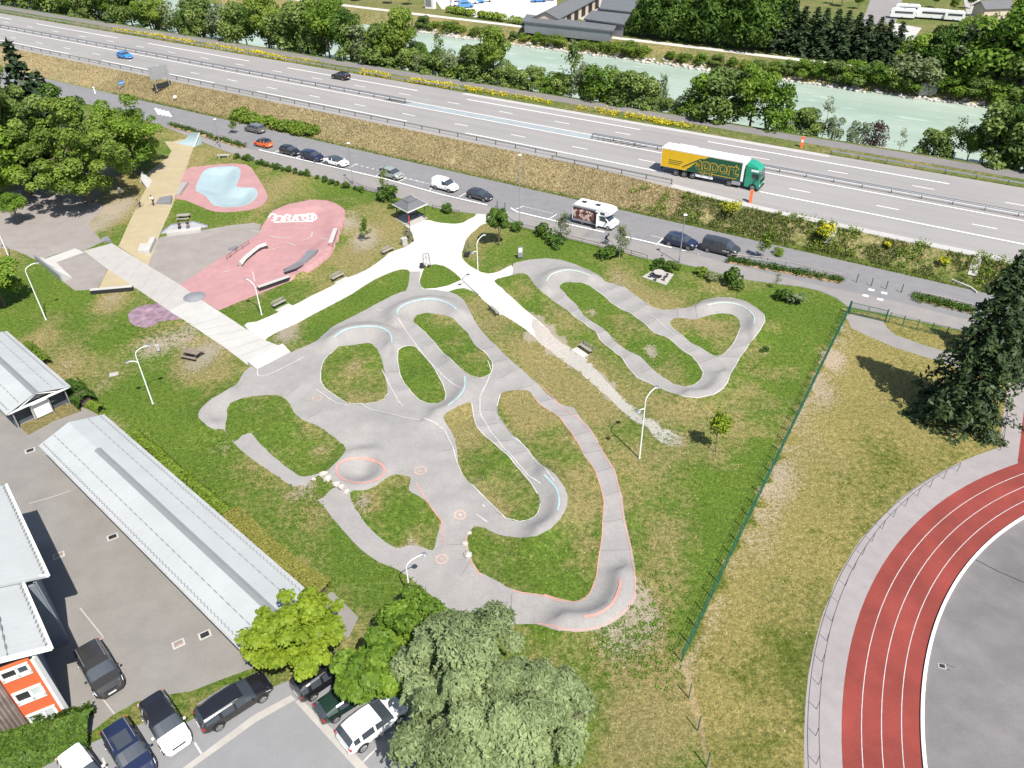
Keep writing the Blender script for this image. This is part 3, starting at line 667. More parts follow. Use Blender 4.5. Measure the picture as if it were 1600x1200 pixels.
# ------------------------------------------------------------------ ground to the horizon, motorway, river
def strip(name, n0, n1, zf, m, label, cat, s0=-900, s1=500, ds=2.5, dn=1.0, jit=(0, 0), zone=None, kind='structure', bumpy=0):
    s = np.unique(np.r_[np.arange(s0, -330, 30), np.arange(-330, 70, ds), np.arange(70, s1+1, 30)]).astype(float)
    k = max(2, int(round((np.mean(n1)-np.mean(n0))/dn))+1) if not callable(n0) and not callable(n1) else max(2, int(7/dn)+1)
    a = n0(s) if callable(n0) else np.full(len(s), float(n0)); b = n1(s) if callable(n1) else np.full(len(s), float(n1))
    a = a+jit[0]*2*(fnoise(s, s*0, 3)-.5); b = b+jit[1]*2*(fnoise(s, s*0+9, 3)-.5)
    t = np.linspace(0, 1, k); nn = a[:, None]+(b-a)[:, None]*t; ss = np.repeat(s[:, None], k, 1)
    P = ss.ravel()[:, None]*U2+nn.ravel()[:, None]*N2
    z = zf(ss.ravel(), nn.ravel(), P)
    if bumpy:
        edge = np.minimum(t, 1-t)[None].repeat(len(s), 0).ravel(); z = z+bumpy*(fnoise(P[:, 0], P[:, 1], 1.9)-.45)*np.clip(edge*6, 0, 1)
    i = np.arange(len(s)-1)[:, None]*k+np.arange(k-1)[None]; i = i.ravel()
    Fc = np.c_[i, i+k, i+k+1, i+1]
    at = None
    if zone is not None: at = {'zone': ('FLOAT_COLOR', np.c_[zone(ss.ravel(), nn.ravel(), P), np.ones(len(P))])}
    o = np_mesh(name, np.c_[P, z], Fc, m, smooth=True, attr=at)
    # wind so that faces look up
    if o.data.polygons[0].normal.z < 0: o.data.flip_normals()
    return tag(o, label, cat, kind=kind)
MT['bank'] = groundmat('straw_coloured_slope_grass', (.06, .09, .018), (.14, .16, .045), (.18, .145, .07), (.40, .325, .19), (.28, .215, .14))
MT['wild'] = groundmat('wild_bank_grass', (.05, .085, .02), (.13, .16, .045), (.17, .14, .06), (.27, .22, .11), (.33, .27, .2))
hz = lambda s, n, P: H(P)
def emb_zone(s, n, P):
    foot = np.clip(1-(n-100.3)/1.3, 0, 1)
    right = sstep(-45, -30, s)
    r = .86-.55*foot-.42*right+.4*(fnoise(P[:, 0], P[:, 1], 5)-.5)
    return np.c_[np.clip(r, 0, 1.2), .12+0*s+.25*(fnoise(P[:, 0], P[:, 1], 3)-.5), 0.15+0*s]
strip('embankment', ROADFAR_N, lambda s: emb_edge(s)-1.1, hz, MT['bank'], 'grassy straw coloured slope between the side road and the motorway', 'embankment', ds=.8, dn=.5, jit=(0, .1), zone=emb_zone, bumpy=.22)
zc = lambda z: (lambda s, n, P: np.full(len(s), z))
strip('motorway_shoulder', lambda s: emb_edge(s)-1.1, lambda s: np.full(len(s), 107.9), zc(ZM), MT['concrete'], 'pale concrete verge along the near side of the motorway', 'verge') if False else None
strip('motorway', lambda s: emb_edge(s)-1.12, 132.4, zc(ZM), MT['asphalt_mot'], 'pale grey dual carriageway motorway', 'motorway', ds=20, dn=3)
wz = lambda d, b, f: (lambda s, n, P: np.c_[np.clip(d+.7*(fnoise(P[:, 0], P[:, 1], 6)-.5), 0, 1.1), np.clip(b+.4*(fnoise(P[:, 0], P[:, 1], 4)-.5), 0, 1), f+0*s])
strip('motorway_verge', 132.4, 136.3, zc(ZM-.01), MT['wild'], 'strip of rough green verge between the motorway and the cycle path', 'verge', ds=1.2, dn=.6, jit=(.15, .15), zone=wz(.35, .2, .3), bumpy=.1)
strip('cycle_path', 136.3, 139.5, zc(ZM), MT['asphalt_dark'], 'dark grey cycle path above the river', 'cycle path', ds=3, dn=1.5, jit=(.1, .1))
strip('river_bank', 139.5, 152, hz, MT['wild'], 'green near river bank dropping to the water', 'river bank', ds=2, dn=1, jit=(.1, 0), zone=wz(.3, .1, .1), bumpy=.15)
strip('river_bank', 183.5, 193.2, hz, MT['wild'], 'dry grassy far river bank with boulders at the foot', 'river bank', ds=2, dn=1, zone=wz(.6, .3, .1), bumpy=.25)
strip('riverside_path', 193.2, 195.6, hz, MT['gravel'], 'pale gravel path along the far river bank', 'path', ds=3, dn=1.2, jit=(.25, .25))
strip('far_ground', 195.6, 330, hz, MT['wild'], 'rough grass behind the riverside path', 'grass', ds=8, dn=4, zone=wz(.4, .15, .1))
strip('far_ground', 330, 3200, hz, MT['wild'], 'distant flat countryside beyond the campsite', 'countryside', s0=-3000, s1=3000, ds=60, dn=200, zone=wz(.3, .1, .1))
m, nt, nd, lk, bs = _nt('glacial_river_water')
tc = nd.new('ShaderNodeTexCoord'); mp = nd.new('ShaderNodeMapping'); mp.vector_type = 'TEXTURE'; mp.inputs['Rotation'].default_value = (0, 0, MA); mp.inputs['Scale'].default_value = (11, 2.2, 1)
lk.new(tc.outputs['Object'], mp.inputs[0]); nw = _noise(nd, lk, mp.outputs[0], 1.6, 6, .65); nw2 = _noise(nd, lk, mp.outputs[0], .25, 3)
cw = _mix(nd, lk, _map(nd, lk, nw2, .3, .7), (.235, .305, .25), (.315, .375, .315)); cw = _mix(nd, lk, _map(nd, lk, nw, .58, .8), cw, (.48, .54, .49))
lk.new(cw, bs.inputs['Base Color']); bs.inputs['Roughness'].default_value = .4; bs.inputs['Specular IOR Level'].default_value = .35
_bump(nd, lk, nw, .35, .3, bs); MT['water'] = m
strip('river', 144, 191, zc(-1.0), MT['water'], 'milky pale green glacial river', 'river', ds=10, dn=5)
# ring of land around the mapped park
ring_o = [(-3500, -2500), (3500, -2500), tuple(sn(3000, ROADFAR_N)), tuple(sn(-3000, ROADFAR_N))]
rv = [Vector(p) for p in list(map(tuple, NEAR))+ring_o]
n1 = len(NEAR)
v_, e_, f_, *_ = delaunay_2d_cdt(rv, [(i, (i+1) % n1) for i in range(n1)]+[(n1+i, n1+(i+1) % 4) for i in range(4)], [], 0, 1e-4)
rV = np.array([(v.x, v.y, 0) for v in v_]); rT = np.array(f_, int)
rT = rT[~inside(rV[rT].mean(1)[:, :2], NEAR)]
o = np_mesh('ground', rV, rT, MT['lawn'], attr={'zone': ('FLOAT_COLOR', np.tile([.35, .1, .2, 1], (len(rV), 1)))})
if o.data.polygons[0].normal.z < 0: o.data.flip_normals()
tag(o, 'grassland stretching away around the park', 'ground', kind='structure')
# ------------------------------------------------------------------ painted lines
def ribbon(mb, pts, w, lift=.025, mi=0, step=.4, world=False, zf=None):
    p = np.asarray(pts, float) if world else G(pts)[:, :2]
    out = [p[0]]
    for a, b in zip(p[:-1], p[1:]):
        k = max(1, int(np.linalg.norm(b-a)/step))
        out += [a+(b-a)*j/k for j in range(1, k+1)]
    p = np.array(out); d = np.gradient(p, axis=0); d /= np.maximum(np.hypot(*d.T), 1e-9)[:, None]
    nn = np.c_[-d[:, 1], d[:, 0]]*w/2
    L = p+nn; Rr = p-nn
    zc = (lambda q: H(q)) if zf is None else (lambda q: np.full(len(q), zf))
    zm = zc(p)
    zl = np.maximum(zc(L), zm*0-9)+lift; zr = zc(Rr)+lift
    n = len(p)
    vs = [(*L[i], zl[i]) for i in range(n)]+[(*Rr[i], zr[i]) for i in range(n)]
    mb.add(vs, [(n+i, n+i+1, i+1, i) for i in range(n-1)], mi)
def marks(name, mk, lines, w, label, cat='marking', lift=.025, step=.4, smooth=0):
    mb = MB()
    for l in lines: ribbon(mb, smooth_px(l, False, 3) if smooth else l, w, lift, 0, step)
    return tag(mb.build(name, MT[mk]), label, cat, kind='structure')
# crests of the banked turns
marks('track_line', 'cyan', [[(622,493),(621,486),(630,477),(650,470),(670,467),(690,470),(705,477),(714,485)],[(522,527),(540,515),(570,510),(595,512),(610,522),(612,536)],[(726,588),(726,605),(717,620),(700,634)],[(850,742),(862,754),(870,765),(874,782),(871,798)]], .16, 'light blue line along the crest of the upper banked turns', smooth=1, lift=.03)
marks('track_line', 'mint', [[(854,440),(860,430),(875,424),(890,422),(907,425),(922,431)],[(1105,477),(1125,473),(1150,475),(1170,485),(1179,497),(1177,507)]], .14, 'mint green line along the banked turns of the smaller loop', smooth=1, lift=.03)
marks('track_line', 'coral', [[(970,905),(967,922),(955,945),(935,959),(912,964)],[(526,740),(527,728),(540,719),(562,716),(585,720),(598,728),(601,737),(592,748),(564,755),(536,749),(526,740)]], .2, 'coral red line on the lowest banked turn and the round bowl rim', smooth=1, lift=.03)
whl = [ISL['B'][8:28], ISL['C']+ISL['C'][:1], ISL['D'][9:19]+ISL['D'][21:], [(622,497),(630,510),(648,536),(668,562),(690,585),(708,600),(722,606)], [(597,578),(610,604),(622,626),(630,635)],
       [(564,631),(580,640),(610,646),(630,652),(662,654),(680,661),(695,672),(707,697),(714,722),(722,742)], ISL['E'][3:12], ISL['E'][12:22], ISL['E2'][:1]+ISL['E2'][::-1][:5], [(762,563),(768,580),(760,600),(750,620),(750,645),(765,672),(785,698),(806,720),(826,744),(845,756)],
       ISL['E2'][-6:], [(800,683),(812,690),(828,708),(848,730),(866,752)], [(494,608),(505,616),(526,630),(545,634)]]
marks('track_line', 'white_worn', [l for l in whl], .085, 'white painted edge lines around the islands of the large pump track', lift=.03)
marks('track_line', 'white_worn', [R_TRACK[5:46], R_ISL['R1'][4:26], R_ISL['R2'][9:]+R_ISL['R2'][:2], [(1015,492),(1028,500),(1040,512),(1055,524)]], .075, 'worn white edge line around the smaller pump track loop', lift=.03)
marks('track_line', 'coral', [[(847,603),(880,640),(905,655),(927,680),(947,715),(962,742),(970,780),(974,810),(985,857),(992,900),(992,930),(983,949),(960,968),(938,980),(910,985),(880,984),(840,974)], ISL['E2'][3:24], [(728,838),(731,858),(738,880),(752,900)], [(650,755),(675,795),(690,815),(694,850)], [(800,923),(850,931),(880,941)]], .09, 'thin coral red edge line around the lower right of the large pump track', lift=.028)
mb = MB()
for (x, y), r in (((496,622),.55),((657,736),.6),((719,805),.55),((690,874),.55)):
    c = g1(x, y)
    for r0, r1 in ((0, .35), (.6, 1.0)):
        a = np.linspace(0, 2*math.pi, 25); P = np.r_[c[:2]+r*r1*np.c_[np.cos(a), np.sin(a)], c[:2]+r*max(r0, .02)*np.c_[np.cos(a), np.sin(a)]]
        z = H(P)+.03; mb.add(np.c_[P, z], [(i, i+1, 25+i+1, 25+i) for i in range(24)])
tag(mb.build('ring_mark', MT['orange_pale']), 'faded orange target rings painted on the large pump track', 'marking', kind='structure')
marks('track_line', 'white_worn', [[(402,578),(403,587),(412,588),(430,581),(475,558)], [(745,804),(762,816)], [(754,788),(757,792)], [(588,483),(597,486),(592,487),(600,484)]], .1, 'thin white start line by the concrete ramp of the pump track', lift=.03)
# seams and worn graffiti strokes in the pink bowl
mb = MB()
for l in ([(420,340),(424,335),(430,336),(431,343),(424,345)], [(427,341),(436,338),(442,340),(438,347),(428,347)], [(444,346),(447,336),(454,338),(450,342),(456,346)], [(457,347),(462,336),(466,347)], [(458,343),(466,342)], [(470,338),(477,337),(472,342),(479,345),(470,347)], [(481,335),(480,347)], [(489,333),(487,347)], [(480,341),(490,340)], [(460,338),(490,335),(489,345),(440,347)]):
    ribbon(mb, smooth_px(l, False, 3), .3, .04)
tag(mb.build('graffiti', MT['white']), 'white spray painted scrawl in the pink bowl', 'graffiti', kind='structure')
marks('worn_streak', 'concrete_white', [[(420,368),(440,372),(455,371)],[(448,378),(462,384)],[(470,376),(485,371),(488,362)],[(480,390),(473,394)],[(392,360),(405,362),(415,360)],[(350,425),(360,422)],[(395,425),(398,440)],[(425,390),(436,386)],[(500,372),(512,374)]], .14, 'thin pale wear streaks on the floor of the pink bowl', smooth=1)
# side road
def lineZ(name, mk, lines, w, label, z=0, lift=.02):
    mb = MB()
    for a, b in lines:
        p = flat([a, b], z)[:, :2]; ribbon(mb, p, w, lift, world=True, step=6, zf=z)
    return tag(mb.build(name, MT[mk]), label, 'marking', kind='structure')
bays = [((546,262),(557,256)),((586,276),(595,270)),((620,285),(634,278)),((672,297),(677,290)),((717,308),(729,301)),((806,327),(818,322)),((858,342),(870,335)),((1025,383),(1036,372)),((1089,396),(1093,388)),((428,239),(438,234)),((460,248),(471,243))]
mb = MB()
L = [(385,229),(400,233),(600,279),(690,304),(764,321),(777,312),(808,331),(900,353),(1000,375),(1130,406)]
ribbon(mb, flat(L)[:, :2], .26, .02, world=True, step=5, zf=0)
for a, b in bays: ribbon(mb, flat([a, b])[:, :2], .13, .02, world=True, step=5, zf=0)
for k in range(14):
    for (x0, y0), (x1, y1) in (((556,257),(676,289)),((634,279),(672,288)),((820,323),(865,334)),((990,362),(1034,372))):
        pa = flat([(x0, y0), (x1, y1)])[:, :2]; t0 = k/14; 
        ribbon(mb, [pa[0]+(pa[1]-pa[0])*t0, pa[0]+(pa[1]-pa[0])*(t0+.035)], .12, .022, world=True, step=5, zf=0)
for x, y in ((1362,453),(1353,462),(1382,458),(1376,468)): 
    ribbon(mb, flat([(x-5, y-1), (x+4, y+1)])[:, :2], .5, .02, world=True, step=3, zf=0)
for k in range(4): ribbon(mb, flat([(243+k*6, 169+k*1.6), (249+k*6, 179+k*1.2)])[:, :2], .5, .02, world=True, zf=0)
tag(mb.build('road_marking', MT['white']), 'white parking bay lines along the side road', 'marking', kind='structure')
# pavement of the side road, a lighter sheet
pv = np.r_[_swn[1:-1]+N2*.12, flat([(1700,530),(1500,497),(1430,478),(1340,458),(1290,448),(1210,430),(1130,409),(1000,377.5),(900,355.5),(808,333.5),(770,325),(690,306.5),(600,281.5),(400,235.5),(330,219),(265,199),(150,165),(-60,128)])[:, :2]]
mb = MB(); t_ = delaunay_2d_cdt([Vector(p) for p in pv], [(i, (i+1) % len(pv)) for i in range(len(pv))], [], 1, 1e-4)
vv = [(v.x, v.y, float(H([(v.x, v.y)])[0])+.012) for v in t_[0]]
mb.add(vv, [tuple(f) if (vv[f[1]][0]-vv[f[0]][0])*(vv[f[2]][1]-vv[f[0]][1])-(vv[f[1]][1]-vv[f[0]][1])*(vv[f[2]][0]-vv[f[0]][0]) > 0 else tuple(f[::-1]) for f in t_[2]])
tag(mb.build('pavement', MT['asphalt_walk']), 'lighter asphalt pavement beside the parked cars', 'pavement', kind='structure')
# motorway
def snz(p, z=ZM): g = flat([p], z)[0]; return float(g[:2]@U2), float(g[:2]@N2)
n_ln = snz((720,195))[1]; n_e1 = np.mean([snz(p)[1] for p in ((405,142),(1005,265),(1555,373))]); n_m1 = np.mean([snz(p)[1] for p in ((400,117),(800,197),(1345,300))])
n_lu = np.mean([snz(p)[1] for p in ((626,145),(871,191),(1437,293))]); n_e2 = np.mean([snz(p)[1] for p in ((560,125),(1000,204),(1480,286))]); n_m2 = 2*(n_m1+n_lu)/2-n_m1 - (n_ln-n_e1)+ (n_ln-n_e1)
n_m2 = n_lu-(n_e2-n_lu)
mb = MB(); per = snz((720.5,195))[0]-snz((638.5,179))[0]
def mline(s0, s1, n, w=.2): ribbon(mb, [sn(s0, n), sn(s1, n)], w, .02, world=True, step=25, zf=ZM)
s = snz((720.5,195))[0]-.5*per*3/13-per*30
while s < 60: mline(s, s+per*3.2/13, n_ln, .19); s += per
s = snz((700,159))[0]-per*32
while s < 60: mline(s, s+per*3.2/13, n_lu, .19); s += per
s = snz((405,142))[0]; q = snz((635,190))[0]-s; s -= q*4/3*8
while s < 60: mline(s, s+q, n_e1, .28); s += q*4/3
s = snz((1105,222))[0]; q = snz((1484,286))[0]-s; s -= q*4/3*8
while s < 60: mline(s, s+q, n_e2, .28); s += q*4/3
mline(-700, 300, n_m1, .24); mline(-700, 300, n_m2, .22)
tag(mb.build('motorway_marking', MT['white']), 'white lane and edge lines of the motorway', 'marking', kind='structure')
# concrete shoulders and the paved gap in the central reservation
mb = MB()
MT['median'] = mat('bluish_median_asphalt', (.245, .275, .29), .85, .06, .8, .2)
s0 = snz((640,158))[0]; s1 = snz((925,215))[0]
nm = (n_m1+n_m2)/2
P = [sn(s0, nm-.9), sn(s1, nm-.9), sn(s1+3, nm), sn(s1, nm+.9), sn(s0, nm+.9), sn(s0-3, nm)]
mb.add([(*p, ZM+.014) for p in P], [tuple(range(6))])
tag(mb.build('median_strip', MT['median']), 'bluish grey paved gap in the central reservation', 'median', kind='structure')
mb = MB()
MT['shoulder'] = mat('shoulder_concrete', (.37, .355, .34), .9, .06, .9, .2, speck=(8, .05))
sa = snz((1050,290))[0]
ribbon(mb, [sn(s_, emb_edge(np.array([s_]))[0]-.35) for s_ in np.linspace(sa, 120, 30)], 1.35, .015, world=True, step=8, zf=ZM)
sb0 = snz((727,145))[0]; sb1 = snz((1297,243))[0]
ribbon(mb, [sn(sb0, 131.6), sn(sb1, 131.6)], 1.3, .015, world=True, step=20, zf=ZM)
tag(mb.build('shoulder_slab', MT['shoulder']), 'pale concrete edge slabs of the motorway', 'paving', kind='structure')
# running track lane lines, kerb and rails
mb = MB()
for i in range(3): ribbon(mb, arc_pts(ARC_R1-LANE*i), .05, .012, world=True, step=1.2, zf=None)
tag(mb.build('lane_line', MT['white_worn']), 'white lane lines of the red running track', 'marking', kind='structure')
mb = MB()
for a in (R(150), R(163), R(177), R(192)):
    d_ = np.array([math.cos(a), math.sin(a)]); ribbon(mb, [ARC_C+d_*(aprR-.1), ARC_C+d_*(ARC_R1-2.6*LANE)], .035, .01, world=True, step=1)
tag(mb.build('track_seam', MT['tartan_dark'] if 'tartan_dark' in MT else mat('dark_seam', (.2, .035, .03), .9)), 'faint dark seams across the running track', 'seam', kind='structure')
mb = MB(); ri = ARC_R1-3*LANE
a = arc_pts(ri+.08, n=160); b = arc_pts(ri-.13, n=160); n = len(a)
mb.add([(*p, .002) for p in a]+[(*p, .13) for p in a]+[(*p, .13) for p in b]+[(*p, .002) for p in b], [(j*n+i, j*n+i+1, (j+1)*n+i+1, (j+1)*n+i) for j in range(3) for i in range(n-1)])
o = mb.build('track_kerb', MT['white_metal']); tag(o, 'raised white kerb along the inside of the running track', 'kerb')

marks('bay_line', 'white_worn', [[(304,1160),(315,1178)],[(160,1184),(170,1208)],[(215,1142),(246,1208)],[(512,1106),(497,1120)],[(542,1146),(531,1155)],[(589,1169),(566,1192)]], .12, 'white parking bay lines of the lower left car park', lift=.012)
marks('yard_joint', 'concrete', [[(125,950),(162,996),(125,1017)],[(122,1040),(150,1078),(179,1116)],[(45,787),(80,777),(110,767)]], .09, 'pale joint lines in the school yard', lift=.012)

def grid_lines(a, b, n, wd, lab, mk='concrete', z=.006):
    """thin joints across a strip between two edge polylines (photo pixels)"""
    mb = MB(); A = G(a)[:, :2]; B = G(b)[:, :2]
    for i in range(1, n):
        t = i/n; f = lambda P: np.array([np.interp(t*(len(P)-1), range(len(P)), P[:, k]) for k in (0, 1)]); ribbon(mb, [f(A), f(B)], wd, z, world=True, step=2)
    tag(mb.build('slab_joint', MT[mk]), lab, 'joint', kind='structure')
MT['joint'] = mat('dusty_joint', (.25, .235, .215), .9, .1, 3, .5)
grid_lines([(176,381),(230,414),(300,458)], [(131,392),(212,450),(266,485)], 7, .05, 'thin joints across the upper half of the walkway', 'joint')
grid_lines([(302,460),(380,511),(442,543)], [(267,486),(317,520),(389,570)], 9, .05, 'thin joints across the lower half of the walkway', 'joint')
grid_lines([(256,224),(225,300),(186,384)], [(302,229),(277,300),(231,414)], 8, .05, 'thin joints across the ochre strip', 'joint')

mb = MB()
for a, b in ROLL: ribbon(mb, [a+(b-a)*.04, b-(b-a)*.04], .035, .02, world=True, step=.3)
MT['seam'] = mat('asphalt_seam', (.15, .14, .135), .9, .1, 3, .5)
tag(mb.build('asphalt_seam', MT['seam']), 'thin paving seams across the rollers of the pump track', 'seam', kind='structure')
# ------------------------------------------------------------------ plants
MT['lf_maple'] = leafmat('maple_leaf', (.13, .20, .012), (.31, .41, .035), .4)
MT['lf_green'] = leafmat('green_leaf', (.05, .115, .01), (.19, .30, .035))
MT['lf_dark'] = leafmat('dark_green_leaf', (.028, .07, .010), (.115, .20, .03))
MT['lf_olive'] = leafmat('olive_leaf', (.07, .12, .012), (.24, .335, .055))
MT['lf_willow'] = leafmat('willow_leaf', (.12, .165, .06), (.46, .53, .26), .4)
MT['lf_river'] = leafmat('riverside_leaf', (.06, .11, .02), (.22, .30, .08))
MT['lf_grey'] = leafmat('grey_green_leaf', (.09, .125, .055), (.23, .28, .14))
MT['lf_purple'] = leafmat('purple_leaf', (.05, .025, .028), (.11, .05, .05))
MT['lf_conifer'] = leafmat('conifer_needle', (.010, .024, .010), (.035, .06, .022), .1)
MT['lf_fir'] = leafmat('fir_needle', (.008, .022, .006), (.05, .078, .022), .1)
MT['lf_laurel'] = leafmat('hedge_leaf', (.09, .16, .012), (.24, .33, .045))
MT['lf_trim'] = leafmat('clipped_hedge_leaf', (.17, .18, .035), (.30, .29, .07))
MT['lf_yellow'] = leafmat('yellow_broom_flower', (.40, .36, .01), (.58, .52, .03), .3)
MT['lf_straw'] = leafmat('straw_grass_blade', (.27, .22, .105), (.52, .43, .26), .35)
MT['lf_grass'] = leafmat('green_grass_blade', (.05, .09, .012), (.17, .225, .045), .3)
def leaves(C, Nn, size, asp=1.7, tint=None, rg=rng):
    n = len(C); Nn = Nn/np.maximum(np.linalg.norm(Nn, axis=1), 1e-6)[:, None]
    r = rg.normal(size=(n, 3)); u = np.cross(Nn, r); u /= np.maximum(np.linalg.norm(u, axis=1), 1e-6)[:, None]
    v = np.cross(Nn, u); s = (size*rg.uniform(.65, 1.3, n))[:, None]
    V = np.stack([C-u*s*asp*.5, C-v*s*.5, C+u*s*asp*.5, C+v*s*.5], 1)
    Fc = np.arange(n*4).reshape(n, 4)
    t = rg.random(n) if tint is None else tint
    return V.reshape(-1, 3), Fc, np.repeat(t, 4)
def blob_pts(blobs, n, rg=rng, shell=.28, up=.25, loose=.55, under=.35):
    B = np.array(blobs, float); w = (B[:, 3]*B[:, 4]+B[:, 3]*B[:, 5])
    i = rg.choice(len(B), n, p=w/w.sum()); d = rg.normal(size=(n, 3)); d /= np.linalg.norm(d, axis=1)[:, None]
    k = (d[:, 2] < -.2) & (rg.random(n) > under); d[k, 2] *= -1
    r = 1-shell*rg.random(n)**1.5+rg.normal(0, .05, n)
    C = B[i, :3]+d*B[i, 3:6]*r[:, None]
    Nn = d+rg.normal(0, loose, (n, 3))+np.array([0, 0, up])
    bt = rg.random(len(B))
    return C, Nn, np.clip(.5*bt[i]+.5*rg.random(n), 0, 1)
def crown_blobs(c, rad, n, br, rg=rng, squash=.8, flatb=.55):
    """n blobs of radius ~br spread through an ellipsoid"""
    out = []
    while len(out) < n:
        d = rg.normal(size=3); d /= np.linalg.norm(d); r = rg.random()**.45
        if d[2] < 0: d[2] *= flatb
        p = np.array(c)+d*np.array(rad)*r*.86; s = br*rg.uniform(.65, 1.3)
        out.append([*p, s, s, s*squash])
    return out
def trunk_mb(h, r, limbs, crown_c, crown_r, rg=rng, lean=.03):
    mb = MB(); k = 6
    pts = [(lean*h*(t**2)*math.sin(3*t+1), lean*h*t*math.cos(2*t), h*t) for t in np.linspace(0, 1, k)]
    mb.tube(pts, [r*(1.25-.25*min(1, t*6))*(1-t*.72) for t in np.linspace(0, 1, k)], 8)
    for i in range(limbs):
        t = rg.uniform(.35, .9); b = Vector(pts[int(t*(k-1))]); a = rg.uniform(0, 2*math.pi)
        e = Vector(crown_c)+Vector((math.cos(a)*crown_r[0]*.75, math.sin(a)*crown_r[1]*.75, crown_r[2]*rg.uniform(-.2, .7)))
        m_ = b.lerp(e, .5)+Vector((0, 0, -.06*h*0+.04*h))
        mb.tube([b, m_, e], [r*.38*(1-t*.4), r*.22, r*.06], 6)
    return mb
SH = {}
def proto(key, lm, bark, trunk, C, Nn, tint, size, asp=1.7):
    V, Fc, t = leaves(C, Nn, size, asp, tint)
    root = thing(key[0], 'tree', 'tree'); 
    if trunk is not None: trunk.build('trunk', MT[bark], root, smooth=1.0)
    np_mesh('crown', V, Fc, MT[lm], root, attr={'tint': ('FLOAT', t)})
    root.location = (0, 0, -500); SH[key[1]] = root; return root
def use(key, loc, h=None, rz=None, label='', cat='tree', group=None, base=None, wide=1.0, name=None):
    """place a copy of a plant; h = wanted height, base = its built height"""
    r0 = SH[key]; s = 1.0 if h is None else h/BASEH[key]
    rz = random.uniform(0, 6.28) if rz is None else rz
    o = dup(r0, loc, rz, label, scale=(s*wide, s*wide, s), group=group); o['category'] = cat
    if name: o.name = name
    return o
BASEH = {}
def mk_broad(key, lm, h=10, rad=(4, 4, 3.6), nb=34, br=1.35, n=8500, size=.28, name='broadleaf_tree', bark='bark', tr=.22, seed=1):
    rg = np.random.default_rng(seed); cz = h-rad[2]
    bl = crown_blobs((0, 0, cz), rad, nb, br, rg); C, Nn, t = blob_pts(bl, n, rg)
    sc = h/C[:, 2].max(); C[:, 2] *= sc
    proto((name, key), lm, bark, trunk_mb(h*.72, tr, 7, (0, 0, cz), rad, rg), C, Nn, t, size); BASEH[key] = h
def mk_bush(key, lm, h=6, rad=2.4, nb=26, br=.9, n=4600, size=.23, name='riverside_bush', seed=1, trunk=True, asp=1.8):
    rg = np.random.default_rng(seed); bl = []
    for i in range(nb):
        z = rg.uniform(.12, .9)*h; rr = rad*(1-.55*(z/h)**2)*math.sqrt(rg.random()); a = rg.uniform(0, 6.283); s = br*rg.uniform(.6, 1.25)
        bl.append([rr*math.cos(a), rr*math.sin(a), z, s, s, s*1.15])
    C, Nn, t = blob_pts(bl, n, rg, loose=.7); C[:, 2] = np.maximum(C[:, 2], .02*h); C[:, 2] *= h/C[:, 2].max()
    mb = None
    if trunk:
        mb = MB()
        for i in range(5):
            a = rg.uniform(0, 6.283); e = (rad*.6*math.cos(a), rad*.6*math.sin(a), h*rg.uniform(.6, .85))
            mb.tube([(0.1*math.cos(a), .1*math.sin(a), 0), (e[0]*.35, e[1]*.35, e[2]*.5), e], [.016*h, .010*h, .003*h], 5)
    proto((name, key), lm, 'bark', mb, C, Nn, t, size, asp); BASEH[key] = h
def mk_sparse(key, lm, h=8, rad=2.0, n=700, size=.24, name='slender_tree', seed=1, bark='bark', low=.25, nbr=26):
    rg = np.random.default_rng(seed); mb = MB()
    pts = [(0.03*h*math.sin(t*4), .02*h*math.cos(t*3)-.02*h, h*t) for t in np.linspace(0, 1, 7)]
    mb.tube(pts, [.011*h*(1-.85*t) for t in np.linspace(0, 1, 7)], 6); Cs = []
    for i in range(nbr):
        t = low+(1-low)*rg.random(); b = np.array(pts[int(t*6)]); b[2] = t*h; a = rg.uniform(0, 6.283); L = rad*(1.05-.75*(t-low)/(1-low))*rg.uniform(.6, 1.1)
        e = b+np.array([math.cos(a)*L, math.sin(a)*L, L*rg.uniform(.4, 1.0)]); mb.tube([b, (b+e)/2+np.array([0, 0, -.05*L]), e], [.004*h, .0028*h, .001*h], 4)
        k = n//nbr; q = b+(e-b)*rg.uniform(.3, 1.05, (k, 1))+rg.normal(0, .14*rad, (k, 3)); Cs.append(q)
    C = np.vstack(Cs); C[:, 2] *= h/C[:, 2].max(); Nn = rg.normal(size=C.shape)+np.array([0, 0, .5])
    proto((name, key), lm, bark, mb, C, Nn, rg.random(len(C)), size); BASEH[key] = h
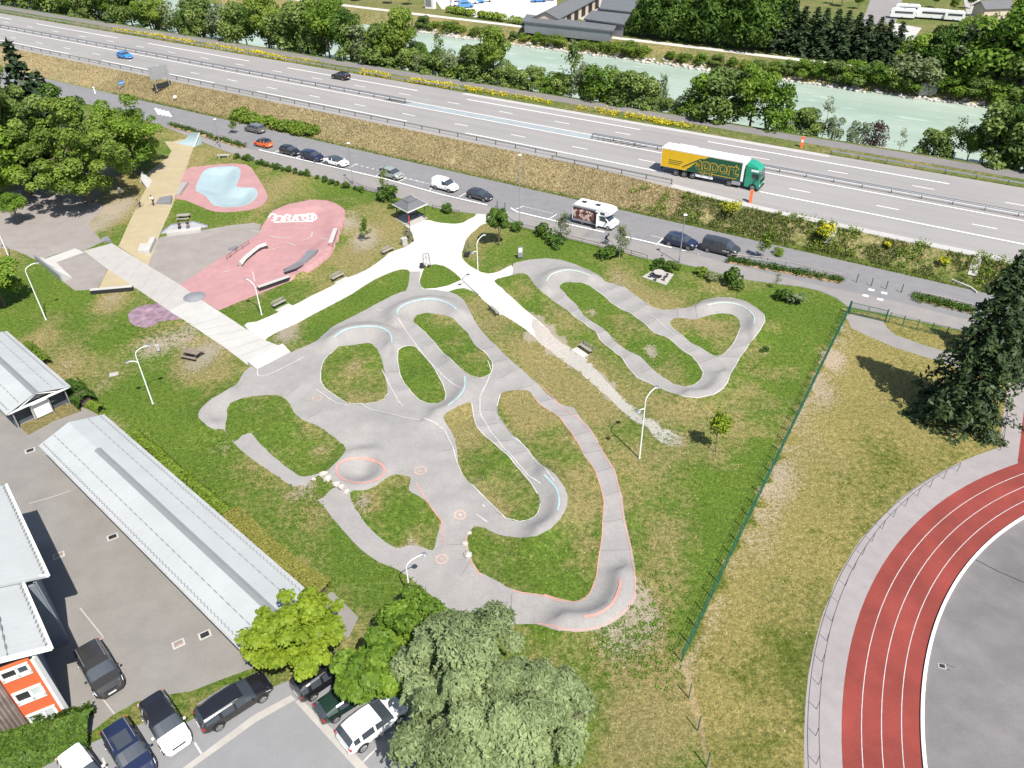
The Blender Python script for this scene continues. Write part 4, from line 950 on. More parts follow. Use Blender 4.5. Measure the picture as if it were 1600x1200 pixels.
def mk_conifer(key, lm, h=12, rad=2.6, levels=22, per=9, nl=34, size=.3, name='conifer', seed=1, droop=.35, low=.06, asp=2.4):
    rg = np.random.default_rng(seed); mb = MB(); mb.tube([(0, 0, 0), (0, 0, h*.5), (0, 0, h*.98)], [.02*h, .012*h, .002*h], 8)
    Cs = []; Ns = []; Ts = []
    for l in range(levels):
        t = low+(1-low)*(l+.5)/levels; z = h*t; L0 = rad*(1-t)**.75*1.05+.12
        m_ = max(4, int(per*(1-.45*t)))
        for i in range(m_):
            a = 2*math.pi*(i+rg.random())/m_; L = L0*rg.uniform(.5, 1.15); k = max(6, int(nl*L/rad*rg.uniform(.8, 1.2)))
            u = rg.random(k)**.7; d = np.array([math.cos(a), math.sin(a)]); w = rg.normal(0, .11*L+.05, k)*(1.2-u*.7)
            x = d[0]*u*L-d[1]*w; y = d[1]*u*L+d[0]*w; zz = z+.12*L*u-droop*L*u*u*1.6+rg.normal(0, .05*L, k)
            Cs.append(np.c_[x, y, zz]); Ns.append(np.c_[d[0]*.5+rg.normal(0, .5, k), d[1]*.5+rg.normal(0, .5, k), .7+rg.normal(0, .35, k)]); Ts.append(np.clip(.25+.6*u+rg.normal(0, .25, k)+rg.normal(0, .12), 0, 1))
    C = np.vstack(Cs); C[:, 2] = np.maximum(C[:, 2], .03)
    proto((name, key), lm, 'bark', mb, C, np.vstack(Ns), np.concatenate(Ts), size, asp); BASEH[key] = h
for i in range(3): mk_broad('broad%d' % i, 'lf_green', seed=10+i)
for i in range(2): mk_broad('olive%d' % i, 'lf_olive', seed=20+i, rad=(3.6, 3.6, 4.0))
for i in range(2): mk_broad('bdark%d' % i, 'lf_dark', seed=30+i, n=9500, nb=44, rad=(4.2, 4.2, 4.4))
for i in range(3): mk_bush('rbush%d' % i, 'lf_river', seed=40+i)
for i in range(2): mk_bush('gbush%d' % i, 'lf_green', seed=44+i, n=2800)
mk_bush('obush0', 'lf_olive', seed=47, h=4, rad=2.4, n=1800); mk_bush('obush1', 'lf_olive', seed=48, h=4, rad=2.2, n=1800)
mk_bush('pbush0', 'lf_purple', seed=49, n=1500)
mk_bush('greybush0', 'lf_grey', seed=50, n=1700); mk_bush('greybush1', 'lf_grey', seed=57, n=1500, nb=14)
for i in range(2): mk_bush('shrub%d' % i, 'lf_dark', seed=51+i, h=1.4, rad=.75, nb=12, br=.38, n=800, size=.13, name='shrub')
for i in range(2): mk_bush('shrubl%d' % i, 'lf_laurel', seed=53+i, h=1.2, rad=.6, nb=10, br=.32, n=600, size=.13, name='shrub')
mk_bush('shrubg0', 'lf_grey', seed=56, h=1.0, rad=.6, nb=9, br=.3, n=500, size=.12, name='shrub')
for i in range(2): mk_sparse('sparse%d' % i, 'lf_river', seed=60+i, n=900)
mk_sparse('bare0', 'lf_grey', seed=63, n=260, nbr=20)
mk_sparse('birch0', 'lf_grey', seed=64, h=5, rad=1.35, n=900, size=.15, bark='birch', nbr=34, name='young_tree')
mk_sparse('young0', 'lf_green', seed=65, h=4.5, rad=1.2, n=900, size=.17, nbr=30, name='young_tree', low=.3)
mk_sparse('young1', 'lf_maple', seed=66, h=4.5, rad=1.3, n=750, size=.18, nbr=26, name='young_tree', low=.35)
mk_sparse('thinyoung', 'lf_olive', seed=67, h=4.5, rad=1.1, n=260, size=.14, nbr=20, name='young_tree', low=.3)
mk_broad('round0', 'lf_dark', h=4.5, rad=(1.25, 1.25, 1.6), nb=20, br=.5, n=2600, size=.17, name='young_tree', tr=.07, seed=70)
for i in range(2): mk_bush('mass%d' % i, 'lf_dark', seed=58+i, h=13, rad=5.2, nb=46, br=2.0, n=7000, size=.46, name='broadleaf_tree')
for i in range(3): mk_conifer('con%d' % i, 'lf_conifer', seed=80+i, rad=2.9, per=8, nl=26, size=.36)
def place(key, base, top, label, cat='tree', group=None, wide=1.0, hmin=.3, z=None, name=None, rz=None):
    p = g1(*base) if z is None else flat([base], z)[0]
    h = max(hmin, height_at(p, top)); return use(key, p-np.array([0, 0, .05]), h, rz, label, cat, group, wide=wide, name=name)

# the near trees at the bottom edge -----------------------------------------------------
def big_tree(name, label, base, C, Nn, t, lm, size, trunk, bark='bark', asp=1.7):
    root = thing(name, label, 'tree', base); trunk.build('trunk', MT[bark], root, smooth=1.0)
    V, Fc, tt = leaves(C, Nn, size, asp, t); np_mesh('crown', V, Fc, MT[lm], root, attr={'tint': ('FLOAT', tt)}); return root
def crown_at(px, z, wpx, hz, nb, br, n, seed, squash=.75, shell=.3, loose=.5, up=.35, flatb=.5):
    """blobs round the point of the crown's middle seen at px at height z; wpx = width in pixels"""
    c = flat([px], z)[0]; w = np.linalg.norm(flat([(px[0]+wpx/2, px[1])], z)[0]-c)
    rg = np.random.default_rng(seed); bl = crown_blobs((0, 0, 0), (w, w, hz), nb, br, rg, squash, flatb)
    C, Nn, t = blob_pts(bl, n, rg, shell, up, loose); return c, w, C, Nn, t
c, w, C, Nn, t = crown_at((462, 990), 4.6, 172, 2.2, 110, .62, 21000, 101, squash=.55, shell=.8, loose=.5, up=1.0)
base = np.array([c[0], c[1]+.2, 0]); C = C+(c-base); big_tree('maple_tree', 'bright lime green maple overhanging the end of the long metal roofed shed', base, C, Nn, t, 'lf_maple', .22, trunk_mb(4.2, .2, 9, c-base, (w, w, 1.6)), asp=1.25)
c, w, C, Nn, t = crown_at((642, 965), 3.6, 120, 1.9, 30, .75, 8000, 102, up=.5)
base = np.array([c[0], c[1], 0]); big_tree('broadleaf_tree', 'small deep green tree tucked between the willow and the lamp post', base, C+(c-base), Nn, t, 'lf_green', .2, trunk_mb(3.4, .14, 6, c-base, (w, w, 1.2)))
c, w, C, Nn, t = crown_at((585, 1040), 4.2, 125, 2.0, 26, .8, 7000, 103, up=.6)
base = np.array([c[0], c[1], 0]); big_tree('broadleaf_tree', 'mid green tree between the lime green maple and the big willow', base, C+(c-base), Nn, t, 'lf_green', .24, trunk_mb(3.8, .14, 6, c-base, (w, w, 1.4)))
def willow(label, px, z, wpx, hz, nb, br, n, seed, lm='lf_willow'):
    c, w, C, Nn, t = crown_at(px, z, wpx, hz, nb, br, n//2, seed, squash=.75, shell=.45, up=1.0)
    rg = np.random.default_rng(seed+5); k = 900; i = rg.choice(len(C), k); m_ = n//2//k
    S = C[i]; out = np.r_[S[:, :2]*0]; L = rg.uniform(.6, 1.9, k); j = rg.random((k, m_))
    rad_ = S[:, :2]/np.maximum(np.hypot(S[:, 0], S[:, 1]), .3)[:, None]
    P = S[:, None, :]+np.stack([rad_[:, None, 0]*j*.35*L[:, None], rad_[:, None, 1]*j*.35*L[:, None], -j*L[:, None]], 2)+rg.normal(0, .05, (k, m_, 3))
    P = P.reshape(-1, 3); N_ = np.repeat(Nn[i], m_, 0)*.6+rg.normal(0, .5, (k*m_, 3))+np.array([0, -.2, .5]); T_ = np.clip(np.repeat(t[i], m_)+rg.normal(0, .18, k*m_), 0, 1)
    C = np.r_[C, P]; Nn = np.r_[Nn, N_]; t = np.r_[t, T_]; base = np.array([c[0], c[1], 0]); C = C+(c-base); C[:, 2] = np.maximum(C[:, 2], .1)
    big_tree('willow_tree', label, base, C, Nn, t, lm, .125, trunk_mb(z*.95, .32, 10, c-base, (w, w, hz*.7)), asp=2.8)
willow('largest grey green willow at the bottom edge, covering the parked white car', (738, 1075), 6.0, 300, 3.6, 74, 1.05, 84000, 111)
willow('lower grey green willow crown at the very bottom edge of the park', (715, 1185), 4.2, 210, 2.6, 44, .85, 40000, 112)
willow('paler grey green willow crown reaching toward the lawn on the right', (850, 1110), 4.2, 175, 2.8, 44, .8, 40000, 113)
# grove at the left ---------------------------------------------------------------------
def grove(name, label, base, top, wpx, rz_, nb, br, n, lm, size, seed, z0=.18, asp=1.7, bark='bark'):
    b = g1(*base); h = height_at(b, top); zc_ = h*(1+z0)/2; c = b+np.array([0, 0, zc_]); hz_ = h*(1-z0)/2
    d = (c-np.array([0, 0, HC]))@_fw; w = wpx/2*d/F
    rg = np.random.default_rng(seed); bl = crown_blobs((0, 0, zc_), (w, w, hz_), nb, br, rg, .8, .95); C, Nn, t = blob_pts(bl, n, rg, .35, .8, .5)
    big_tree(name, label, b, C, Nn, t, lm, size, trunk_mb(h*.75, h*.022, 8, (0, 0, zc_), (w, w, hz_), rg), bark, asp)
grove('maple_tree', 'big yellowish green maple at the front of the grove by the skate park', (140,318), (150,150), 205, 0, 95, 1.25, 26000, 'lf_olive', .26, 121, z0=.02)
grove('broadleaf_tree', 'rounded vivid green tree leaning over the ochre skate strip', (215,272), (195,140), 130, 0, 64, 1.15, 15000, 'lf_green', .26, 122, z0=.06)
grove('broadleaf_tree', 'tall loose green tree with hanging sprays at the left edge', (45,305), (18,62), 150, 0, 95, 1.2, 24000, 'lf_river', .25, 123, z0=.03, asp=2.4)
grove('broadleaf_tree', 'dense green tree low at the left edge under the tall one', (0,325), (5,190), 150, 0, 50, 1.4, 9000, 'lf_green', .34, 124)
grove('broadleaf_tree', 'dark green tree behind the big maple of the grove', (110,250), (100,125), 120, 0, 40, 1.4, 7000, 'lf_dark', .36, 125)
grove('broadleaf_tree', 'bright green rounded tree alone at the left edge beside the curved lamp', (8,478), (5,400), 85, 0, 34, 1.0, 8000, 'lf_green', .24, 126)
place('con0', (88,275), (52,62), 'dark conifer rising behind the grove near the motorway', wide=1.2)
place('con1', (100,235), (90,110), 'smaller dark conifer beside the taller one in the grove', wide=1.3)
place('broad1', (30,350), (35,300), 'low leafy tree in the shade at the foot of the grove')
# firs at the right -----------------------------------------------------------------------
mk_conifer('fir', 'lf_fir', seed=90, h=17, rad=4.9, levels=30, per=9, nl=95, size=.24, name='fir_tree', droop=.5, low=.04, asp=2.6)
mk_conifer('fir2', 'lf_fir', seed=91, h=17, rad=4.6, levels=30, per=9, nl=90, size=.24, name='fir_tree', droop=.5, low=.05, asp=2.6)
p = g1(1496,650); use('fir', p, 17.8, 1.0, 'tallest dark fir tree by the rail of the running track')
p = g1(1572,575); use('fir2', p, 13.5, 2.0, 'second dark fir tree behind the tallest one at the right edge')
for k in ('fir', 'fir2'):
    r0 = SH.pop(k)
    for ch in list(r0.children): bpy.data.objects.remove(ch)
    bpy.data.objects.remove(r0)
# young trees and shrubs in the park ------------------------------------------------------
place('round0', (780,384), (780,324), 'dense round dark green young tree on the lawn by the white square')
place('young0', (573,376), (571,341), 'young green tree on bare ground beside the pink bowl')
place('birch0', (880,381), (882,331), 'thin grey green birch by the pavement in front of the camper')
place('birch0', (967,403), (972,349), 'thin grey green birch by the pavement beside the cyclist')
place('thinyoung', (603,311), (603,262), 'sparse young tree in front of the silver car')
place('young0', (1190,404), (1191,361), 'young tree in the planted strip past the dark van')
place('young1', (1118,707), (1131,645), 'yellowish young tree alone on the lawn right of the tall white lamp')
place('young0', (366,209), (365,180), 'young tree in the planted strip at the start of the parked cars')
place('thinyoung', (1211,452), (1213,425), 'leafless looking sapling by the kerb of the pavement')
park_shrubs = [('shrub0',(850,369),(850,350),'round light shrub at the pavement edge left of the birch',1.3),('shrub1',(871,383),(870,366),'dark spreading shrub at the foot of the birch by the camper',1.6),('shrub1',(952,400),(950,384),'low dark shrub beside the second birch',1.8),('shrub0',(1029,419),(1031,404),'dark leafy shrub at the pavement left of the grey lamp post',1.3),('shrub0',(1049,422),(1050,407),'dark leafy shrub against the grey lamp post',1.3),('shrubl0',(1095,430),(1096,417),'upright light shrub right of the grey lamp post',1.2),('shrubg0',(1113,437),(1113,425),'pale flowering shrub near the round table lawn',1.4),('shrub0',(1145,447),(1146,420),'tallest narrow shrub by the pavement near the dark van',1.0),('shrubg0',(1240,473),(1238,458),'white flowering shrub near the pavement by the gate',1.6),('shrub1',(1226,468),(1226,450),'dark shrub next to the white flowering one',1.2),
 ('shrub0',(698,331),(698,317),'small round clipped dark bush beside the shelter',1.3),('shrub1',(605,309),(601,288),'dark shrub at the foot of the sparse sapling',1.5),('shrub0',(617,325),(618,312),'small dark shrub behind the shelter roof',1.1),('shrub0',(1195,549),(1195,541),'tiny dark bush on the lawn right of the smaller loop',1.2),('shrub1',(806,358),(804,345),'small dark shrub behind the round young tree',1.5),('shrubl1',(1215,398),(1215,388),'low shrub in the planted strip beside the road',1.4)]
for k, b, t_, l, w_ in park_shrubs: place(k, b, t_, l, 'shrub', wide=w_, name='shrub')
for i, (x, y) in enumerate([(371,248),(382,250),(390,251),(402,256),(411,258),(418,260),(427,262),(434,264),(443,267),(451,268),(462,271),(470,274),(481,275),(496,279),(508,284),(518,288),(527,290),(540,294),(556,297),(566,300)]):
    place('shrub%d' % (i % 2), (x, y), (x, y-[9, 8, 11, 7, 10][i % 5]), 'small planted shrub in the row between the skate park and the pavement', 'shrub', 'shrubs planted along the pavement by the skate park', wide=.95, name='shrub')
# broad shrub thicket at the foot of the bank
rg = np.random.default_rng(131); bl = []
for i in range(60):
    tt = rg.random(); x = 362+tt*130; y = 189+tt*26+rg.normal(0, 2); p = g1(x, y-rg.uniform(0, 13)*(1-tt*.6)); s = rg.uniform(.6, 1.1); bl.append([*p+np.array([0, 0, .7]), s*1.3, s*1.3, s])
C, Nn, t = blob_pts(bl, 7000, rg); b0 = g1(430,205); root = thing('thicket', 'vivid green thicket at the foot of the bank above the grey car', 'thicket', b0)
V, Fc, tt = leaves(C-b0, Nn, .3, 1.6, t); np_mesh('foliage', V, Fc, MT['lf_laurel'], root, attr={'tint': ('FLOAT', tt)})
# clipped and loose hedges by the sheds
def hedge(label, line, w, h, n, lm, size, seed, boxy=True, name='hedge', cat='hedge'):
    rg = np.random.default_rng(seed); p = G(line)[:, :2]; seg = np.linalg.norm(np.diff(p, axis=0), axis=1); cum = np.r_[0, np.cumsum(seg)]
    u = rg.random(n)*cum[-1]; i = np.clip(np.searchsorted(cum, u)-1, 0, len(seg)-1); f = (u-cum[i])/seg[i]+rg.normal(0, .02, n); q = p[i]+(p[i+1]-p[i])*f[:, None]
    d = (p[i+1]-p[i])/seg[i][:, None]; nn = np.c_[-d[:, 1], d[:, 0]]
    hh = h*(1+(0.08 if boxy else .7)*(fnoise(q[:, 0], q[:, 1], 1.6)-.5)*2)
    k = rg.random(n); top = k < .7; lat = np.where(top, rg.uniform(-1, 1, n), np.sign(rg.random(n)-.5)*rg.uniform(.9, 1.05, n)); z = np.where(top, hh*(1-(0 if boxy else .6)*lat**2)*rg.uniform(.93, 1.04, n), hh*rg.uniform(.05, .95, n))
    C = np.c_[q+nn*(lat*w/2)[:, None], z]; Nn = np.c_[nn*np.where(top, 0, lat)[:, None], np.where(top, 1.3, .6)]+rg.normal(0, .4, (n, 3))
    b0 = np.array([*p[len(p)//2], 0]); root = thing(name, label, cat, b0)
    V, Fc, tt = leaves(C-b0, Nn, size, 1.5, None, rg); np_mesh('foliage', V, Fc, MT[lm], root, attr={'tint': ('FLOAT', tt)})
    mb = MB(); p = p.copy(); p[0] += (p[1]-p[0])/np.linalg.norm(p[1]-p[0])*.45; p[-1] += (p[-2]-p[-1])/np.linalg.norm(p[-2]-p[-1])*.45
    for a, b in zip(p[:-1], p[1:]): 
        mb.bar((*(a-b0[:2]), h*.3), (*(b-b0[:2]), h*.3), w*.5, h*.5)
    mb.build('inner_twigs', MT['wood_dark'], root); return root
hedge('clipped yellow brown hedge along the lower end of the long shed', [(365,815),(420,868),(470,910),(512,932)], 1.5, 1.25, 9000, 'lf_trim', .11, 141)
hedge('loose bright green hedge along the middle of the long shed', [(214,690),(258,725),(310,772),(362,812)], 1.1, 1.15, 8000, 'lf_laurel', .14, 142, False)
hedge('low green and yellow hedge behind the upper shed', [(45,545),(75,572)], 1.1, .9, 1800, 'lf_laurel', .13, 143, False)
hedge('dark green bushy hedge in the gap between the two sheds', [(112,612),(126,622),(140,636)], 1.9, 1.5, 4200, 'lf_dark', .13, 144, False)
hedge('dense green spreading bush in front of the orange walled school', [(-10,1195),(60,1168),(110,1152),(146,1143)], 2.7, 1.7, 16000, 'lf_dark', .15, 145, False)
hedge('young yellow green growth beside the dark hedge in the shed gap', [(142,635),(160,645)], .8, .7, 1200, 'lf_laurel', .12, 146, False)
# river bank trees --------------------------------------------------------------------------
ORD = ['first', 'second', 'third', 'fourth', 'fifth', 'sixth', 'seventh', 'eighth', 'ninth', 'tenth', '11th', '12th', '13th', '14th', '15th', '16th', '17th', '18th', '19th', '20th', '21st', '22nd', '23rd', '24th', '25th', '26th', '27th', '28th', '29th', '30th', '31st', '32nd', '33rd', '34th', '35th', '36th', '37th', '38th', '39th', '40th', '41st', '42nd', '43rd', '44th']
def cycy(x): return np.interp(x, [-100, 0, 400, 600, 800, 1000, 1200, 1400, 1600, 1700], [-22, -3, 70, 103, 138, 171, 203, 233, 263, 280])
near_row = [(-20,-55,'broad0',1),(25,-52,'rbush0',1.1),(60,-40,'bdark0',.9),(95,-42,'rbush1',1.2),(130,-32,'broad1',.9),(165,-25,'rbush2',1.2),(205,-20,'broad2',.9),(240,-8,'rbush0',1.2),(280,0,'greybush0',1.1),(315,-8,'rbush1',1.1),(350,5,'greybush0',1.2),(385,8,'bdark1',.8),(420,-15,'olive0',.8),(450,15,'rbush0',1.2),(480,-10,'rbush2',1.0),(515,-5,'broad0',.8),(548,10,'bdark0',.8),(575,35,'greybush1',1.2),(603,30,'rbush1',1.2),(628,8,'olive1',.8),(655,82,'rbush0',1.0),(690,48,'sparse0',.8),(715,75,'greybush0',1.0),(742,65,'rbush1',1.1),(772,38,'olive0',.8),(790,95,'rbush2',1.2),(832,104,'rbush0',1.3),(866,112,'gbush0',1.2),(893,56,'sparse1',.9),(910,100,'greybush1',1.0),(942,98,'gbush1',1.3),(975,106,'rbush2',1.3),(1003,112,'rbush0',1.2),(1032,114,'sparse0',.7),(1062,150,'greybush1',.8),(1100,112,'gbush0',1.2),(1128,108,'rbush1',1.3),(1172,100,'broad1',.85),(1198,125,'gbush1',1.1)]
kindw = {'mass': 'dark green spreading', 'broad': 'full green', 'rbush': 'soft green bushy', 'bdark': 'dark green dense', 'greybu': 'grey green loose', 'olive': 'olive yellowish', 'sparse': 'thin airy', 'gbush': 'bright green bushy', 'bare0': 'almost bare', 'pbush': 'purple leaved', 'obush': 'brownish olive'}
def kw(k): return next(v for q, v in kindw.items() if k.startswith(q))
for i, (x, ty, k, w_) in enumerate(near_row):
    p = flat([(x, cycy(x)-3)], 1.8)[0]; p[2] = H(p[None])[0]
    h = height_at(p, (x, ty)); use(k, p-np.array([0, 0, .1]), h, None, '%s tree beside the cycle path, %s from the left' % (kw(k), ORD[i]), 'tree', 'trees between the cycle path and the river', wide=w_*(1 if h > 7 else 1.15))
for i, (x, up_, k) in enumerate([(585,40,'rbush1'),(612,46,'gbush0'),(640,50,'rbush0'),(665,40,'greybush0'),(678,52,'rbush2'),(704,44,'rbush0'),(728,48,'obush0'),(757,52,'rbush1'),(808,44,'rbush2'),(850,36,'gbush1'),(880,46,'rbush0'),(925,50,'rbush1'),(960,44,'gbush0'),(988,52,'greybush1'),(1018,40,'rbush2'),(1046,34,'rbush0'),(1080,44,'gbush1')]):
    p = flat([(x, cycy(x)-2)], 1.8)[0]; p[2] = H(p[None])[0]; h = height_at(p, (x, cycy(x)-2-up_*.72)); use(k, p-np.array([0, 0, .1]), h, None, '%s bush in the front row along the cycle path, %s from the left' % (kw(k), ORD[i]), 'bush', 'bushes in the front row along the cycle path', wide=1.35, name='riverside_bush')
near_low = [(1232,170,'gbush0',1.3),(1262,168,'rbush1',1.2),(1284,148,'bare0',.9),(1300,182,'greybush1',1.0),(1340,188,'greybush0',1.0),(1368,190,'pbush0',1.0),(1405,198,'bare0',.9),(1462,196,'rbush2',1.2),(1490,182,'bare0',1.1),(1512,195,'bdark0',.8),(1535,176,'sparse1',1.2),(1562,160,'rbush0',1.1),(1592,135,'bdark1',.8),(1620,140,'rbush1',1.1)]
for i, (x, ty, k, w_) in enumerate(near_low):
    p = flat([(x, cycy(x)-3)], 1.8)[0]; p[2] = H(p[None])[0]
    h = height_at(p, (x, ty)); use(k, p-np.array([0, 0, .1]), h, None, '%s bush by the cycle path and open river, %s from the left' % (kw(k), ORD[i]), 'bush', 'bushes between the cycle path and the open river', wide=w_, name='riverside_bush')
rg = np.random.default_rng(151)
for i in range(24): # a second rank behind, thickening the left wood
    x = -40+i*29; p = sn(snz((x, cycy(x)), 2.4)[0], (143.2, 146.5)[i % 2]+rg.uniform(-.5, 1)); k = ['rbush0', 'broad1', 'rbush1', 'broad2', 'olive1', 'bdark0'][i % 6]
    use(k, (*p, H(p[None])[0]-.1), rg.uniform(8, 11), None, '%s tree in the second riverside rank, %s from the left' % (kw(k), ORD[i]), 'tree', 'second rank of riverside trees', wide=.95)
def rivy(x): return np.interp(x, [500, 660, 810, 1000, 1100, 1200, 1300, 1500, 1600], [20, 48, 72, 98, 110, 122, 136, 162, 176])
far_low = [(660,22,'rbush1'),(676,34,'obush0'),(700,30,'obush1'),(716,36,'obush0'),(738,40,'obush1'),(795,48,'rbush0'),(812,50,'obush0'),(832,48,'gbush0'),(850,52,'obush1'),(866,52,'obush0'),(905,60,'obush1'),(928,62,'obush0'),(948,62,'obush1'),(972,62,'obush0'),(992,68,'obush1'),(1040,80,'gbush1'),(1062,84,'obush0'),(1088,80,'gbush0'),(1112,82,'rbush1'),(1138,88,'gbush1'),(1160,92,'obush1'),(1178,90,'rbush2'),(1205,94,'obush0'),(1225,92,'rbush0'),(1250,90,'gbush0'),(1275,94,'gbush1'),(1300,92,'rbush1'),(1325,92,'gbush0'),(1350,94,'rbush2'),(1372,96,'gbush1'),(1395,98,'rbush0'),(1418,82,'greybush0'),(1420,100,'gbush0'),(1474,114,'gbush1'),(1498,112,'gbush0'),(1522,116,'rbush1'),(1546,122,'gbush1'),(1570,126,'rbush0'),(1594,128,'gbush0'),(1618,130,'gbush1')]
for i, (x, ty, k) in enumerate(far_low):
    p = sn(snz((x, rivy(x)), -1)[0], 188.3); p = np.array([*p, H(p[None])[0]])
    h = max(2.0, height_at(p, (x, ty))); use(k, p-np.array([0, 0, .3]), h, None, '%s bush on the far river bank, %s from the left' % (kw(k), ORD[i]), 'bush', 'bushes on the far river bank', wide=1.7, name='riverside_bush')
far_tall = [(990,84,-25,'mass0',1.0),(1030,88,-8,'gbush0',1.1),(1062,86,-30,'mass1',1.0),(1105,92,-25,'mass0',1.0),(1140,94,-35,'mass1',1.05),(1180,96,-20,'mass0',.9),(985,66,-20,'mass1',.9),(1020,66,-25,'mass0',1.0)]
for i, (x, by, ty, k, w_) in enumerate(far_tall):
    p = sn(snz((x, by), 1.8)[0], 200+3*(i % 2)); p = np.array([*p, 1.8]); h = height_at(p, (x, ty))
    use(k, p, h, None, 'tall %s tree across the river by the grey roofs, %s of its clump' % (kw(k), ORD[i]), 'tree', 'clump of tall trees across the river', wide=w_)
for i, x in enumerate(range(1198, 1400, 17)):
    by = 92+(x-1198)*.10; p = sn(snz((x, by), 1.8)[0], 199.5+(i % 2)*1.2); p = np.array([*p, 1.8]); h = height_at(p, (x, np.interp(x, [1198, 1290, 1400], [6, 14, 36])))
    use('con%d' % (i % 3), p, h, None, 'dark conifer in the tall hedge across the river, %s from the left' % ORD[i], 'conifer', 'dark conifer hedge across the river', wide=1.6)
far_right = [(1425,118,52,'gbush0',1.2),(1455,120,38,'mass0',1.0),(1492,122,30,'mass1',1.0),(1525,126,35,'greybush0',1.3),(1555,130,8,'gbush1',1.3),(1590,135,12,'rbush1',1.3),(1620,140,5,'broad0',1.1),(1500,100,22,'olive0',.7),(1545,100,20,'greybush0',.9),(1585,100,-10,'broad1',1.0),(1440,110,60,'bdark1',.8),(1412,100,70,'greybush1',1.1)]
for i, (x, by, ty, k, w_) in enumerate(far_right):
    p = flat([(x, by)], 1.8)[0]; h = height_at(p, (x, ty)); use(k, p, h, None, '%s tree before the campsite across the river, %s from its left' % (kw(k), ORD[i]), 'tree', 'trees in front of the campsite', wide=w_)
far_back = [(1340,14,-12,'olive1',.9),(1315,10,-20,'broad2',.9),(1300,6,-15,'broad1',.9),(1460,12,-8,'broad0',.8),(1488,20,-5,'olive0',.8),(1515,14,-14,'bdark0',.7),(1560,20,-20,'broad2',.9),(640,8,-25,'olive1',.8),(610,6,-25,'broad2',.8),(560,2,-30,'broad0',.8),(1240,0,-25,'broad1',.9),(1210,-4,-30,'bdark1',.9)]
for i, (x, by, ty, k, w_) in enumerate(far_back):
    p = flat([(x, by)], 1.8)[0]; h = height_at(p, (x, ty)); use(k, p, h, None, '%s tree far behind the river at the top edge, %s of those' % (kw(k), ORD[i]), 'tree', 'trees at the top edge behind the river', wide=w_)
hedge_far = [(690,18),(740,26),(800,36),(850,46),(905,53)]
rg = np.random.default_rng(161); p = flat(hedge_far, 1.8); bl = []
for a, b in zip(p[:-1], p[1:]):
    for j in range(14): q = a+(b-a)*rg.random(); s = rg.uniform(.7, 1.2); bl.append([q[0], q[1], q[2]+.9, s*1.3, s*1.3, s])
C, Nn, t = blob_pts(bl, 5000, rg); b0 = p[2]; root = thing('hedge', 'bright green hedge beside the white yard across the river', 'hedge', b0)
V, Fc, tt = leaves(C-b0, Nn, .4, 1.6, t); np_mesh('foliage', V, Fc, MT['lf_laurel'], root, attr={'tint': ('FLOAT', tt)})
# yellow broom along the motorway -----------------------------------------------------------
def broom(label, base, w, h, n, seed, group=None, name='broom_shrub'):
    rg = np.random.default_rng(seed); bl = [[rg.normal(0, w*.3), rg.normal(0, w*.3), h*rg.uniform(.3, .7), w*.3, w*.3, h*.35] for _ in range(9)]
    C, Nn, t = blob_pts(bl, n, rg); root = thing(name, label, 'shrub', base, group=group)
    V, Fc, tt = leaves(C, Nn, .22, 1.5, t); np_mesh('foliage', V, Fc, MT['lf_laurel'], root, attr={'tint': ('FLOAT', tt)})
    C, Nn, t = blob_pts(bl, n, rg, shell=.1); k = C[:, 2] > h*.35; V, Fc, tt = leaves(C[k]+np.array([0, 0, .06]), Nn[k], .2, 1.3, t[k]); np_mesh('flowers', V, Fc, MT['lf_yellow'], root, attr={'tint': ('FLOAT', tt)})
    root.name = name; SH.setdefault('broom', root); return root
b_ = broom('flowering yellow broom on the slope above the side road, by the concrete chute', g1(1287,372), 1.8, 2.0, 420, 171)
broom('yellow flowering broom on the bank behind the orange marker', g1(1140,332), 2.4, 1.6, 300, 172)
broom('small yellow broom low on the slope near the fir trees', g1(1475,413), .9, .9, 160, 173)
broom('small yellow broom in the middle of the slope', g1(1388,386), .8, .7, 120, 174)
rg = np.random.default_rng(175); C = []; 
for (x0, x1, den) in ((205,260,60),(262,325,75),(330,400,55),(400,465,70),(470,515,16),(580,625,55),(655,730,70),(735,800,40),(812,870,20),(905,975,26),(985,1065,55),(1070,1120,12)):
    for _ in range(int(den*1.15)):
        x = rg.uniform(x0, x1); s_ = snz((x, 0*x+cycy(x)+9), ZM)[0]; p = sn(s_, 133.9+.9*(vnoise(s_, 0, 4)-.5)*2+rg.normal(0, .25)); a = np.array([*p, ZM+.05]); 
        r_ = rg.uniform(.1, .55); C.append(a+np.c_[rg.normal(0, r_, (9, 2)), rg.uniform(.05, .95, 9)*rg.uniform(.4, 1.2)])
C = np.vstack(C); V, Fc, tt = leaves(C, rg.normal(size=C.shape)+np.array([0, 0, .8]), .24, 1.4, None, rg)
o = np_mesh('broom_flowers', V, Fc, MT['lf_yellow'], attr={'tint': ('FLOAT', tt)}); tag(o, 'long band of yellow flowering broom along the far motorway rail', 'flowers', kind='stuff')
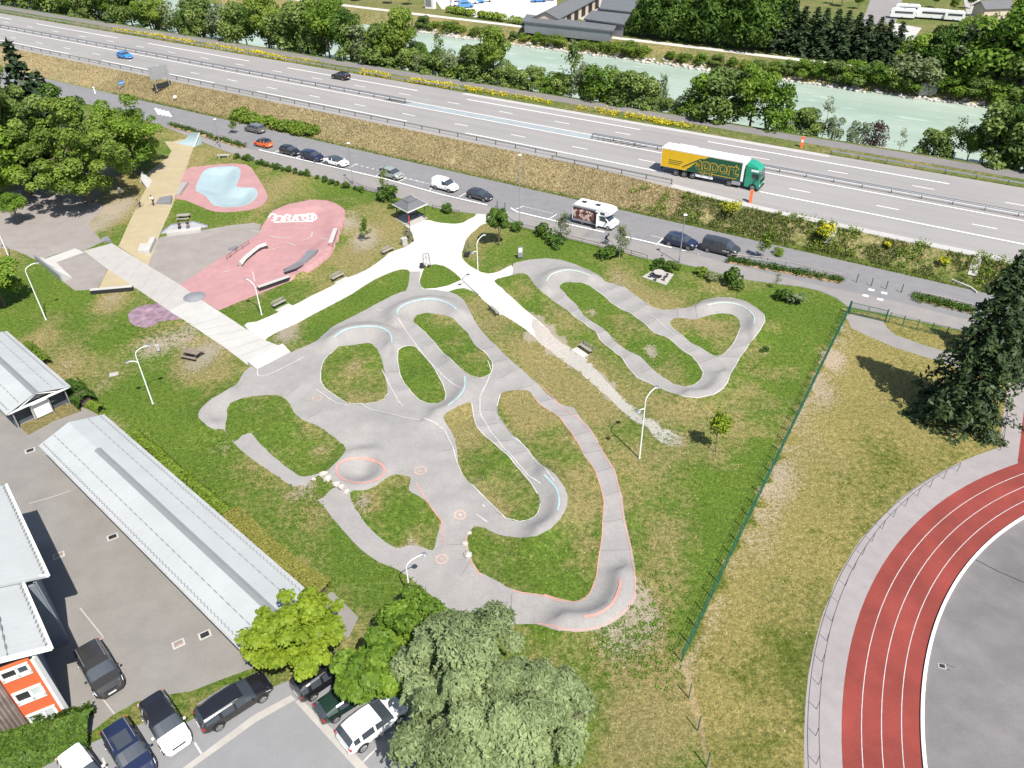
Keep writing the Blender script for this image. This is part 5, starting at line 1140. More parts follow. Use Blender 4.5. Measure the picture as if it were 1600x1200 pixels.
# grass blades and weeds ----------------------------------------------------------------------
def blades(name, P, h, w, lm, label, rg, lean=.6):
    n = len(P); a = rg.uniform(0, 6.283, n); d = np.c_[np.cos(a), np.sin(a)]; hh = h*rg.uniform(.5, 1.3, n); l = rg.normal(0, lean, (n, 2))*hh[:, None]
    z = H(P) if P.shape[1] == 2 else P[:, 2]; b = np.c_[P[:, :2], z]
    ww = (w*rg.uniform(.6, 1.3, n))[:, None]
    V = np.stack([b+np.c_[-d*ww/2, 0*hh], b+np.c_[d*ww/2, 0*hh], b+np.c_[l+d*ww*.1, hh]], 1)
    o = np_mesh(name, V.reshape(-1, 3), np.arange(n*3).reshape(n, 3), MT[lm], attr={'tint': ('FLOAT', np.repeat(rg.random(n), 3))})
    return tag(o, label, 'grass', kind='stuff')
rg = np.random.default_rng(181); n = 95000
s_ = np.where(rg.random(n) < .75, rg.uniform(-175, 12, n), rg.uniform(-330, -175, n)); nn_ = ROADFAR_N+.6+rg.random(n)*(emb_edge(s_)-1.3-ROADFAR_N-.6)
P = sn(0, 0)+s_[:, None]*U2+nn_[:, None]*N2; k = fnoise(P[:, 0], P[:, 1], 2.2)+.25*(s_ < -35) > .42; P = P[k]; s_ = s_[k]
kk = (s_ < -38) | (rg.random(len(s_)) < .3)
blades('dry_grass', P[kk], .3, .13, 'lf_straw', 'straw coloured tufts covering the motorway slope', rg)
blades('bank_weeds', P[~kk], .4, .14, 'lf_grass', 'green weeds on the right part of the motorway slope', rg)
n = 9000; s_ = rg.uniform(-170, 12, n); nn_ = ROADFAR_N+np.abs(rg.normal(0.1, .4, n)); blades('verge_grass', s_[:, None]*U2+nn_[:, None]*N2, .25, .12, 'lf_grass', 'green grass fringe at the foot of the motorway slope', rg)
k = 420; s_ = rg.uniform(-47, 12, k); nn_ = ROADFAR_N+.7+rg.random(k)*4.2; b_ = s_[:, None]*U2+nn_[:, None]*N2; b_ = b_[fnoise(b_[:, 0], b_[:, 1], 3.3) > .47]; k = len(b_); m_ = 34
sc_ = rg.uniform(.25, .8, k); C = np.repeat(np.c_[b_, H(b_)], m_, 0)+np.c_[rg.normal(0, .5, (k*m_, 2)), rg.uniform(.02, 1.1, k*m_)]*np.repeat(sc_, m_)[:, None]
V, Fc, tt = leaves(C, rg.normal(0, .7, C.shape)+np.array([0, 0, .7]), .15, 1.8, None, rg); o = np_mesh('scrub', V, Fc, MT['lf_olive'], attr={'tint': ('FLOAT', tt)}); tag(o, 'low tangled scrub on the right part of the motorway slope', 'scrub', kind='stuff')
# lawn tufts where the mapped ground is grass
ids = [i for i, r in enumerate(REG) if r[1] in ('lawn', 'field')]
Tg = TRI[np.isin(REGT, ids)]; A_ = V2[Tg]; ar = np.abs((A_[:, 1, 0]-A_[:, 0, 0])*(A_[:, 2, 1]-A_[:, 0, 1])-(A_[:, 1, 1]-A_[:, 0, 1])*(A_[:, 2, 0]-A_[:, 0, 0]))/2
cen = A_.mean(1); vis = np.c_[cen, np.zeros(len(cen))]-np.array([0, 0, HC]); zc_ = vis@_fw; xx = 800+F*(vis@_rt)/zc_; yy = 600-F*(vis@_up)/zc_
ar = ar*((xx > -150) & (xx < 1750) & (yy < 1300) & (yy > 100))
dens = 130000; i = rg.choice(len(Tg), dens, p=ar/ar.sum()); u = np.sqrt(rg.random(dens)); v = rg.random(dens)
P = A_[i, 0]*(1-u)[:, None]+A_[i, 1]*(u*(1-v))[:, None]+A_[i, 2]*(u*v)[:, None]
zn = ZONE[Tg[i]].mean(1); k = (zn[:, 1] < .45+.3*rg.random(dens)); P = P[k]; zn = zn[k]
dry = zn[:, 0]+rg.normal(0, .2, len(zn)) > .62
blades('lawn_grass', P[~dry], .10, .09, 'lf_grass', 'green tufts of grass scattered over the lawns', rg)
blades('withered_grass', P[dry], .09, .09, 'lf_straw', 'withered tufts of grass on the dry patches', rg)
# weeds at the track edges
wp = []
for (x, y, rx, ry, m_) in ((1010,950,30,40,260),(960,1000,40,22,260),(1000,1040,60,30,200),(650,905,18,14,90),(600,890,16,12,50),(490,790,26,22,130),(390,740,36,24,120),(340,700,26,18,90),(245,520,34,12,260),(1180,580,10,8,20),(560,795,14,12,40),(1450,420,60,14,200),(1230,395,60,8,160),(1330,420,80,8,200),(1160,350,60,14,300)):
    q = np.c_[rg.normal(x, rx*.8, int(m_*.6)), rg.normal(y, ry*.8, int(m_*.6))]; wp.append(G(q)[:, :2])
wp = np.vstack(wp); rid = region_of(wp); wp = wp[np.isin(rid, ids) | (rid < 0)]
C = np.repeat(np.c_[wp, H(wp)], 9, 0)+np.c_[rg.normal(0, .11, (len(wp)*9, 2)), rg.uniform(.01, .16, len(wp)*9)]
V, Fc, tt = leaves(C, rg.normal(0, .6, C.shape)+np.array([0, 0, 1]), .085, 1.6, None, rg); o = np_mesh('weeds', V, Fc, MT['lf_green'], attr={'tint': ('FLOAT', tt)}); tag(o, 'dark clumps of weeds on the bare ground by the pump track', 'weeds', kind='stuff')
# boulders at the far water line
rg = np.random.default_rng(191); n = 650; s_ = rg.uniform(-165, 10, n); nn_ = rg.normal(186.3, .7, n); P = s_[:, None]*U2+nn_[:, None]*N2; z = np.maximum(H(P), -1.0)
ico = np.array([(0,0,1),(.89,0,.45),(.28,.85,.45),(-.72,.53,.45),(-.72,-.53,.45),(.28,-.85,.45),(.72,.53,-.45),(-.28,.85,-.45),(-.89,0,-.45),(-.28,-.85,-.45),(.72,-.53,-.45),(0,0,-1)])
icf = np.array([(0,1,2),(0,2,3),(0,3,4),(0,4,5),(0,5,1),(1,6,2),(2,7,3),(3,8,4),(4,9,5),(5,10,1),(6,7,2),(7,8,3),(8,9,4),(9,10,5),(10,6,1),(11,7,6),(11,8,7),(11,9,8),(11,10,9),(11,6,10)])
sz = rg.uniform(.2, .62, n); V = (ico[None]*rg.uniform(.7, 1.2, (n, 12, 1)))*sz[:, None, None]*np.array([1.1, 1, .7])+np.c_[P, z+.1][:, None]
o = np_mesh('riprap', V.reshape(-1, 3), (icf[None]+12*np.arange(n)[:, None, None]).reshape(-1, 3), MT['stone']); tag(o, 'pale boulders lining the far river bank', 'boulders', kind='stuff')
def rock(name, label, px, size, group=None, seed=0):
    rg = np.random.default_rng(seed); mb = MB(); sx, sy, sz_ = size; mb.add([tuple(v*np.array([sx, sy, sz_])*rg.uniform(.75, 1.15)+np.array([0, 0, sz_*.45])) for v in ico], [tuple(f) for f in icf])
    o = mb.build(name, MT['stone'], loc=g1(*px)-np.array([0, 0, .04]), rz=rg.uniform(0, 6)); return tag(o, label, 'rock', group)
for i, (x, y, s_) in enumerate([(505,742,.55),(512,748,.5),(526,757,.5),(534,761,.45),(541,768,.35),(490,749,.3)]): rock('rock', 'white rock in the short line beside the round bowl, %s from the upper end' % ORD[i], (x, y), (s_, s_*.8, s_*.6), 'white rocks beside the round bowl', 200+i)
for i, (x, y, s_) in enumerate([(731,868,.5),(727,850,.35),(733,833,.3)]): rock('rock', 'white rock at the left tip of the lowest grass island, %s from the bottom' % ORD[i], (x, y), (s_, s_*.8, s_*.6), 'white rocks at the lowest grass island', 210+i)
for k in SH: SH[k] = SH[k]
def clear_protos():
    for k, r0 in list(SH.items()):
        if k == 'broom': continue
        for ch in list(r0.children): bpy.data.objects.remove(ch)
        bpy.data.objects.remove(r0)
    SH.clear()
clear_protos()
# ------------------------------------------------------------------ buildings
def wpt(px, z): return flat([px], z)[0]
MT['corrug'] = mat('galvanised_gutter', (.33, .33, .33), .5, .15, 6, .5)
MT['roof_clip'] = mat('roof_fixing_grey', (.235, .245, .25), .6, .05, 3, .5)
MT['orange_wall'] = mat('orange_render', (.52, .105, .035), .85, .05, 1, .3)
MT['dark_wall'] = mat('dark_slate_cladding', (.07, .085, .10), .8, .1, 2, .5)
MT['white_wall'] = mat('white_render', (.68, .67, .65), .85, .04, 1, .3)
MT['beige_wall'] = mat('beige_render', (.50, .42, .33), .85, .05, 1, .3)
MT['pane'] = mat('window_glass', (.05, .06, .075), .08, .05, 1, .3, spec=.6)
MT['curtain'] = mat('pale_blind', (.42, .46, .46), .7, .05, 3, .5)
MT['roof_tile'] = mat('worn_roof_decking', (.25, .195, .175), .85, .25, 1.2, .4, streak=(1, 1, 1))
def gable_shed(label, e0, e1, w, h_e, h_r, inset0, inset1, gable_open, ridge=(0, 1), brackets=True):
    """a shed whose right eaves run from e0 to e1 (world xy); the other eaves lies w to the left of that direction"""
    e0 = np.array(e0); e1 = np.array(e1); L = np.linalg.norm(e1-e0); d = (e1-e0)/L; rz = math.atan2(d[1], d[0])
    root = thing('metal_roof_shed', label, 'shed', (*e0, 0), rz)         # local x along the eaves, y across
    sgn = w/abs(w); th = .07
    mb = MB(); n = 1
    prof = [(0, h_e), (w/2, h_r), (w, h_e)]
    for (y0, z0), (y1, z1) in ((prof[0], prof[1]), (prof[1], prof[2])):
        P = [(0, y0, z0), (L, y0, z0), (L, y1, z1), (0, y1, z1)]; Q = [(x, y, z-th) for x, y, z in P]
        f = [(0, 1, 2, 3), (7, 6, 5, 4), (0, 4, 5, 1), (1, 5, 6, 2), (2, 6, 7, 3), (3, 7, 4, 0)]
        if sgn < 0: f = [x[::-1] for x in f]
        mb.add(P+Q, f)
        for i in range(int(L/1.05)): # standing seams
            x = .5+i*1.05; mb.bar((x, y0, z0+.012), (x, y1, z1+.012), .035, .03)
    roof = mb.build('roof', MT['roof_white'], root)
    dz_ = .28*(h_r-h_e)/abs(w/2); mb = MB(); mb.add([(L*ridge[0], w/2-.28, h_r-dz_+.035), (L*ridge[1], w/2-.28, h_r-dz_+.035), (L*ridge[1], w/2, h_r+.035), (L*ridge[0], w/2, h_r+.035), (L*ridge[0], w/2+.28, h_r-dz_+.035), (L*ridge[1], w/2+.28, h_r-dz_+.035)], [(0, 1, 2, 3), (3, 2, 5, 4)] if w > 0 else [(3, 2, 1, 0), (4, 5, 2, 3)])
    mb.build('ridge_cap', MT['roof_grey'], roof)
    def dashes(nm, y, z, gap, r0, r1, wob=0):
        n_ = int((L-.4)/gap)*2; mb = MB(); mb.tube([(.2+i*gap/2, y+wob*math.sin(i*2.1), z) for i in range(n_)], [(r0, r0, r1, r1)[i % 4] if not wob else r0 for i in range(n_)], 4); mb.build(nm, MT['roof_clip'], roof)
    for y in (w*.23, w*.77): dashes('roof_clips', y, h_e+(h_r-h_e)*.46+.03, .42, .05, .012)
    if brackets:
        for y in (w*.045, w*.955): dashes('snow_guard', y, h_e+.1*(h_r-h_e)+.05, .3, .035, .035, .09)
    mb = MB()
    for y in (w*-.012, w*1.012): mb.bar((0, y, h_e-.06), (L, y, h_e-.06), .14, .12)
    mb.build('gutter', MT['corrug'], roof)
    mb = MB(); y0, y1 = w*.06, w*.94; y0, y1 = min(y0, y1), max(y0, y1)
    mb.box((L/2, y0+.05, (h_e-.15)/2), (L-inset0-inset1, .1, h_e-.15)); mb.box((L/2, y1-.05, (h_e-.15)/2), (L-inset0-inset1, .1, h_e-.15))
    mb.box((L-inset1, (y0+y1)/2, (h_e-.2)/2), (.1, y1-y0-.2, h_e-.2))
    if not gable_open: mb.box((inset0, (y0+y1)/2, (h_e-.2)/2), (.1, y1-y0-.2, h_e-.2))
    mb.build('wall', MT['dark_wall'], root)
    if gable_open:
        for y in (y0+.1, y1-.1, w*.36, w*.64): MB().box((L-.35, y, h_e/2-.1), (.1, .1, h_e-.2)).build('post', MT['steel'], root)
        mb = MB(); mb.bar((L-.12, 0, h_e-.1), (L-.12, w, h_e-.1), .16, .16); mb.bar((L-.12, w*.2, h_e), (L-.12, w/2, h_r-.15), .1, .1); mb.bar((L-.12, w*.8, h_e), (L-.12, w/2, h_r-.15), .1, .1); mb.build('tie_beam', MT['white_metal'], root)
        mb = MB(); mb.box((L-.6, w*.5, 1.0), (.06, abs(w)*.3, 1.7)); mb.build('white_panel', MT['white_wall'], root)
        mb = MB(); mb.prism([(L-.5, w*.5-.9), (L-.5, w*.5+.9), (L-.45, w*.5+.9), (L-.45, w*.5-.9)], h_e+.02, h_r-.5); mb.build('gable_panel', MT['grey_metal'], root)
    return root
a = wpt((160, 648), 2.3); b = wpt((522, 962), 2.3); c = wpt((64, 697), 2.3)
dd = (b-a)[:2]/np.linalg.norm((b-a)[:2]); nn0 = np.array([-dd[1], dd[0]]); wS = float((c-a)[:2]@nn0)
bl_ = wpt((388, 1028), 2.3); LL = float((bl_-a)[:2]@dd)
gable_shed('longest pale metal roofed shed with a grey ridge strip, lying across the yard', a[:2], a[:2]+dd*LL, wS, 2.3, 3.15, .4, .4, False, ridge=(.17, 1))
a2 = wpt((108, 604), 2.3); c2 = wpt((12, 648), 2.3); w2 = float((c2-a2)[:2]@nn0)
gable_shed('upper pale metal roofed shed with an open gable facing the gap', (a2[:2]-dd*16), a2[:2], w2, 2.3, 3.2, .4, 1.2, True)
# the school at the lower left
def slab(mb, pts, th=.18, mi=0):
    n = len(pts); P = [tuple(p) for p in pts]; Q = [(x, y, z-th) for x, y, z in P]
    v = (Vector(P[1])-Vector(P[0])).cross(Vector(P[2])-Vector(P[0]))
    f = [tuple(range(n)), tuple(range(2*n-1, n-1, -1))]+[(i, n+i, n+(i+1) % n, (i+1) % n) for i in range(n)]
    if v.z < 0: f = [x[::-1] for x in f]
    mb.add(P+Q, f, mi)
def wall(mb, a, b, z0, z1, th=.2, mi=0):
    a = np.array(a)[:2]; b = np.array(b)[:2]; d = (b-a)/np.linalg.norm(b-a); n = np.array([-d[1], d[0]])*th/2
    mb.prism([a-n, b-n, b+n, a+n], z0, z1, mi)
hS = 6.7; c0 = g1(107, 1118); o3 = c0.copy()
root = thing('school_building', 'tall school with a pale metal roof, orange gable and stacked white windows', 'building', o3)
E0, E1, E2_, E3 = [wpt(p, hS)-o3 for p in ((10, 757), (76, 899), (34, 904), (81, 1012))]
er = (E3-E2_)/np.linalg.norm(E3-E2_); dg_ = g1(31, 1149)-c0; dg_ = dg_/np.linalg.norm(dg_)      # along the eaves, along the gable
W_ = 12.0; rise = np.array([0, 0, 2.4])
mb = MB(); slab(mb, [E0, E1, E1+dg_*W_+rise, E0+dg_*W_+rise]); slab(mb, [E2_-er*.02+np.array([0, 0, .02]), E3, E3+dg_*W_+rise, E2_+dg_*W_+rise])
for A_, B_ in ((E0, E1), (E2_, E3)):
    n_ = int(np.linalg.norm(B_-A_)/.5)
    for i in range(n_): q = A_+(B_-A_)*(i+.5)/n_+np.array([0, 0, .02]); mb.bar(q, q+dg_*W_+rise, .05, .04)
roof = mb.build('roof', MT['roof_white'], root)
for A_, B_ in ((E0, E1), (E2_, E3)):
    n_ = int(np.linalg.norm(B_-A_)/.15); inn = dg_*.22+rise*.22/W_+np.array([0, 0, .07]); mb = MB(); mb.tube([A_+(B_-A_)*i/n_+inn*(1+.35*math.sin(i*2.1)) for i in range(n_)], .035, 4); mb.build('snow_guard', MT['roof_grey'], roof)
q0, q1 = E0+dg_*2.2+rise*2.2/W_, E3+dg_*2.2+rise*2.2/W_; n_ = int(np.linalg.norm(q1-q0)/.21); mb = MB(); mb.tube([q0+(q1-q0)*i/n_+np.array([0, 0, .06]) for i in range(n_)], [(.06, .06, .012, .012)[i % 4] for i in range(n_)], 4); mb.build('roof_clips', MT['roof_grey'], roof)
mb = MB(); mb.bar(E0, E1, .16, .16); mb.bar(E2_, E3+er*.05, .16, .16); mb.bar(E3, E3+dg_*W_+rise, .14, .34); mb.bar(E1, E2_, .12, .2); mb.build('gutter', MT['white_metal'], roof)
Zt = 6.35
MT['side_wall'] = mat('shaded_blue_grey_wall', (.16, .18, .21), .8, .08, 2, .5)  # bluish tone of the wall's shade is put into its colour
mb = MB(); wall(mb, er*-.02, -er*9.0, 0, Zt+.1); A_ = E1[:2]+dg_[:2]*.9; B_ = E0[:2]+dg_[:2]*.9; wall(mb, A_, B_, 0, Zt); wall(mb, A_, A_+dg_[:2]*3, 0, Zt); mb.build('side_wall', MT['side_wall'], root)
nrm = np.cross(dg_, [0, 0, 1.0]); nrm = nrm if nrm@(np.array([0, 0, HC])-c0) > 0 else -nrm       # the gable looks towards the car park
mb = MB(); wall(mb, np.array([0, 0]), dg_[:2]*14, 0, Zt, .24); mb.build('gable_wall', MT['orange_wall'], root)
mb = MB(); mb.box((0, 0, Zt/2), (.34, .34, Zt)); mb.build('corner_trim', MT['white_wall'], root)
def uz(px):
    d = rays([px])[0]; o_ = np.array([0, 0, HC])-c0; t = -(o_@nrm)/(d@nrm); p = o_+d*t; return float(p@dg_), float(p[2])
def gp(u, z, l): return tuple(dg_*u+nrm*l+np.array([0, 0, z]))
w2_ = [uz(p) for p in ((20.6, 1085), (59, 1064), (71, 1080), (33, 1100))]; w3_ = [uz(p) for p in ((45, 1118), (81, 1097), (92.5, 1113), (56, 1133))]
uL = np.mean([w2_[0][0], w2_[3][0], w3_[0][0], w3_[3][0]]); uR = np.mean([w2_[1][0], w2_[2][0], w3_[1][0], w3_[2][0]])
z3 = (np.mean([w3_[2][1], w3_[3][1]]), np.mean([w3_[0][1], w3_[1][1]])); z2 = (np.mean([w2_[2][1], w2_[3][1]]), np.mean([w2_[0][1], w2_[1][1]])); dz = z2[0]-z3[0]; z1 = (z2[0]+dz, min(z2[1]+dz, Zt-.15))
for i, (za, zb) in enumerate((z1, z2, z3)):
    mb = MB(); um = uR+(uL-uR)*.42
    for (ua, ub, ya, yb) in ((uR-.08, uL+.08, za-.05, za+.1+.28*(zb-za)*.6), (uR-.08, uL+.08, zb-.1, zb+.06), (uR-.08, uR+.06, za, zb), (uL-.06, uL+.08, za, zb), (um-.08, um+.08, za, zb)):
        P = [gp(ua, ya, .22), gp(ub, ya, .22), gp(ub, yb, .22), gp(ua, yb, .22)]; Q = [gp(ua, ya, .1), gp(ub, ya, .1), gp(ub, yb, .1), gp(ua, yb, .1)]; mb.add(P+Q, [(0, 1, 2, 3), (0, 4, 5, 1), (1, 5, 6, 2), (2, 6, 7, 3), (3, 7, 4, 0)])
    w_ = mb.build('window', MT['white_metal'], root); wm_ = w_.data; 
    for (ua, ub, mk) in ((uR+.06, um-.08, 'curtain' if i else 'pane'), (um+.08, uL-.06, 'curtain' if i == 2 else 'dark')): mb = MB(); mb.add([gp(ua, za+.1, .14), gp(ub, za+.1, .14), gp(ub, zb-.08, .14), gp(ua, zb-.08, .14)], [(0, 1, 2, 3)]); mb.build('pane', MT[mk], w_)
uw, zw = uz((56, 1132)); uw = max(uw, uL+.15); mb = MB()
for i in range(40): u = uw+.13+i*.26; P = gp(u, zw, .3); mb.bar(gp(u, max(.4, zw), .32), gp(u, Zt-.1, .32), .23, .12)
mb.build('timber_cladding', MT['roof_tile'], root)
# shelter
c = g1(651, 345); 
def corner(px, z=2.25): return wpt(px, z)
cs = [corner((613, 319)), corner((637, 331.5)), corner((668, 318)), None]
cs[3] = cs[0]+cs[2]-cs[1]; cen_ = sum(cs)/4
root = thing('shelter', 'open square shelter with a hipped slate grey roof and a red post', 'shelter', (*cen_[:2], 0)); o_ = np.array([*cen_[:2], 0])
L_ = [tuple(x-o_) for x in cs]; ap = (0, 0, 3.35); rm_ = [(x*.42, y*.42, 2.25+.72) for x, y, z in L_]
mb = MB()
for i in range(4):
    a_, b_ = L_[i], L_[(i+1) % 4]; ra, rb = rm_[i], rm_[(i+1) % 4]; f = [(0, 1, 2, 3)]; P = [a_, b_, rb, ra]
    v = (Vector(P[1])-Vector(P[0])).cross(Vector(P[2])-Vector(P[0]));
    mb.add(P, [f[0] if v.z > 0 else f[0][::-1]]); up2 = lambda q: (q[0]*1.12, q[1]*1.12, q[2]+.05); Q = [up2(ra), up2(rb), ap]; mb.add(Q, [(0, 1, 2) if v.z > 0 else (2, 1, 0)])
mb.build('roof', MT['slate'], root)
mb = MB()
for i in range(4): mb.bar((L_[i][0], L_[i][1], 2.18), (L_[(i+1) % 4][0], L_[(i+1) % 4][1], 2.18), .08, .14)
mb.build('fascia', MT['white_metal'], root)
for i in range(4): MB().box((L_[i][0]*.78, L_[i][1]*.78, 1.12), (.16, .16, 2.24)).build('post', MT['red'] if i == 1 else MT['wood_dark'], root)
mb = MB(); mb.prism([(x*.95, y*.95) for x, y, z in L_], .0, .04); mb.build('floor_slab', MT['concrete'], root)
b_ = thing('bench', 'dark bench standing in the shade of the shelter', 'bench', (*(cen_[:2]+np.array([.3, .5])), 0), .5); MB().box((0, 0, .43), (1.5, .4, .06)).build('seat', MT['wood_dark'], b_)
for s_ in (-.6, .6): MB().box((s_, 0, .2), (.08, .34, .4)).build('leg', MT['steel_dark'], b_)
# across the river ---------------------------------------------------------------------
zf = 1.8
mb = MB(); P = [flat([p], zf)[0] for p in ((690, 14), (742, 27), (830, 33), (870, 28), (870, -30), (660, -30))]; mb.prism([p[:2] for p in P], zf-.3, zf+.03); tag(mb.build('white_yard', MT['gravel']), 'glaring pale gravel yard across the river', 'yard', kind='structure')
mb = MB(); P = [flat([p], zf)[0] for p in ((905, 30), (965, 46), (1000, -30), (900, -30))]; mb.prism([p[:2] for p in P], zf-.3, zf+.04); tag(mb.build('depot_yard', MT['concrete']), 'concrete yard between the grey roofs across the river', 'yard', kind='structure')
mb = MB(); P = [flat([p], zf)[0] for p in ((1345, 40), (1400, 36), (1412, -8), (1370, -30), (1360, 0))]; mb.prism([p[:2] for p in P], zf-.3, zf+.03); tag(mb.build('campsite_lane', MT['asphalt_walk']), 'grey lane of the campsite across the river', 'lane', kind='structure')
mb = MB(); P = [flat([p], zf)[0] for p in ((1392, 35), (1440, 44), (1425, 64), (1390, 60))]; mb.prism([p[:2] for p in P], zf-.3, zf+.05); tag(mb.build('terrace', MT['concrete_white']), 'pale paved terrace by the caravans', 'terrace', kind='structure')
mb = MB(); P = [flat([p], zf)[0] for p in ((1505, -5), (1530, -5), (1545, 32), (1512, 30))]; mb.prism([p[:2] for p in P], zf-.3, zf+.03); tag(mb.build('campsite_lane', MT['concrete']), 'pale lane at the top right of the campsite', 'lane', kind='structure')
def ghouse(name, label, ea, eb, depth, he, hr, wallm, roofm, over=.4, doors=0):
    """gabled building with its front eaves from ea to eb and its depth towards the back (world)"""
    ea = np.array(ea)[:2]; eb = np.array(eb)[:2]; L = np.linalg.norm(eb-ea); rz = math.atan2(*(eb-ea)[::-1]); root = thing(name, label, 'building', (*ea, zf), rz)
    mb = MB(); mb.box((L/2, depth/2, he/2), (L-2*over, depth-2*over, he)); w = over
    mb.add([(w, w, he), (w, depth-w, he), (w, depth/2, hr-.15)], [(0, 2, 1)]); mb.add([(L-w, w, he), (L-w, depth-w, he), (L-w, depth/2, hr-.15)], [(0, 1, 2)]); mb.build('wall', MT[wallm], root)
    mb = MB(); slab(mb, [(0, 0, he), (L, 0, he), (L, depth/2, hr), (0, depth/2, hr)], .15); slab(mb, [(0, depth/2, hr), (L, depth/2, hr), (L, depth, he), (0, depth, he)], .15); mb.build('roof', MT[roofm], root)
    for i in range(doors): MB().box(((i+.5)*L/doors, over-.02, he*.42), (L/doors*.55, .06, he*.8)).build('door', MT['dark'], root)
    return root
ra, rb = wpt((873, 30), zf+3), wpt((940, -6), zf+3); ghouse('depot_building', 'gabled depot with a grey roof and pale beige gable across the river', ra, rb, 7.5, 3.0, 4.6, 'beige_wall', 'slate', doors=6)
def flat_roof(label, pts, h, th=.35, name='flat_roof_building'):
    P = [wpt(p, zf+h) for p in pts]; o_ = np.array([*P[0][:2], zf]); root = thing(name, label, 'building', o_)
    mb = MB(); slab(mb, [tuple(np.array([*p[:2], zf+h])-o_) for p in P], th); mb.build('roof', MT['slate'], root)
    c_ = sum(P)/len(P); mb = MB(); mb.prism([(c_+(p-c_)*.94)[:2]-o_[:2] for p in P], 0, h-th-.02); mb.build('wall', MT['grey_metal'], root)
flat_roof('long low grey flat roofed building beside the riverside path', [(815, 33), (823, 22), (963, 40), (958, 48)], 2.8)
flat_roof('grey flat roofed hall behind the long low building', [(912, 29), (925, 16), (985, 22), (975, 38)], 3.2)
flat_roof('second grey flat roofed hall at the top edge', [(937, 13), (942, -6), (1000, -6), (990, 19)], 3.4)
b0 = wpt((673, 13), zf); root = thing('poster_hut', 'small white hut with a grey picture panel at the top edge', 'hut', b0, MA+.1); MB().box((0, 0, 1.5), (3.0, 1.6, 3.0)).build('wall', MT['white_wall'], root); MB().box((-.2, -.83, 1.6), (2.1, .06, 1.9)).build('panel', MT['grey_metal'], root); MB().box((0, 0, 3.06), (3.3, 1.9, .12)).build('roof', MT['white_metal'], root)
# caravans and campsite cabins
def caravan(label, px, rz, L=6.5, W=2.4, Hh=2.5, strip='grey_metal'):
    p = wpt(px, zf); root = thing('caravan', label, 'caravan', p, rz)
    prof = [(-L/2, .5), (L/2-.6, .5), (L/2, 1.0), (L/2-.25, Hh-.35), (L/2-.7, Hh), (-L/2+.5, Hh), (-L/2, Hh-.3)]
    mb = MB(); n = len(prof); mb.add([(x, -W/2, z) for x, z in prof]+[(x, W/2, z) for x, z in prof], [tuple(range(n)), tuple(range(2*n-1, n-1, -1))]+[(i, n+i, n+(i+1) % n, (i+1) % n) for i in range(n)]); mb.build('body', MT['white_metal'], root)
    MB().box((0, -W/2-.01, 1.75), (L*.7, .04, .5)).build('window', MT['glass'], root); MB().box((0, 0, Hh+.04), (.7, .6, .1)).build('roof_hatch', MT[strip], root)
    for y in (-W/2, W/2): 
        mb = MB(); mb.cyl((-.2, y-.1, .33), .33, .2, 14, axis='y'); mb.build('wheel', MT['black'], root)
    return root
caravan('white caravan with a dark roof strip at the campsite lane', (1417, 22), MA+.15); caravan('lower white caravan parked parallel to the first one', (1410, 29), MA+.15); caravan('wide white caravan right of the pair, partly behind trees', (1456, 30), MA+.12, 8); caravan('white caravan at the far right of the row', (1490, 33), MA+.1, 5)
caravan('white caravan cut off by the top edge', (1405, -2), MA+.2)
ra, rb = wpt((1540, 12), zf+3), wpt((1588, 10), zf+3); ghouse('cabin', 'dark roofed cabin at the top right edge', ra, rb, 6, 2.6, 4.2, 'beige_wall', 'slate')
rg = np.random.default_rng(231)
# the parked vans and boats in the white yard: simple small vehicles
def far_vehicle(label, px, rz, L, W, Hh, mk, group):
    p = wpt(px, zf); root = thing('parked_vehicle', label, 'vehicle', p, rz, group); prof = [(-L/2, .35), (L/2, .35), (L/2, .8), (L*.3, 1.0), (L*.14, Hh), (-L/2+.15, Hh), (-L/2, 1.0)]
    mb = MB(); n = len(prof); mb.add([(x, -W/2, z) for x, z in prof]+[(x, W/2, z) for x, z in prof], [tuple(range(n)), tuple(range(2*n-1, n-1, -1))]+[(i, n+i, n+(i+1) % n, (i+1) % n) for i in range(n)]); mb.build('body', MT[mk], root)
    for x in (-L*.3, L*.3):
        for y in (-W/2-.03, W/2-.15): m2 = MB(); m2.cyl((x, y, .33), .33, .18, 10, axis='y'); m2.build('wheel', MT['black'], root)
    MB().box((-L*.1, 0, Hh*.78), (L*.5, W+.03, Hh*.22)).build('window', MT['glass'], root)
MT['blue_paint'] = paint('bright_blue_paint', (.05, .22, .55)); MT['white_paint'] = paint('white_paint', (.78, .78, .77))
for i, (x, y) in enumerate([(716, 9), (724, 8), (735, 6), (745, 5), (757, 3), (728, 12), (739, 2), (750, -2), (765, -1), (842, 3), (855, 1), (866, -2)]): far_vehicle('%s vehicle in the row at the top of the white yard, %s from the front' % (('white', 'blue')[i % 2], ORD[i]), (x, y), rg.uniform(-.2, .2)+.3, 4.6, 1.9, 1.9, ('white_paint', 'blue_paint')[i % 2], 'vehicles in the white yard across the river')
mb = MB(); a_ = wpt((1446, 127), .6); b_ = wpt((1438, 146), -.6); mb.bar(a_+np.array([0, 0, .3]), b_+np.array([0, 0, .3]), .5, .15); tag(mb.build('gauge_board', MT['white_metal']), 'white slanted gauge board on the boulders of the far bank', 'gauge board')
mb = MB(); P = [wpt(p, zf) for p in ((1435, 120), (1450, 116), (1468, 120), (1467, 132), (1440, 131))]; mb.prism([p[:2] for p in P], -.5, zf+.1); tag(mb.build('outfall', MT['concrete']), 'pale concrete outfall platform in the far river bank', 'outfall')
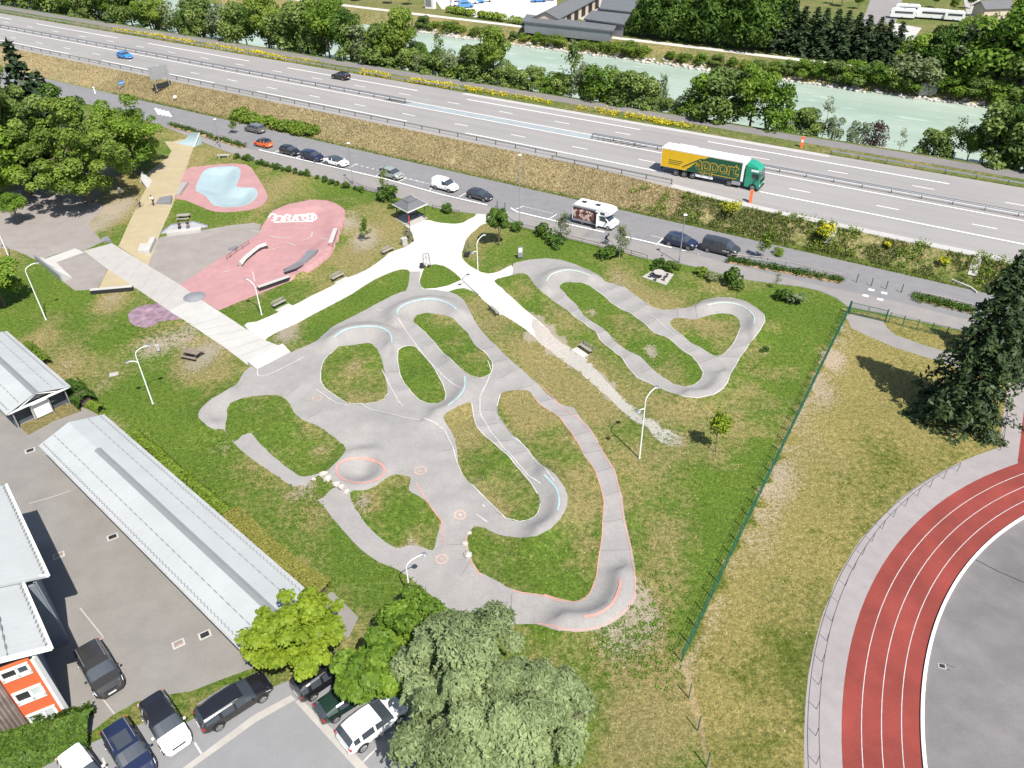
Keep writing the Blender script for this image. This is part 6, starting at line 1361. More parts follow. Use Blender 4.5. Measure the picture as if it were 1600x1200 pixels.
# ------------------------------------------------------------------ vehicles
PNT = {'blue': paint('sky_blue_car_paint', (.03, .22, .62)), 'black': paint('black_car_paint', (.012, .012, .014)), 'navy': paint('navy_car_paint', (.012, .018, .05)), 'white': paint('white_car_paint', (.80, .80, .79)), 'grey': paint('grey_car_paint', (.20, .195, .19), metal=.4), 'dgrey': paint('dark_grey_car_paint', (.045, .047, .055), metal=.3),
       'brown': paint('taupe_car_paint', (.045, .042, .04), metal=.3), 'orange': paint('orange_car_paint', (.72, .13, .02)), 'silver': paint('silver_green_car_paint', (.42, .45, .40), metal=.5), 'green': paint('dark_green_car_paint', (.012, .03, .022)), 'truck': paint('jade_green_cab_paint', (.012, .26, .15))}
MT['tyre'] = MT['black']; MT['rim'] = mat('alloy_rim', (.42, .42, .43), .35, .05, 5, .5, metal=.7)
MT['lamp_clear'] = mat('headlamp_glass', (.62, .64, .66), .1, .05, 5, .5, spec=.8); MT['lamp_red'] = mat('tail_lamp', (.42, .012, .02), .2, .05, 5, .5)
MT['plate'] = mat('number_plate', (.74, .73, .68), .5, .03, 5, .5)
CARS = {  # L, W, H, stations: x fraction from the front, belt height, top height, width, cabin flag
 'hatch': (4.1, 1.76, 1.48, [(0,.5,.54,.74,0),(.03,.62,.68,.9,0),(.11,.76,.84,.97,0),(.26,.9,1.0,1,0),(.44,.93,1.40,1,1),(.55,.94,1.47,1,1),(.58,.94,1.475,1,1),(.77,.95,1.46,.99,1),(.81,.95,1.44,.98,1),(.90,.96,1.36,.96,1),(.975,.93,1.0,.92,0),(1,.55,.58,.82,0)]),
 'suv': (4.5, 1.86, 1.66, [(0,.6,.66,.76,0),(.03,.78,.86,.91,0),(.1,.92,1.0,.97,0),(.25,1.04,1.12,1,0),(.40,1.06,1.56,1,1),(.53,1.07,1.65,1,1),(.56,1.07,1.66,1,1),(.74,1.08,1.645,.99,1),(.78,1.08,1.63,.98,1),(.91,1.09,1.53,.95,1),(.975,1.06,1.12,.92,0),(1,.65,.68,.82,0)]),
 'estate': (4.75, 1.82, 1.52, [(0,.52,.56,.74,0),(.03,.66,.74,.9,0),(.1,.8,.88,.97,0),(.25,.93,1.0,1,0),(.39,.95,1.42,1,1),(.52,.96,1.50,1,1),(.55,.96,1.51,1,1),(.71,.97,1.50,.99,1),(.75,.97,1.49,.98,1),(.93,.97,1.40,.95,1),(.98,.95,1.0,.92,0),(1,.58,.6,.82,0)]),
 'coupe': (4.7, 1.85, 1.44, [(0,.5,.55,.74,0),(.03,.64,.7,.9,0),(.1,.78,.85,.97,0),(.24,.9,.97,1,0),(.42,.93,1.34,1,1),(.52,.95,1.42,1,1),(.55,.95,1.43,1,1),(.70,.97,1.38,.99,1),(.74,.98,1.35,.98,1),(.9,1.0,1.12,.95,1),(.97,.98,1.03,.9,0),(1,.6,.65,.82,0)]),
 'mpv': (4.35, 1.8, 1.62, [(0,.55,.6,.76,0),(.03,.72,.8,.91,0),(.09,.86,.95,.97,0),(.2,.98,1.08,1,0),(.37,1.0,1.52,1,1),(.52,1.0,1.61,1,1),(.55,1.0,1.62,1,1),(.74,1.0,1.61,.99,1),(.78,1.0,1.59,.98,1),(.93,1.0,1.5,.95,1),(.98,.98,1.03,.93,0),(1,.6,.62,.84,0)]),
 'small': (3.6, 1.64, 1.54, [(0,.55,.6,.76,0),(.04,.7,.78,.92,0),(.1,.82,.92,.97,0),(.2,.93,1.03,1,0),(.38,.96,1.46,1,1),(.56,.97,1.53,1,1),(.60,.97,1.54,1,1),(.78,.98,1.52,.99,1),(.84,.98,1.49,.98,1),(.95,.98,1.36,.95,1),(.985,.95,1.0,.93,0),(1,.6,.62,.86,0)]),
 'van': (4.3, 1.83, 1.85, [(0,.6,.66,.8,0),(.03,.78,.86,.92,0),(.1,.92,1.0,.97,0),(.22,1.04,1.14,1,0),(.38,1.06,1.70,1,1),(.50,1.06,1.82,1,1),(.52,1.06,1.83,1,1),(.74,1.06,1.85,1,1),(.78,1.06,1.85,1,1),(.97,1.06,1.80,.97,1),(.99,1.04,1.1,.96,0),(1,.62,.64,.9,0)]),
 'bigvan': (4.95, 1.92, 1.95, [(0,.7,.76,.8,0),(.02,.9,.98,.92,0),(.08,1.04,1.14,.98,0),(.17,1.14,1.24,1,0),(.30,1.16,1.82,1,1),(.42,1.16,1.93,1,1),(.45,1.16,1.94,1,1),(.68,1.16,1.95,1,1),(.72,1.16,1.95,1,1),(.965,1.16,1.88,.97,1),(.985,1.14,1.2,.96,0),(1,.7,.72,.9,0)]),
}
def wheel(parent, x, y, r, w=.21):
    s = 1 if y > 0 else -1
    mb = MB(); a = [(r*.66, -w/2), (r*.93, -w/2), (r, -w*.32), (r, w*.32), (r*.93, w/2), (r*.66, w/2), (r*.66, -w/2)]; n = 20; vs = []; k = len(a)
    for j in range(n):
        t = 2*math.pi*j/n
        for rr, yy in a: vs.append((x+rr*math.cos(t), y+yy, r+rr*math.sin(t)))
    mb.add(vs, [(j*k+i, j*k+i+1, ((j+1) % n)*k+i+1, ((j+1) % n)*k+i) for j in range(n) for i in range(k-1)]); wh = mb.build('wheel', MT['tyre'], parent, smooth=.6)
    mb = MB(); yo = y+s*w*.42
    mb.cyl((x, yo-.02, r), r*.22, .04, 10, axis='y')
    for j in range(5):
        t = 2*math.pi*j/5+.3; mb.bar((x+r*.12*math.cos(t), yo, r+r*.12*math.sin(t)), (x+r*.64*math.cos(t), yo, r+r*.64*math.sin(t)), .11, .035)
    n2 = 20; vs = []
    for j in range(n2):
        t = 2*math.pi*j/n2
        for rr, yy in ((r*.68, yo-.02), (r*.68, yo+.02), (r*.57, yo+.02), (r*.57, yo-.02)): vs.append((x+rr*math.cos(t), yy, r+rr*math.sin(t)))
    mb.add(vs, [(j*4+i, j*4+(i+1) % 4, ((j+1) % n2)*4+(i+1) % 4, ((j+1) % n2)*4+i) for j in range(n2) for i in range(4)])
    mb.build('rim', MT['rim'], wh); MB().cyl((x, y-s*.02 if s > 0 else y+.02-.02, r), r*.56, .02, 16, axis='y').build('brake_disc', MT['dark'], wh)
def car(kind, label, loc, rz, pt, cat='car', roof=None, bumper=None, group=None, panel=False, rails=False, name='parked_car', scale=1.0, sunroof=False):
    L, W, Hh, ST = CARS[kind]; root = thing(name, label, cat, loc, rz, group); root.scale = (scale,)*3
    ring = []
    for i, (fx, belt, top, wf, cab) in enumerate(ST):
        x = L/2-fx*L; w = W/2*wf; zb = .24 if .04 < fx < .97 else .34
        rw = w*(.80 if cab else .86); mid = zb+(belt-zb)*.55; drop = (.10 if cab else .015)
        if kind in ('van', 'bigvan') and cab: rw = w*.88
        r = [(0, zb), (w*.84, zb), (w*.965, zb+.14), (w*1.0, mid), (w*.965, belt), (rw+.0*w, max(top-drop, belt+.005)), (rw*.84, top-.025), (rw*.45, top-.004), (0, top)]
        ring.append([(x, y, z) for y, z in r])
    nst = len(ST); k = len(ring[0]); body = MB(); dark = MB(); parts = {}
    def add(key, P, flip):
        parts.setdefault(key, MB()).add(P, [(0, 1, 2, 3) if not flip else (3, 2, 1, 0)])
    cab = [i for i in range(nst) if ST[i][4]]; c0, c1 = cab[0], cab[-1]
    for i in range(nst-1):
        for j in range(k-1):
            for s in (1, -1):
                P = [(p[0], p[1]*s, p[2]) for p in (ring[i][j], ring[i+1][j], ring[i+1][j+1], ring[i][j+1])]; key = 'body'; flip = s > 0
                top_ = j >= 5; sidew = j == 4
                if sidew and i >= c0-1 and i < c1+0:
                    if i in (c0-1, c0): key = 'side_window_%d_0' % s
                    elif i == c0+2 and not panel: key = 'side_window_%d_1' % s
                    elif i == c0+4 and not panel and kind != 'coupe': key = 'side_window_%d_2' % s
                elif top_ and i == c0-1 and j >= 5: key = 'windscreen'
                elif top_ and i >= c1 and i == c1 and not (panel and kind == 'van'): key = 'rear_window'
                elif top_ and c0 <= i < c1 and roof: key = 'roof'
                elif j <= 1 and bumper: key = 'bumper'
                add(key, P, flip)
    for e, sg in ((0, 1), (nst-1, -1)):
        P = ring[e]+[(p[0], -p[1], p[2]) for p in ring[e][::-1][1:-1]]; parts['body'].add(P, [tuple(range(len(P))) if sg > 0 else tuple(range(len(P)-1, -1, -1))])
    for key, mb in parts.items():
        nm = 'side_window' if key.startswith('side_window') else key
        m_ = PNT[pt] if key == 'body' else (roof if key == 'roof' else (MT['dark'] if key == 'bumper' else MT['glass']))
        mb.build(nm, m_, root, smooth=.62)
    wr = .33 if kind in ('hatch', 'coupe', 'estate', 'mpv', 'van') else (.29 if kind == 'small' else .36)
    xf, xr = L/2-.185*L, L/2-.80*L
    for x in (xf, xr):
        for s in (1, -1):
            y = s*(W/2-.085); wheel(root, x, y, wr)
            mb = MB(); yy = s*(W/2+.004); n = 14; P = [];
            for q in range(n+1): t = math.pi*q/n; P += [(x+(wr+.075)*math.cos(t), yy, wr+(wr+.075)*math.sin(t)), (x+wr*.80*math.cos(t), yy, wr+wr*.80*math.sin(t))]
            mb.add(P, [(2*q, 2*q+1, 2*q+3, 2*q+2) if s < 0 else (2*q+2, 2*q+3, 2*q+1, 2*q) for q in range(n)]); mb.build('wheel_arch', MT['dark'], root)
    f2 = ST[1]; hb = ST[2][1]; xh = L/2-.045*L
    for s in (1, -1):
        w = W/2; mb = MB(); P = [(L/2-.022*L, s*w*.66, f2[1]-.08), (L/2-.06*L, s*w*.915, f2[1]-.02), (L/2-.12*L, s*w*.95, hb-.02), (L/2-.075*L, s*w*.68, f2[2]+.05)]
        Q = [(p[0]+.03, p[1]+s*.025, p[2]+.015) for p in P]; mb.add(P+Q, [(0, 1, 2, 3), (4, 5, 6, 7), (0, 1, 5, 4), (1, 2, 6, 5), (2, 3, 7, 6), (3, 0, 4, 7)]); mb.build('headlight', MT['lamp_clear'], root)
        lr = ST[-2]; xt = L/2-.985*L; mb = MB(); mb.box((xt+.05, s*w*.80, lr[1]-.12), (.12, w*.24, .22)); mb.build('tail_light', MT['lamp_red'], root)
        cx = L/2-ST[c0-1][0]*L-.25; mb = MB(); mb.box((cx, s*(w+.09), ST[c0][1]+.05), (.12, .17, .13), taper=.8); mb.build('mirror', PNT[pt], root)
    zpl = .56 if kind not in ('suv', 'bigvan', 'van') else .62
    MB().box((L/2-.004, 0, zpl-.1), (.03, .5, .11)).build('number_plate', MT['plate'], root); MB().box((-L/2+.002, 0, zpl), (.03, .5, .11)).build('number_plate', MT['plate'], root)
    mb = MB(); mb.box((L/2-.012*L, 0, zpl+.09), (.06, W*.46, .16)); mb.build('grille', MT['dark'], root)
    if rails:
        for s in (1, -1): mb = MB(); mb.bar((L/2-ST[c0+1][0]*L+.25, s*W*.36, ST[c0+1][2]+.02), (L/2-ST[c1][0]*L+.15, s*W*.355, ST[c1-1][2]-.01), .04, .05); mb.build('roof_rail', MT['rim'], root)
    if sunroof: MB().box((L/2-.56*L, 0, ST[c0+2][2]-.0), (1.15, W*.5, .03)).build('sunroof', MT['glass'], root)
    return root
def heading(p, q): a = flat([p, q])[:, :2]; d = a[1]-a[0]; return math.atan2(d[1], d[0])
FWD = MA; BACK = MA+math.pi
car('hatch', 'sky blue car driving on the near carriageway of the motorway', wpt((196, 91), ZM), FWD, 'blue', scale=1.05, name='moving_car')
car('hatch', 'black car driving away on the far carriageway of the motorway', wpt((533, 123.5), ZM), BACK, 'black', scale=1.08, name='moving_car')
car('mpv', 'grey car in the driving lane above the orange car', wpt((399, 206), 0), BACK, 'grey', name='moving_car')
car('small', 'small orange car with a black roof, first in the parked row', wpt((412, 229), 0), BACK+.02, 'orange', roof=PNT['black'])
G_P = 'cars parked along the side road'
car('hatch', 'black hatchback parked behind the orange car', wpt((454, 240.5), 0), FWD-.02, 'black', group=G_P)
car('mpv', 'navy blue car parked close behind the white coupe', wpt((489, 249.5), 0), FWD-.01, 'navy', group=G_P)
car('coupe', 'white sleek car with a black glass roof', wpt((526, 257.5), 0), FWD, 'white', roof=MT['glass'], group=G_P)
car('mpv', 'silver green car behind the sparse sapling', wpt((612, 277), 0), FWD-.05, 'silver', group=G_P)
car('van', 'small white panel van parked on the side road', wpt((696, 296), 0), FWD-.02, 'white', 'van', panel=True, bumper=True, group=G_P, name='parked_van')
car('hatch', 'dark grey hatchback last before the white square', wpt((750, 310.5), 0), FWD-.03, 'dgrey', group=G_P, scale=1.02)
car('suv', 'dark blue estate car with silver roof rails', wpt((1063, 384), 0), FWD, 'navy', rails=True, group=G_P)
v = car('bigvan', 'charcoal van with white lettering on its door', wpt((1125, 394.5), 0), FWD, 'dgrey', 'van', group=G_P, name='parked_van')
mb = MB()
for i, (x, z, h) in enumerate(((.1, .78, .1), (.28, .8, .16), (.5, .78, .2), (.68, .8, .12), (.82, .79, .18))): mb.bar((x+.5, -.972, z-h/2), (x+.58, -.972, z+h/2), .02, .05); mb.bar((x+.45, -.972, z), (x+.62, -.972, z+.03), .02, .04)
mb.build('lettering', MT['white_metal'], v)
car('suv', 'taupe grey car parked in the school yard', g1(160, 1054), heading((140, 1018), (178, 1085)), 'brown', rails=True, scale=1.02)
car('suv', 'white car with a glossy black roof in the lower car park', g1(262, 1138), heading((240, 1100), (284, 1172)), 'white', roof=PNT['black'], scale=1.0, bumper=True)
car('suv', 'dark navy car with a sunroof beside the white one', g1(206, 1182), heading((182, 1142), (230, 1222)), 'navy', sunroof=True, rails=True)
car('hatch', 'white car cut off by the bottom edge beside the bush', g1(136, 1216), heading((112, 1180), (165, 1255)), 'white')
car('estate', 'long black estate car parked beside the grass verge', g1(369, 1104), heading((330, 1128), (408, 1078)), 'black', rails=True, scale=1.03)
car('small', 'small black car half under the lime green maple', g1(505, 1064), heading((478, 1085), (535, 1046)), 'black', scale=1.1, rails=True)
car('coupe', 'dark green convertible with its roof closed under the trees', g1(545, 1096), heading((522, 1110), (575, 1076)), 'green', scale=.93, sunroof=False)
car('hatch', 'white car half hidden by the largest willow', g1(584, 1136), heading((562, 1152), (612, 1114)), 'white', scale=1.1)
# camper ----------------------------------------------------------------------------------
root = thing('camper_van', 'white camper with a painted side parked with its door open', 'camper', wpt((931, 351), 0), FWD)
L, W, Hh = 6.6, 2.25, 3.0
prof = [(-L/2, .5), (.9, .5), (.9, 2.0), (2.3, 2.15), (2.75, 2.45), (2.55, 2.85), (1.9, Hh), (-L/2+.3, Hh), (-L/2, Hh-.3)]
def ext(mb, prof, w0, w1):
    n = len(prof); mb.add([(x, w0, z) for x, z in prof]+[(x, w1, z) for x, z in prof], [tuple(range(n)), tuple(range(2*n-1, n-1, -1))]+[(i, n+i, n+(i+1) % n, (i+1) % n) for i in range(n)])
mb = MB(); ext(mb, prof, -W/2, W/2); mb.build('living_box', PNT['white'], root, smooth=.4)
mb = MB(); ext(mb, [(.9, .4), (3.0, .4), (3.2, .6), (3.15, 1.0), (2.45, 1.2), (1.75, 2.02), (.9, 2.02)], -W/2+.15, W/2-.15); mb.build('cab', PNT['white'], root, smooth=.4)
mb = MB(); mb.add([(2.44, -.85, 1.24), (2.44, .85, 1.24), (1.82, .8, 1.98), (1.82, -.8, 1.98)], [(0, 1, 2, 3)]); mb.T = Matrix.Translation((.02, 0, .015)); mb.build('windscreen', MT['glass'], root, loc=(.03, 0, .02))
for s in (-1, 1): mb = MB(); P = [(1.0, s*(W/2-.14), 1.2), (2.25, s*(W/2-.14), 1.2), (1.75, s*(W/2-.14), 1.9), (1.0, s*(W/2-.14), 1.9)]; mb.add(P, [(0, 1, 2, 3) if s < 0 else (3, 2, 1, 0)]); mb.build('side_window', MT['glass'], root)
MB().box((1.5, -W/2-.012, 2.4), (.7, .03, .35)).build('side_window', MT['glass'], root)
MT['mural'] = mat('painted_mural_red', (.14, .05, .045), .6, .6, 2.2, 1.2); MT['mural_pale'] = mat('painted_mural_cream', (.66, .50, .42), .6, .25, 3, 1)
mb = MB(); mb.box((-1.45, -W/2-.012, 1.65), (3.4, .024, 1.7)); mb.build('mural', MT['mural'], root)
mb = MB(); rg = np.random.default_rng(5)
for i in range(26):
    x = rg.uniform(-3.0, -.1); z = rg.uniform(.95, 1.5) if i < 16 else rg.uniform(1.5, 2.3); a = rg.uniform(0, 3.14); l = rg.uniform(.15, .34); mb.add([(x+l*math.cos(a+q)*(1 if j % 2 else .5), -W/2-.03, z+l*math.sin(a+q)*(1 if j % 2 else .5)) for j, q in enumerate(np.linspace(0, 5.5, 8))], [tuple(range(8))])
mb.build('mural_figures', MT['mural_pale'], root)
MB().box((.52, -W/2-.014, 1.5), (.62, .03, 1.85)).build('door_opening', MT['dark'], root); mb = MB(); mb.box((.9, -W/2-.32, 1.45), (.06, .6, 1.85)); mb.build('door', MT['white_metal'], root)
MB().box((-1.5, -W/2-.04, .62), (3.5, .06, .28)).build('skirt', MT['grey_metal'], root)
for x in (-2.0, .2): MB().box((x, 0, Hh+.05), (.7, .6, .1)).build('roof_hatch', MT['dark'], root)
mb = MB(); mb.bar((-3.1, -W/2-.06, 2.72), (.5, -W/2-.06, 2.72), .14, .14); mb.build('awning', MT['grey_metal'], root)
for x in (-1.7, 2.35):
    for s in (1, -1): wheel(root, x, s*(W/2-.2), .35)
for s in (1, -1): MB().box((3.14, s*.75, .85), (.08, .3, .2)).build('headlight', MT['lamp_clear'], root); MB().box((2.2, s*1.15, 1.35), (.12, .2, .3)).build('mirror', MT['dark'], root)
# truck ----------------------------------------------------------------------------------
pr = wpt((1037, 270.5), ZM); pf = wpt((1176, 297.5), ZM)
dv = (pf-pr)[:2]; rzT = MA; LT = 13.4; 
midT = (pr+pf)/2
root = thing('articulated_truck', 'lorry with a green cab and a yellow and green curtain trailer', 'truck', wpt((1113, 281.5), ZM), rzT)
MT['t_yellow'] = mat('yellow_tarpaulin', (.66, .40, .012), .55, .04, .8, .4); MT['t_green'] = mat('dark_green_tarpaulin', (.012, .085, .045), .55, .06, .8, .4); MT['t_white'] = mat('white_tarpaulin', (.80, .80, .79), .6, .03, 1, .4)
x0, x1 = -8.1, 4.9; hw = 1.26; zt0, zt1 = 1.15, 4.0
mb = MB(); mb.box(((x0+x1)/2, 0, (zt0+zt1)/2), (x1-x0, 2*hw, zt1-zt0)); mb.box(((x0+x1)/2, 0, zt1+.02), (x1-x0+.06, 2*hw+.04, .08)); mb.build('trailer_box', MT['t_white'], root)
for s in (-1, 1):
    y = s*(hw+.012)
    def side(poly, m_, dy, nm):
        mb = MB(); P = [(x, y+s*dy, z) for x, z in poly]; mb.add(P, [tuple(range(len(P))) if s < 0 else tuple(range(len(P)-1, -1, -1))]); return mb.build(nm, m_, root)
    fx = (lambda x: x)
    side([(x0+.08, zt0+.02), (x1-.3, zt0+.02), (x1-.3, zt1-.12), (x0+.08, zt1-.12)], MT['t_yellow'], 0, 'curtain')
    side([(x0+4.1, zt0+.02), (x1-.3, zt0+.02), (x1-.3, zt1-.14), (x0+7.6, zt1-.14), (x0+6.9, zt1-.55), (x0+6.3, zt1-.65)], MT['t_green'], .012, 'curtain_print')
    mb = MB(); mb.bar((x0+3.6, y+s*.02, zt0+.5), (x0+6.2, y+s*.02, zt1-.72), .03, .16); mb.bar((x0+4.4, y+s*.02, zt0+.42), (x0+6.6, y+s*.02, zt0+1.0), .03, .12)
    mb.bar((x0+6.2, y+s*.02, zt1-.72), (x0+7.0, y+s*.02, zt1-.62), .03, .16); mb.bar((x0+7.0, y+s*.02, zt1-.62), (x0+7.7, y+s*.02, zt1-.2), .03, .16); mb.build('curtain_stripe', MT['t_green'], root)
    cu = bpy.data.curves.new('lettering', 'FONT'); cu.body = 'apport'; cu.size = 2.75; cu.extrude = .008; cu.space_character = .95
    mb_o = bpy.data.objects.new('lettering', cu); SC.collection.objects.link(mb_o); dg = bpy.context.evaluated_depsgraph_get(); me = bpy.data.meshes.new_from_object(mb_o.evaluated_get(dg)); bpy.data.objects.remove(mb_o)
    wtxt = max(v.co.x for v in me.vertices)
    def txt(m_, sc, ox, oz, dy, nm, par):
        m2 = me.copy(); m2.materials.clear(); m2.materials.append(m_)
        for v in m2.vertices:
            X = (v.co.x-wtxt/2)*sc*6.6/wtxt; Z = (v.co.y-.65)*sc; v.co = ((X if s < 0 else -X)+x0+8.95+ox, y+s*(dy+v.co.z), zt0+1.30+Z+oz)
        o = bpy.data.objects.new(nm, m2); SC.collection.objects.link(o); o.parent = par; return o
    lt = None
    cu2 = bpy.data.curves.new('lettering', 'FONT'); cu2.body = 'apport'; cu2.size = 2.75; cu2.offset = .085; cu2.extrude = .004; cu2.space_character = .95
    t2 = bpy.data.objects.new('t2', cu2); SC.collection.objects.link(t2); dg = bpy.context.evaluated_depsgraph_get(); meo = bpy.data.meshes.new_from_object(t2.evaluated_get(dg)); bpy.data.objects.remove(t2)
    inner = me; me = meo; outline = txt(MT['t_yellow'], 1.0, 0, 0, .03, 'lettering', root); me = inner; txt(MT['t_green'], 1.0, 0, 0, .05, 'letter_fill', outline)
    mb = MB()
    for i in range(3): mb.bar((x0+1.3+i*.0, y+s*.02, zt0+1.25-i*.28), (x0+3.6-.25*i, y+s*.02, zt0+1.25-i*.28), .02, .06)
    mb.build('small_print', MT['t_green'], root)
    mb = MB(); mb.bar((x0+6.2, y+s*.03, zt0+.22), (x1-.9, y+s*.03, zt0+.22), .02, .07); mb.build('print_line', MT['t_yellow'], root)
    for x in np.arange(x0+.5, x0+4.4, .9): 
        pass
mb = MB(); mb.bar((x0, 0, 1.05), (x1-.2, 0, 1.05), 1.2, .18); mb.box((x0+.06, 0, .75), (.12, 2.3, .3)); mb.build('chassis', MT['dark'], root)
for s in (-1, 1):
    MB().box((x0+6.9, s*1.15, .75), (3.2, .05, .42)).build('side_guard', MT['t_white'], root)
    mb = MB(); mb.cyl((3.6, s*.95-.25, .85), .32, .5, 14, axis='y') if False else mb.box((4.0, s*1.0, .75), (1.3, .5, .55)); mb.build('fuel_tank', MT['steel'], root)
for x in (x0+2.6, x0+3.95, x0+5.3, 3.0, 6.55):
    for s in (1, -1): wheel(root, x, s*1.05, .5, .36)
hc = [(5.25, .55), (7.45, .45), (7.5, 1.2), (7.42, 1.9), (7.2, 3.1), (6.9, 3.45), (5.25, 3.62)]
mb = MB(); ext(mb, hc, -1.22, 1.22); mb.build('cab', PNT['truck'], root, smooth=.4)
mb = MB(); mb.add([(5.25, -1.1, 3.62), (5.25, 1.1, 3.62), (6.95, 1.05, 3.46), (6.95, -1.05, 3.46), (5.25, -1.0, 4.0), (5.25, 1.0, 4.0), (5.9, .95, 3.92), (5.9, -.95, 3.92)], [(4, 7, 6, 5), (0, 4, 5, 1), (1, 5, 6, 2), (2, 6, 7, 3), (3, 7, 4, 0)]); mb.build('wind_deflector', PNT['truck'], root, smooth=.4)
MB().box((6.3, 0, 3.57), (.5, .55, .08)).build('roof_hatch', MT['dark'], root)
mb = MB(); mb.add([(7.45, -1.1, 1.95), (7.45, 1.1, 1.95), (7.26, 1.08, 2.95), (7.26, -1.08, 2.95)], [(0, 1, 2, 3)]); mb.build('windscreen', MT['glass'], root)
for s in (-1, 1):
    mb = MB(); P = [(6.2, s*1.235, 1.9), (7.25, s*1.235, 1.75), (7.1, s*1.235, 2.65), (6.2, s*1.235, 2.7)]; mb.add(P, [(0, 1, 2, 3) if s < 0 else (3, 2, 1, 0)]); mb.build('side_window', MT['glass'], root)
    MB().box((7.15, s*1.45, 2.3), (.14, .3, .65)).build('mirror', MT['dark'], root); MB().box((7.5, s*.95, .85), (.06, .35, .22)).build('headlight', MT['lamp_clear'], root)
    MB().box((6.55, s*1.23, 3.05), (1.1, .03, .3)).build('name_panel', MT['t_white'], root)
    mb = MB(); n = 14; P = []
    for q in range(n+1): t = math.pi*q/n; P += [(6.55+.62*math.cos(t), s*1.235, .5+.62*math.sin(t)), (6.55+.4*math.cos(t), s*1.235, .5+.4*math.sin(t))]
    mb.add(P, [(2*q, 2*q+1, 2*q+3, 2*q+2) if s < 0 else (2*q+2, 2*q+3, 2*q+1, 2*q) for q in range(n)]); mb.build('wheel_arch', MT['dark'], root)
mb = MB(); mb.box((7.5, 0, 1.5), (.06, 1.9, .55)); mb.box((7.52, 0, .62), (.08, 2.3, .3)); mb.build('grille', MT['dark'], root)
# ------------------------------------------------------------------ street furniture
def park_lamp(label, base, top, double, rz, group='white curved lamps in the park', hh=None):
    b = g1(*base); h = hh or max(4.5, height_at(b, top)); root = thing('street_lamp', label, 'lamp', b, rz, group)
    mb = MB(); mb.tube([(0, 0, 0), (0, 0, .25), (0, 0, h*.6), (0, 0, h)], [.085, .075, .06, .045], 10); mb.build('pole', MT['white_metal'], root, smooth=1.0); mb = MB(); mb.cyl((0, 0, 0), .14, .04, 12); mb.build('base_plate', MT['steel'], root)
    arms = [1, -1] if double else [1]
    for q, s in enumerate(arms):
        R_ = 1.3 if q == 0 else .75; hz0 = h if q == 0 else h*.84
        pts = [(s*R_*(1-math.cos(t)), 0, hz0+R_*.62*math.sin(t)) for t in np.linspace(0, 1.6, 9)]
        mb = MB(); mb.tube(pts, .04, 8); a = mb.build('arm', MT['white_metal'], root, smooth=1.0); e = pts[-1]
        mb = MB(); mb.lathe([(.02, .07), (.2, .05), (.24, -.02), (.18, -.09), (.02, -.1)], 14, (e[0]+s*.1, 0, e[2]-.03)); mb.build('lamp_head', MT['grey_metal'], a, smooth=1.0)
        mb = MB(); mb.tube([(s*R_*.5, 0, hz0+.1), (0, 0, hz0-.35)], .02, 6) if False else None
    return root
park_lamp('white curved lamp on the lawn beside the left grey skate plaza', (72,500), (40,425), False, .5)
park_lamp('white curved lamp on the lawn above the long shed', (239,631), (209,556), True, .4)
park_lamp('tall white two armed lamp on the open lawn right of the large pump track', (999,716), (1009,627), True, .75)
park_lamp('white curved lamp at the corner of the white square', (748.5,462), (745,383), True, .9)
park_lamp('white lamp at the lower lane of the pump track, above the trees', (641,932), (645,868), False, .4, hh=3.2)
park_lamp('slim dark topped lamp between the pink bowl and the white path', (409,492), (392,462), False, 2.5, hh=3.6)
park_lamp('white lamp half hidden by trees at the left edge', (15,404), (2,372), False, 2.6, hh=5.0)
def road_lamp(label, base, top, rz):
    b = g1(*base); h = max(5.0, height_at(b, top)); root = thing('street_lamp', label, 'lamp', b, rz, 'grey lamp posts along the side road')
    mb = MB(); mb.tube([(0, 0, 0), (0, 0, .9), (0, 0, .95), (0, 0, h)], [.1, .1, .07, .05], 10); mb.build('pole', MT['grey_metal'], root, smooth=1.0)
    mb = MB(); mb.tube([(0, 0, h-.05), (.4, 0, h+.05), (.75, 0, h+.02)], .035, 8); a = mb.build('arm', MT['grey_metal'], root, smooth=1.0)
    mb = MB(); mb.lathe([(.02, .1), (.2, .05), (.26, -.03), (.2, -.1), (.02, -.12)], 14, (.15, 0, h+.1)); mb.build('lamp_head', MT['white_metal'], a, smooth=1.0)
    mb = MB(); mb.tube([(0, 0, h*.72), (-.4, 0, h*.74), (-.6, 0, h*.72)], .025, 6); a = mb.build('arm', MT['grey_metal'], root); MB().lathe([(.02, .06), (.15, .02), (.12, -.06), (.02, -.07)], 12, (-.6, 0, h*.72)).build('lamp_head', MT['grey_metal'], a, smooth=1.0)
road_lamp('grey lamp post at the start of the parked cars', (345,231), (334,188), 1.0); road_lamp('grey lamp post by the white coupe', (552,288), (543,225), 1.0)
road_lamp('grey lamp post behind the round young tree', (812,353), (811,243), 1.0) ; road_lamp('grey lamp post in front of the dark blue estate car', (1061,411), (1070,337), 1.0)
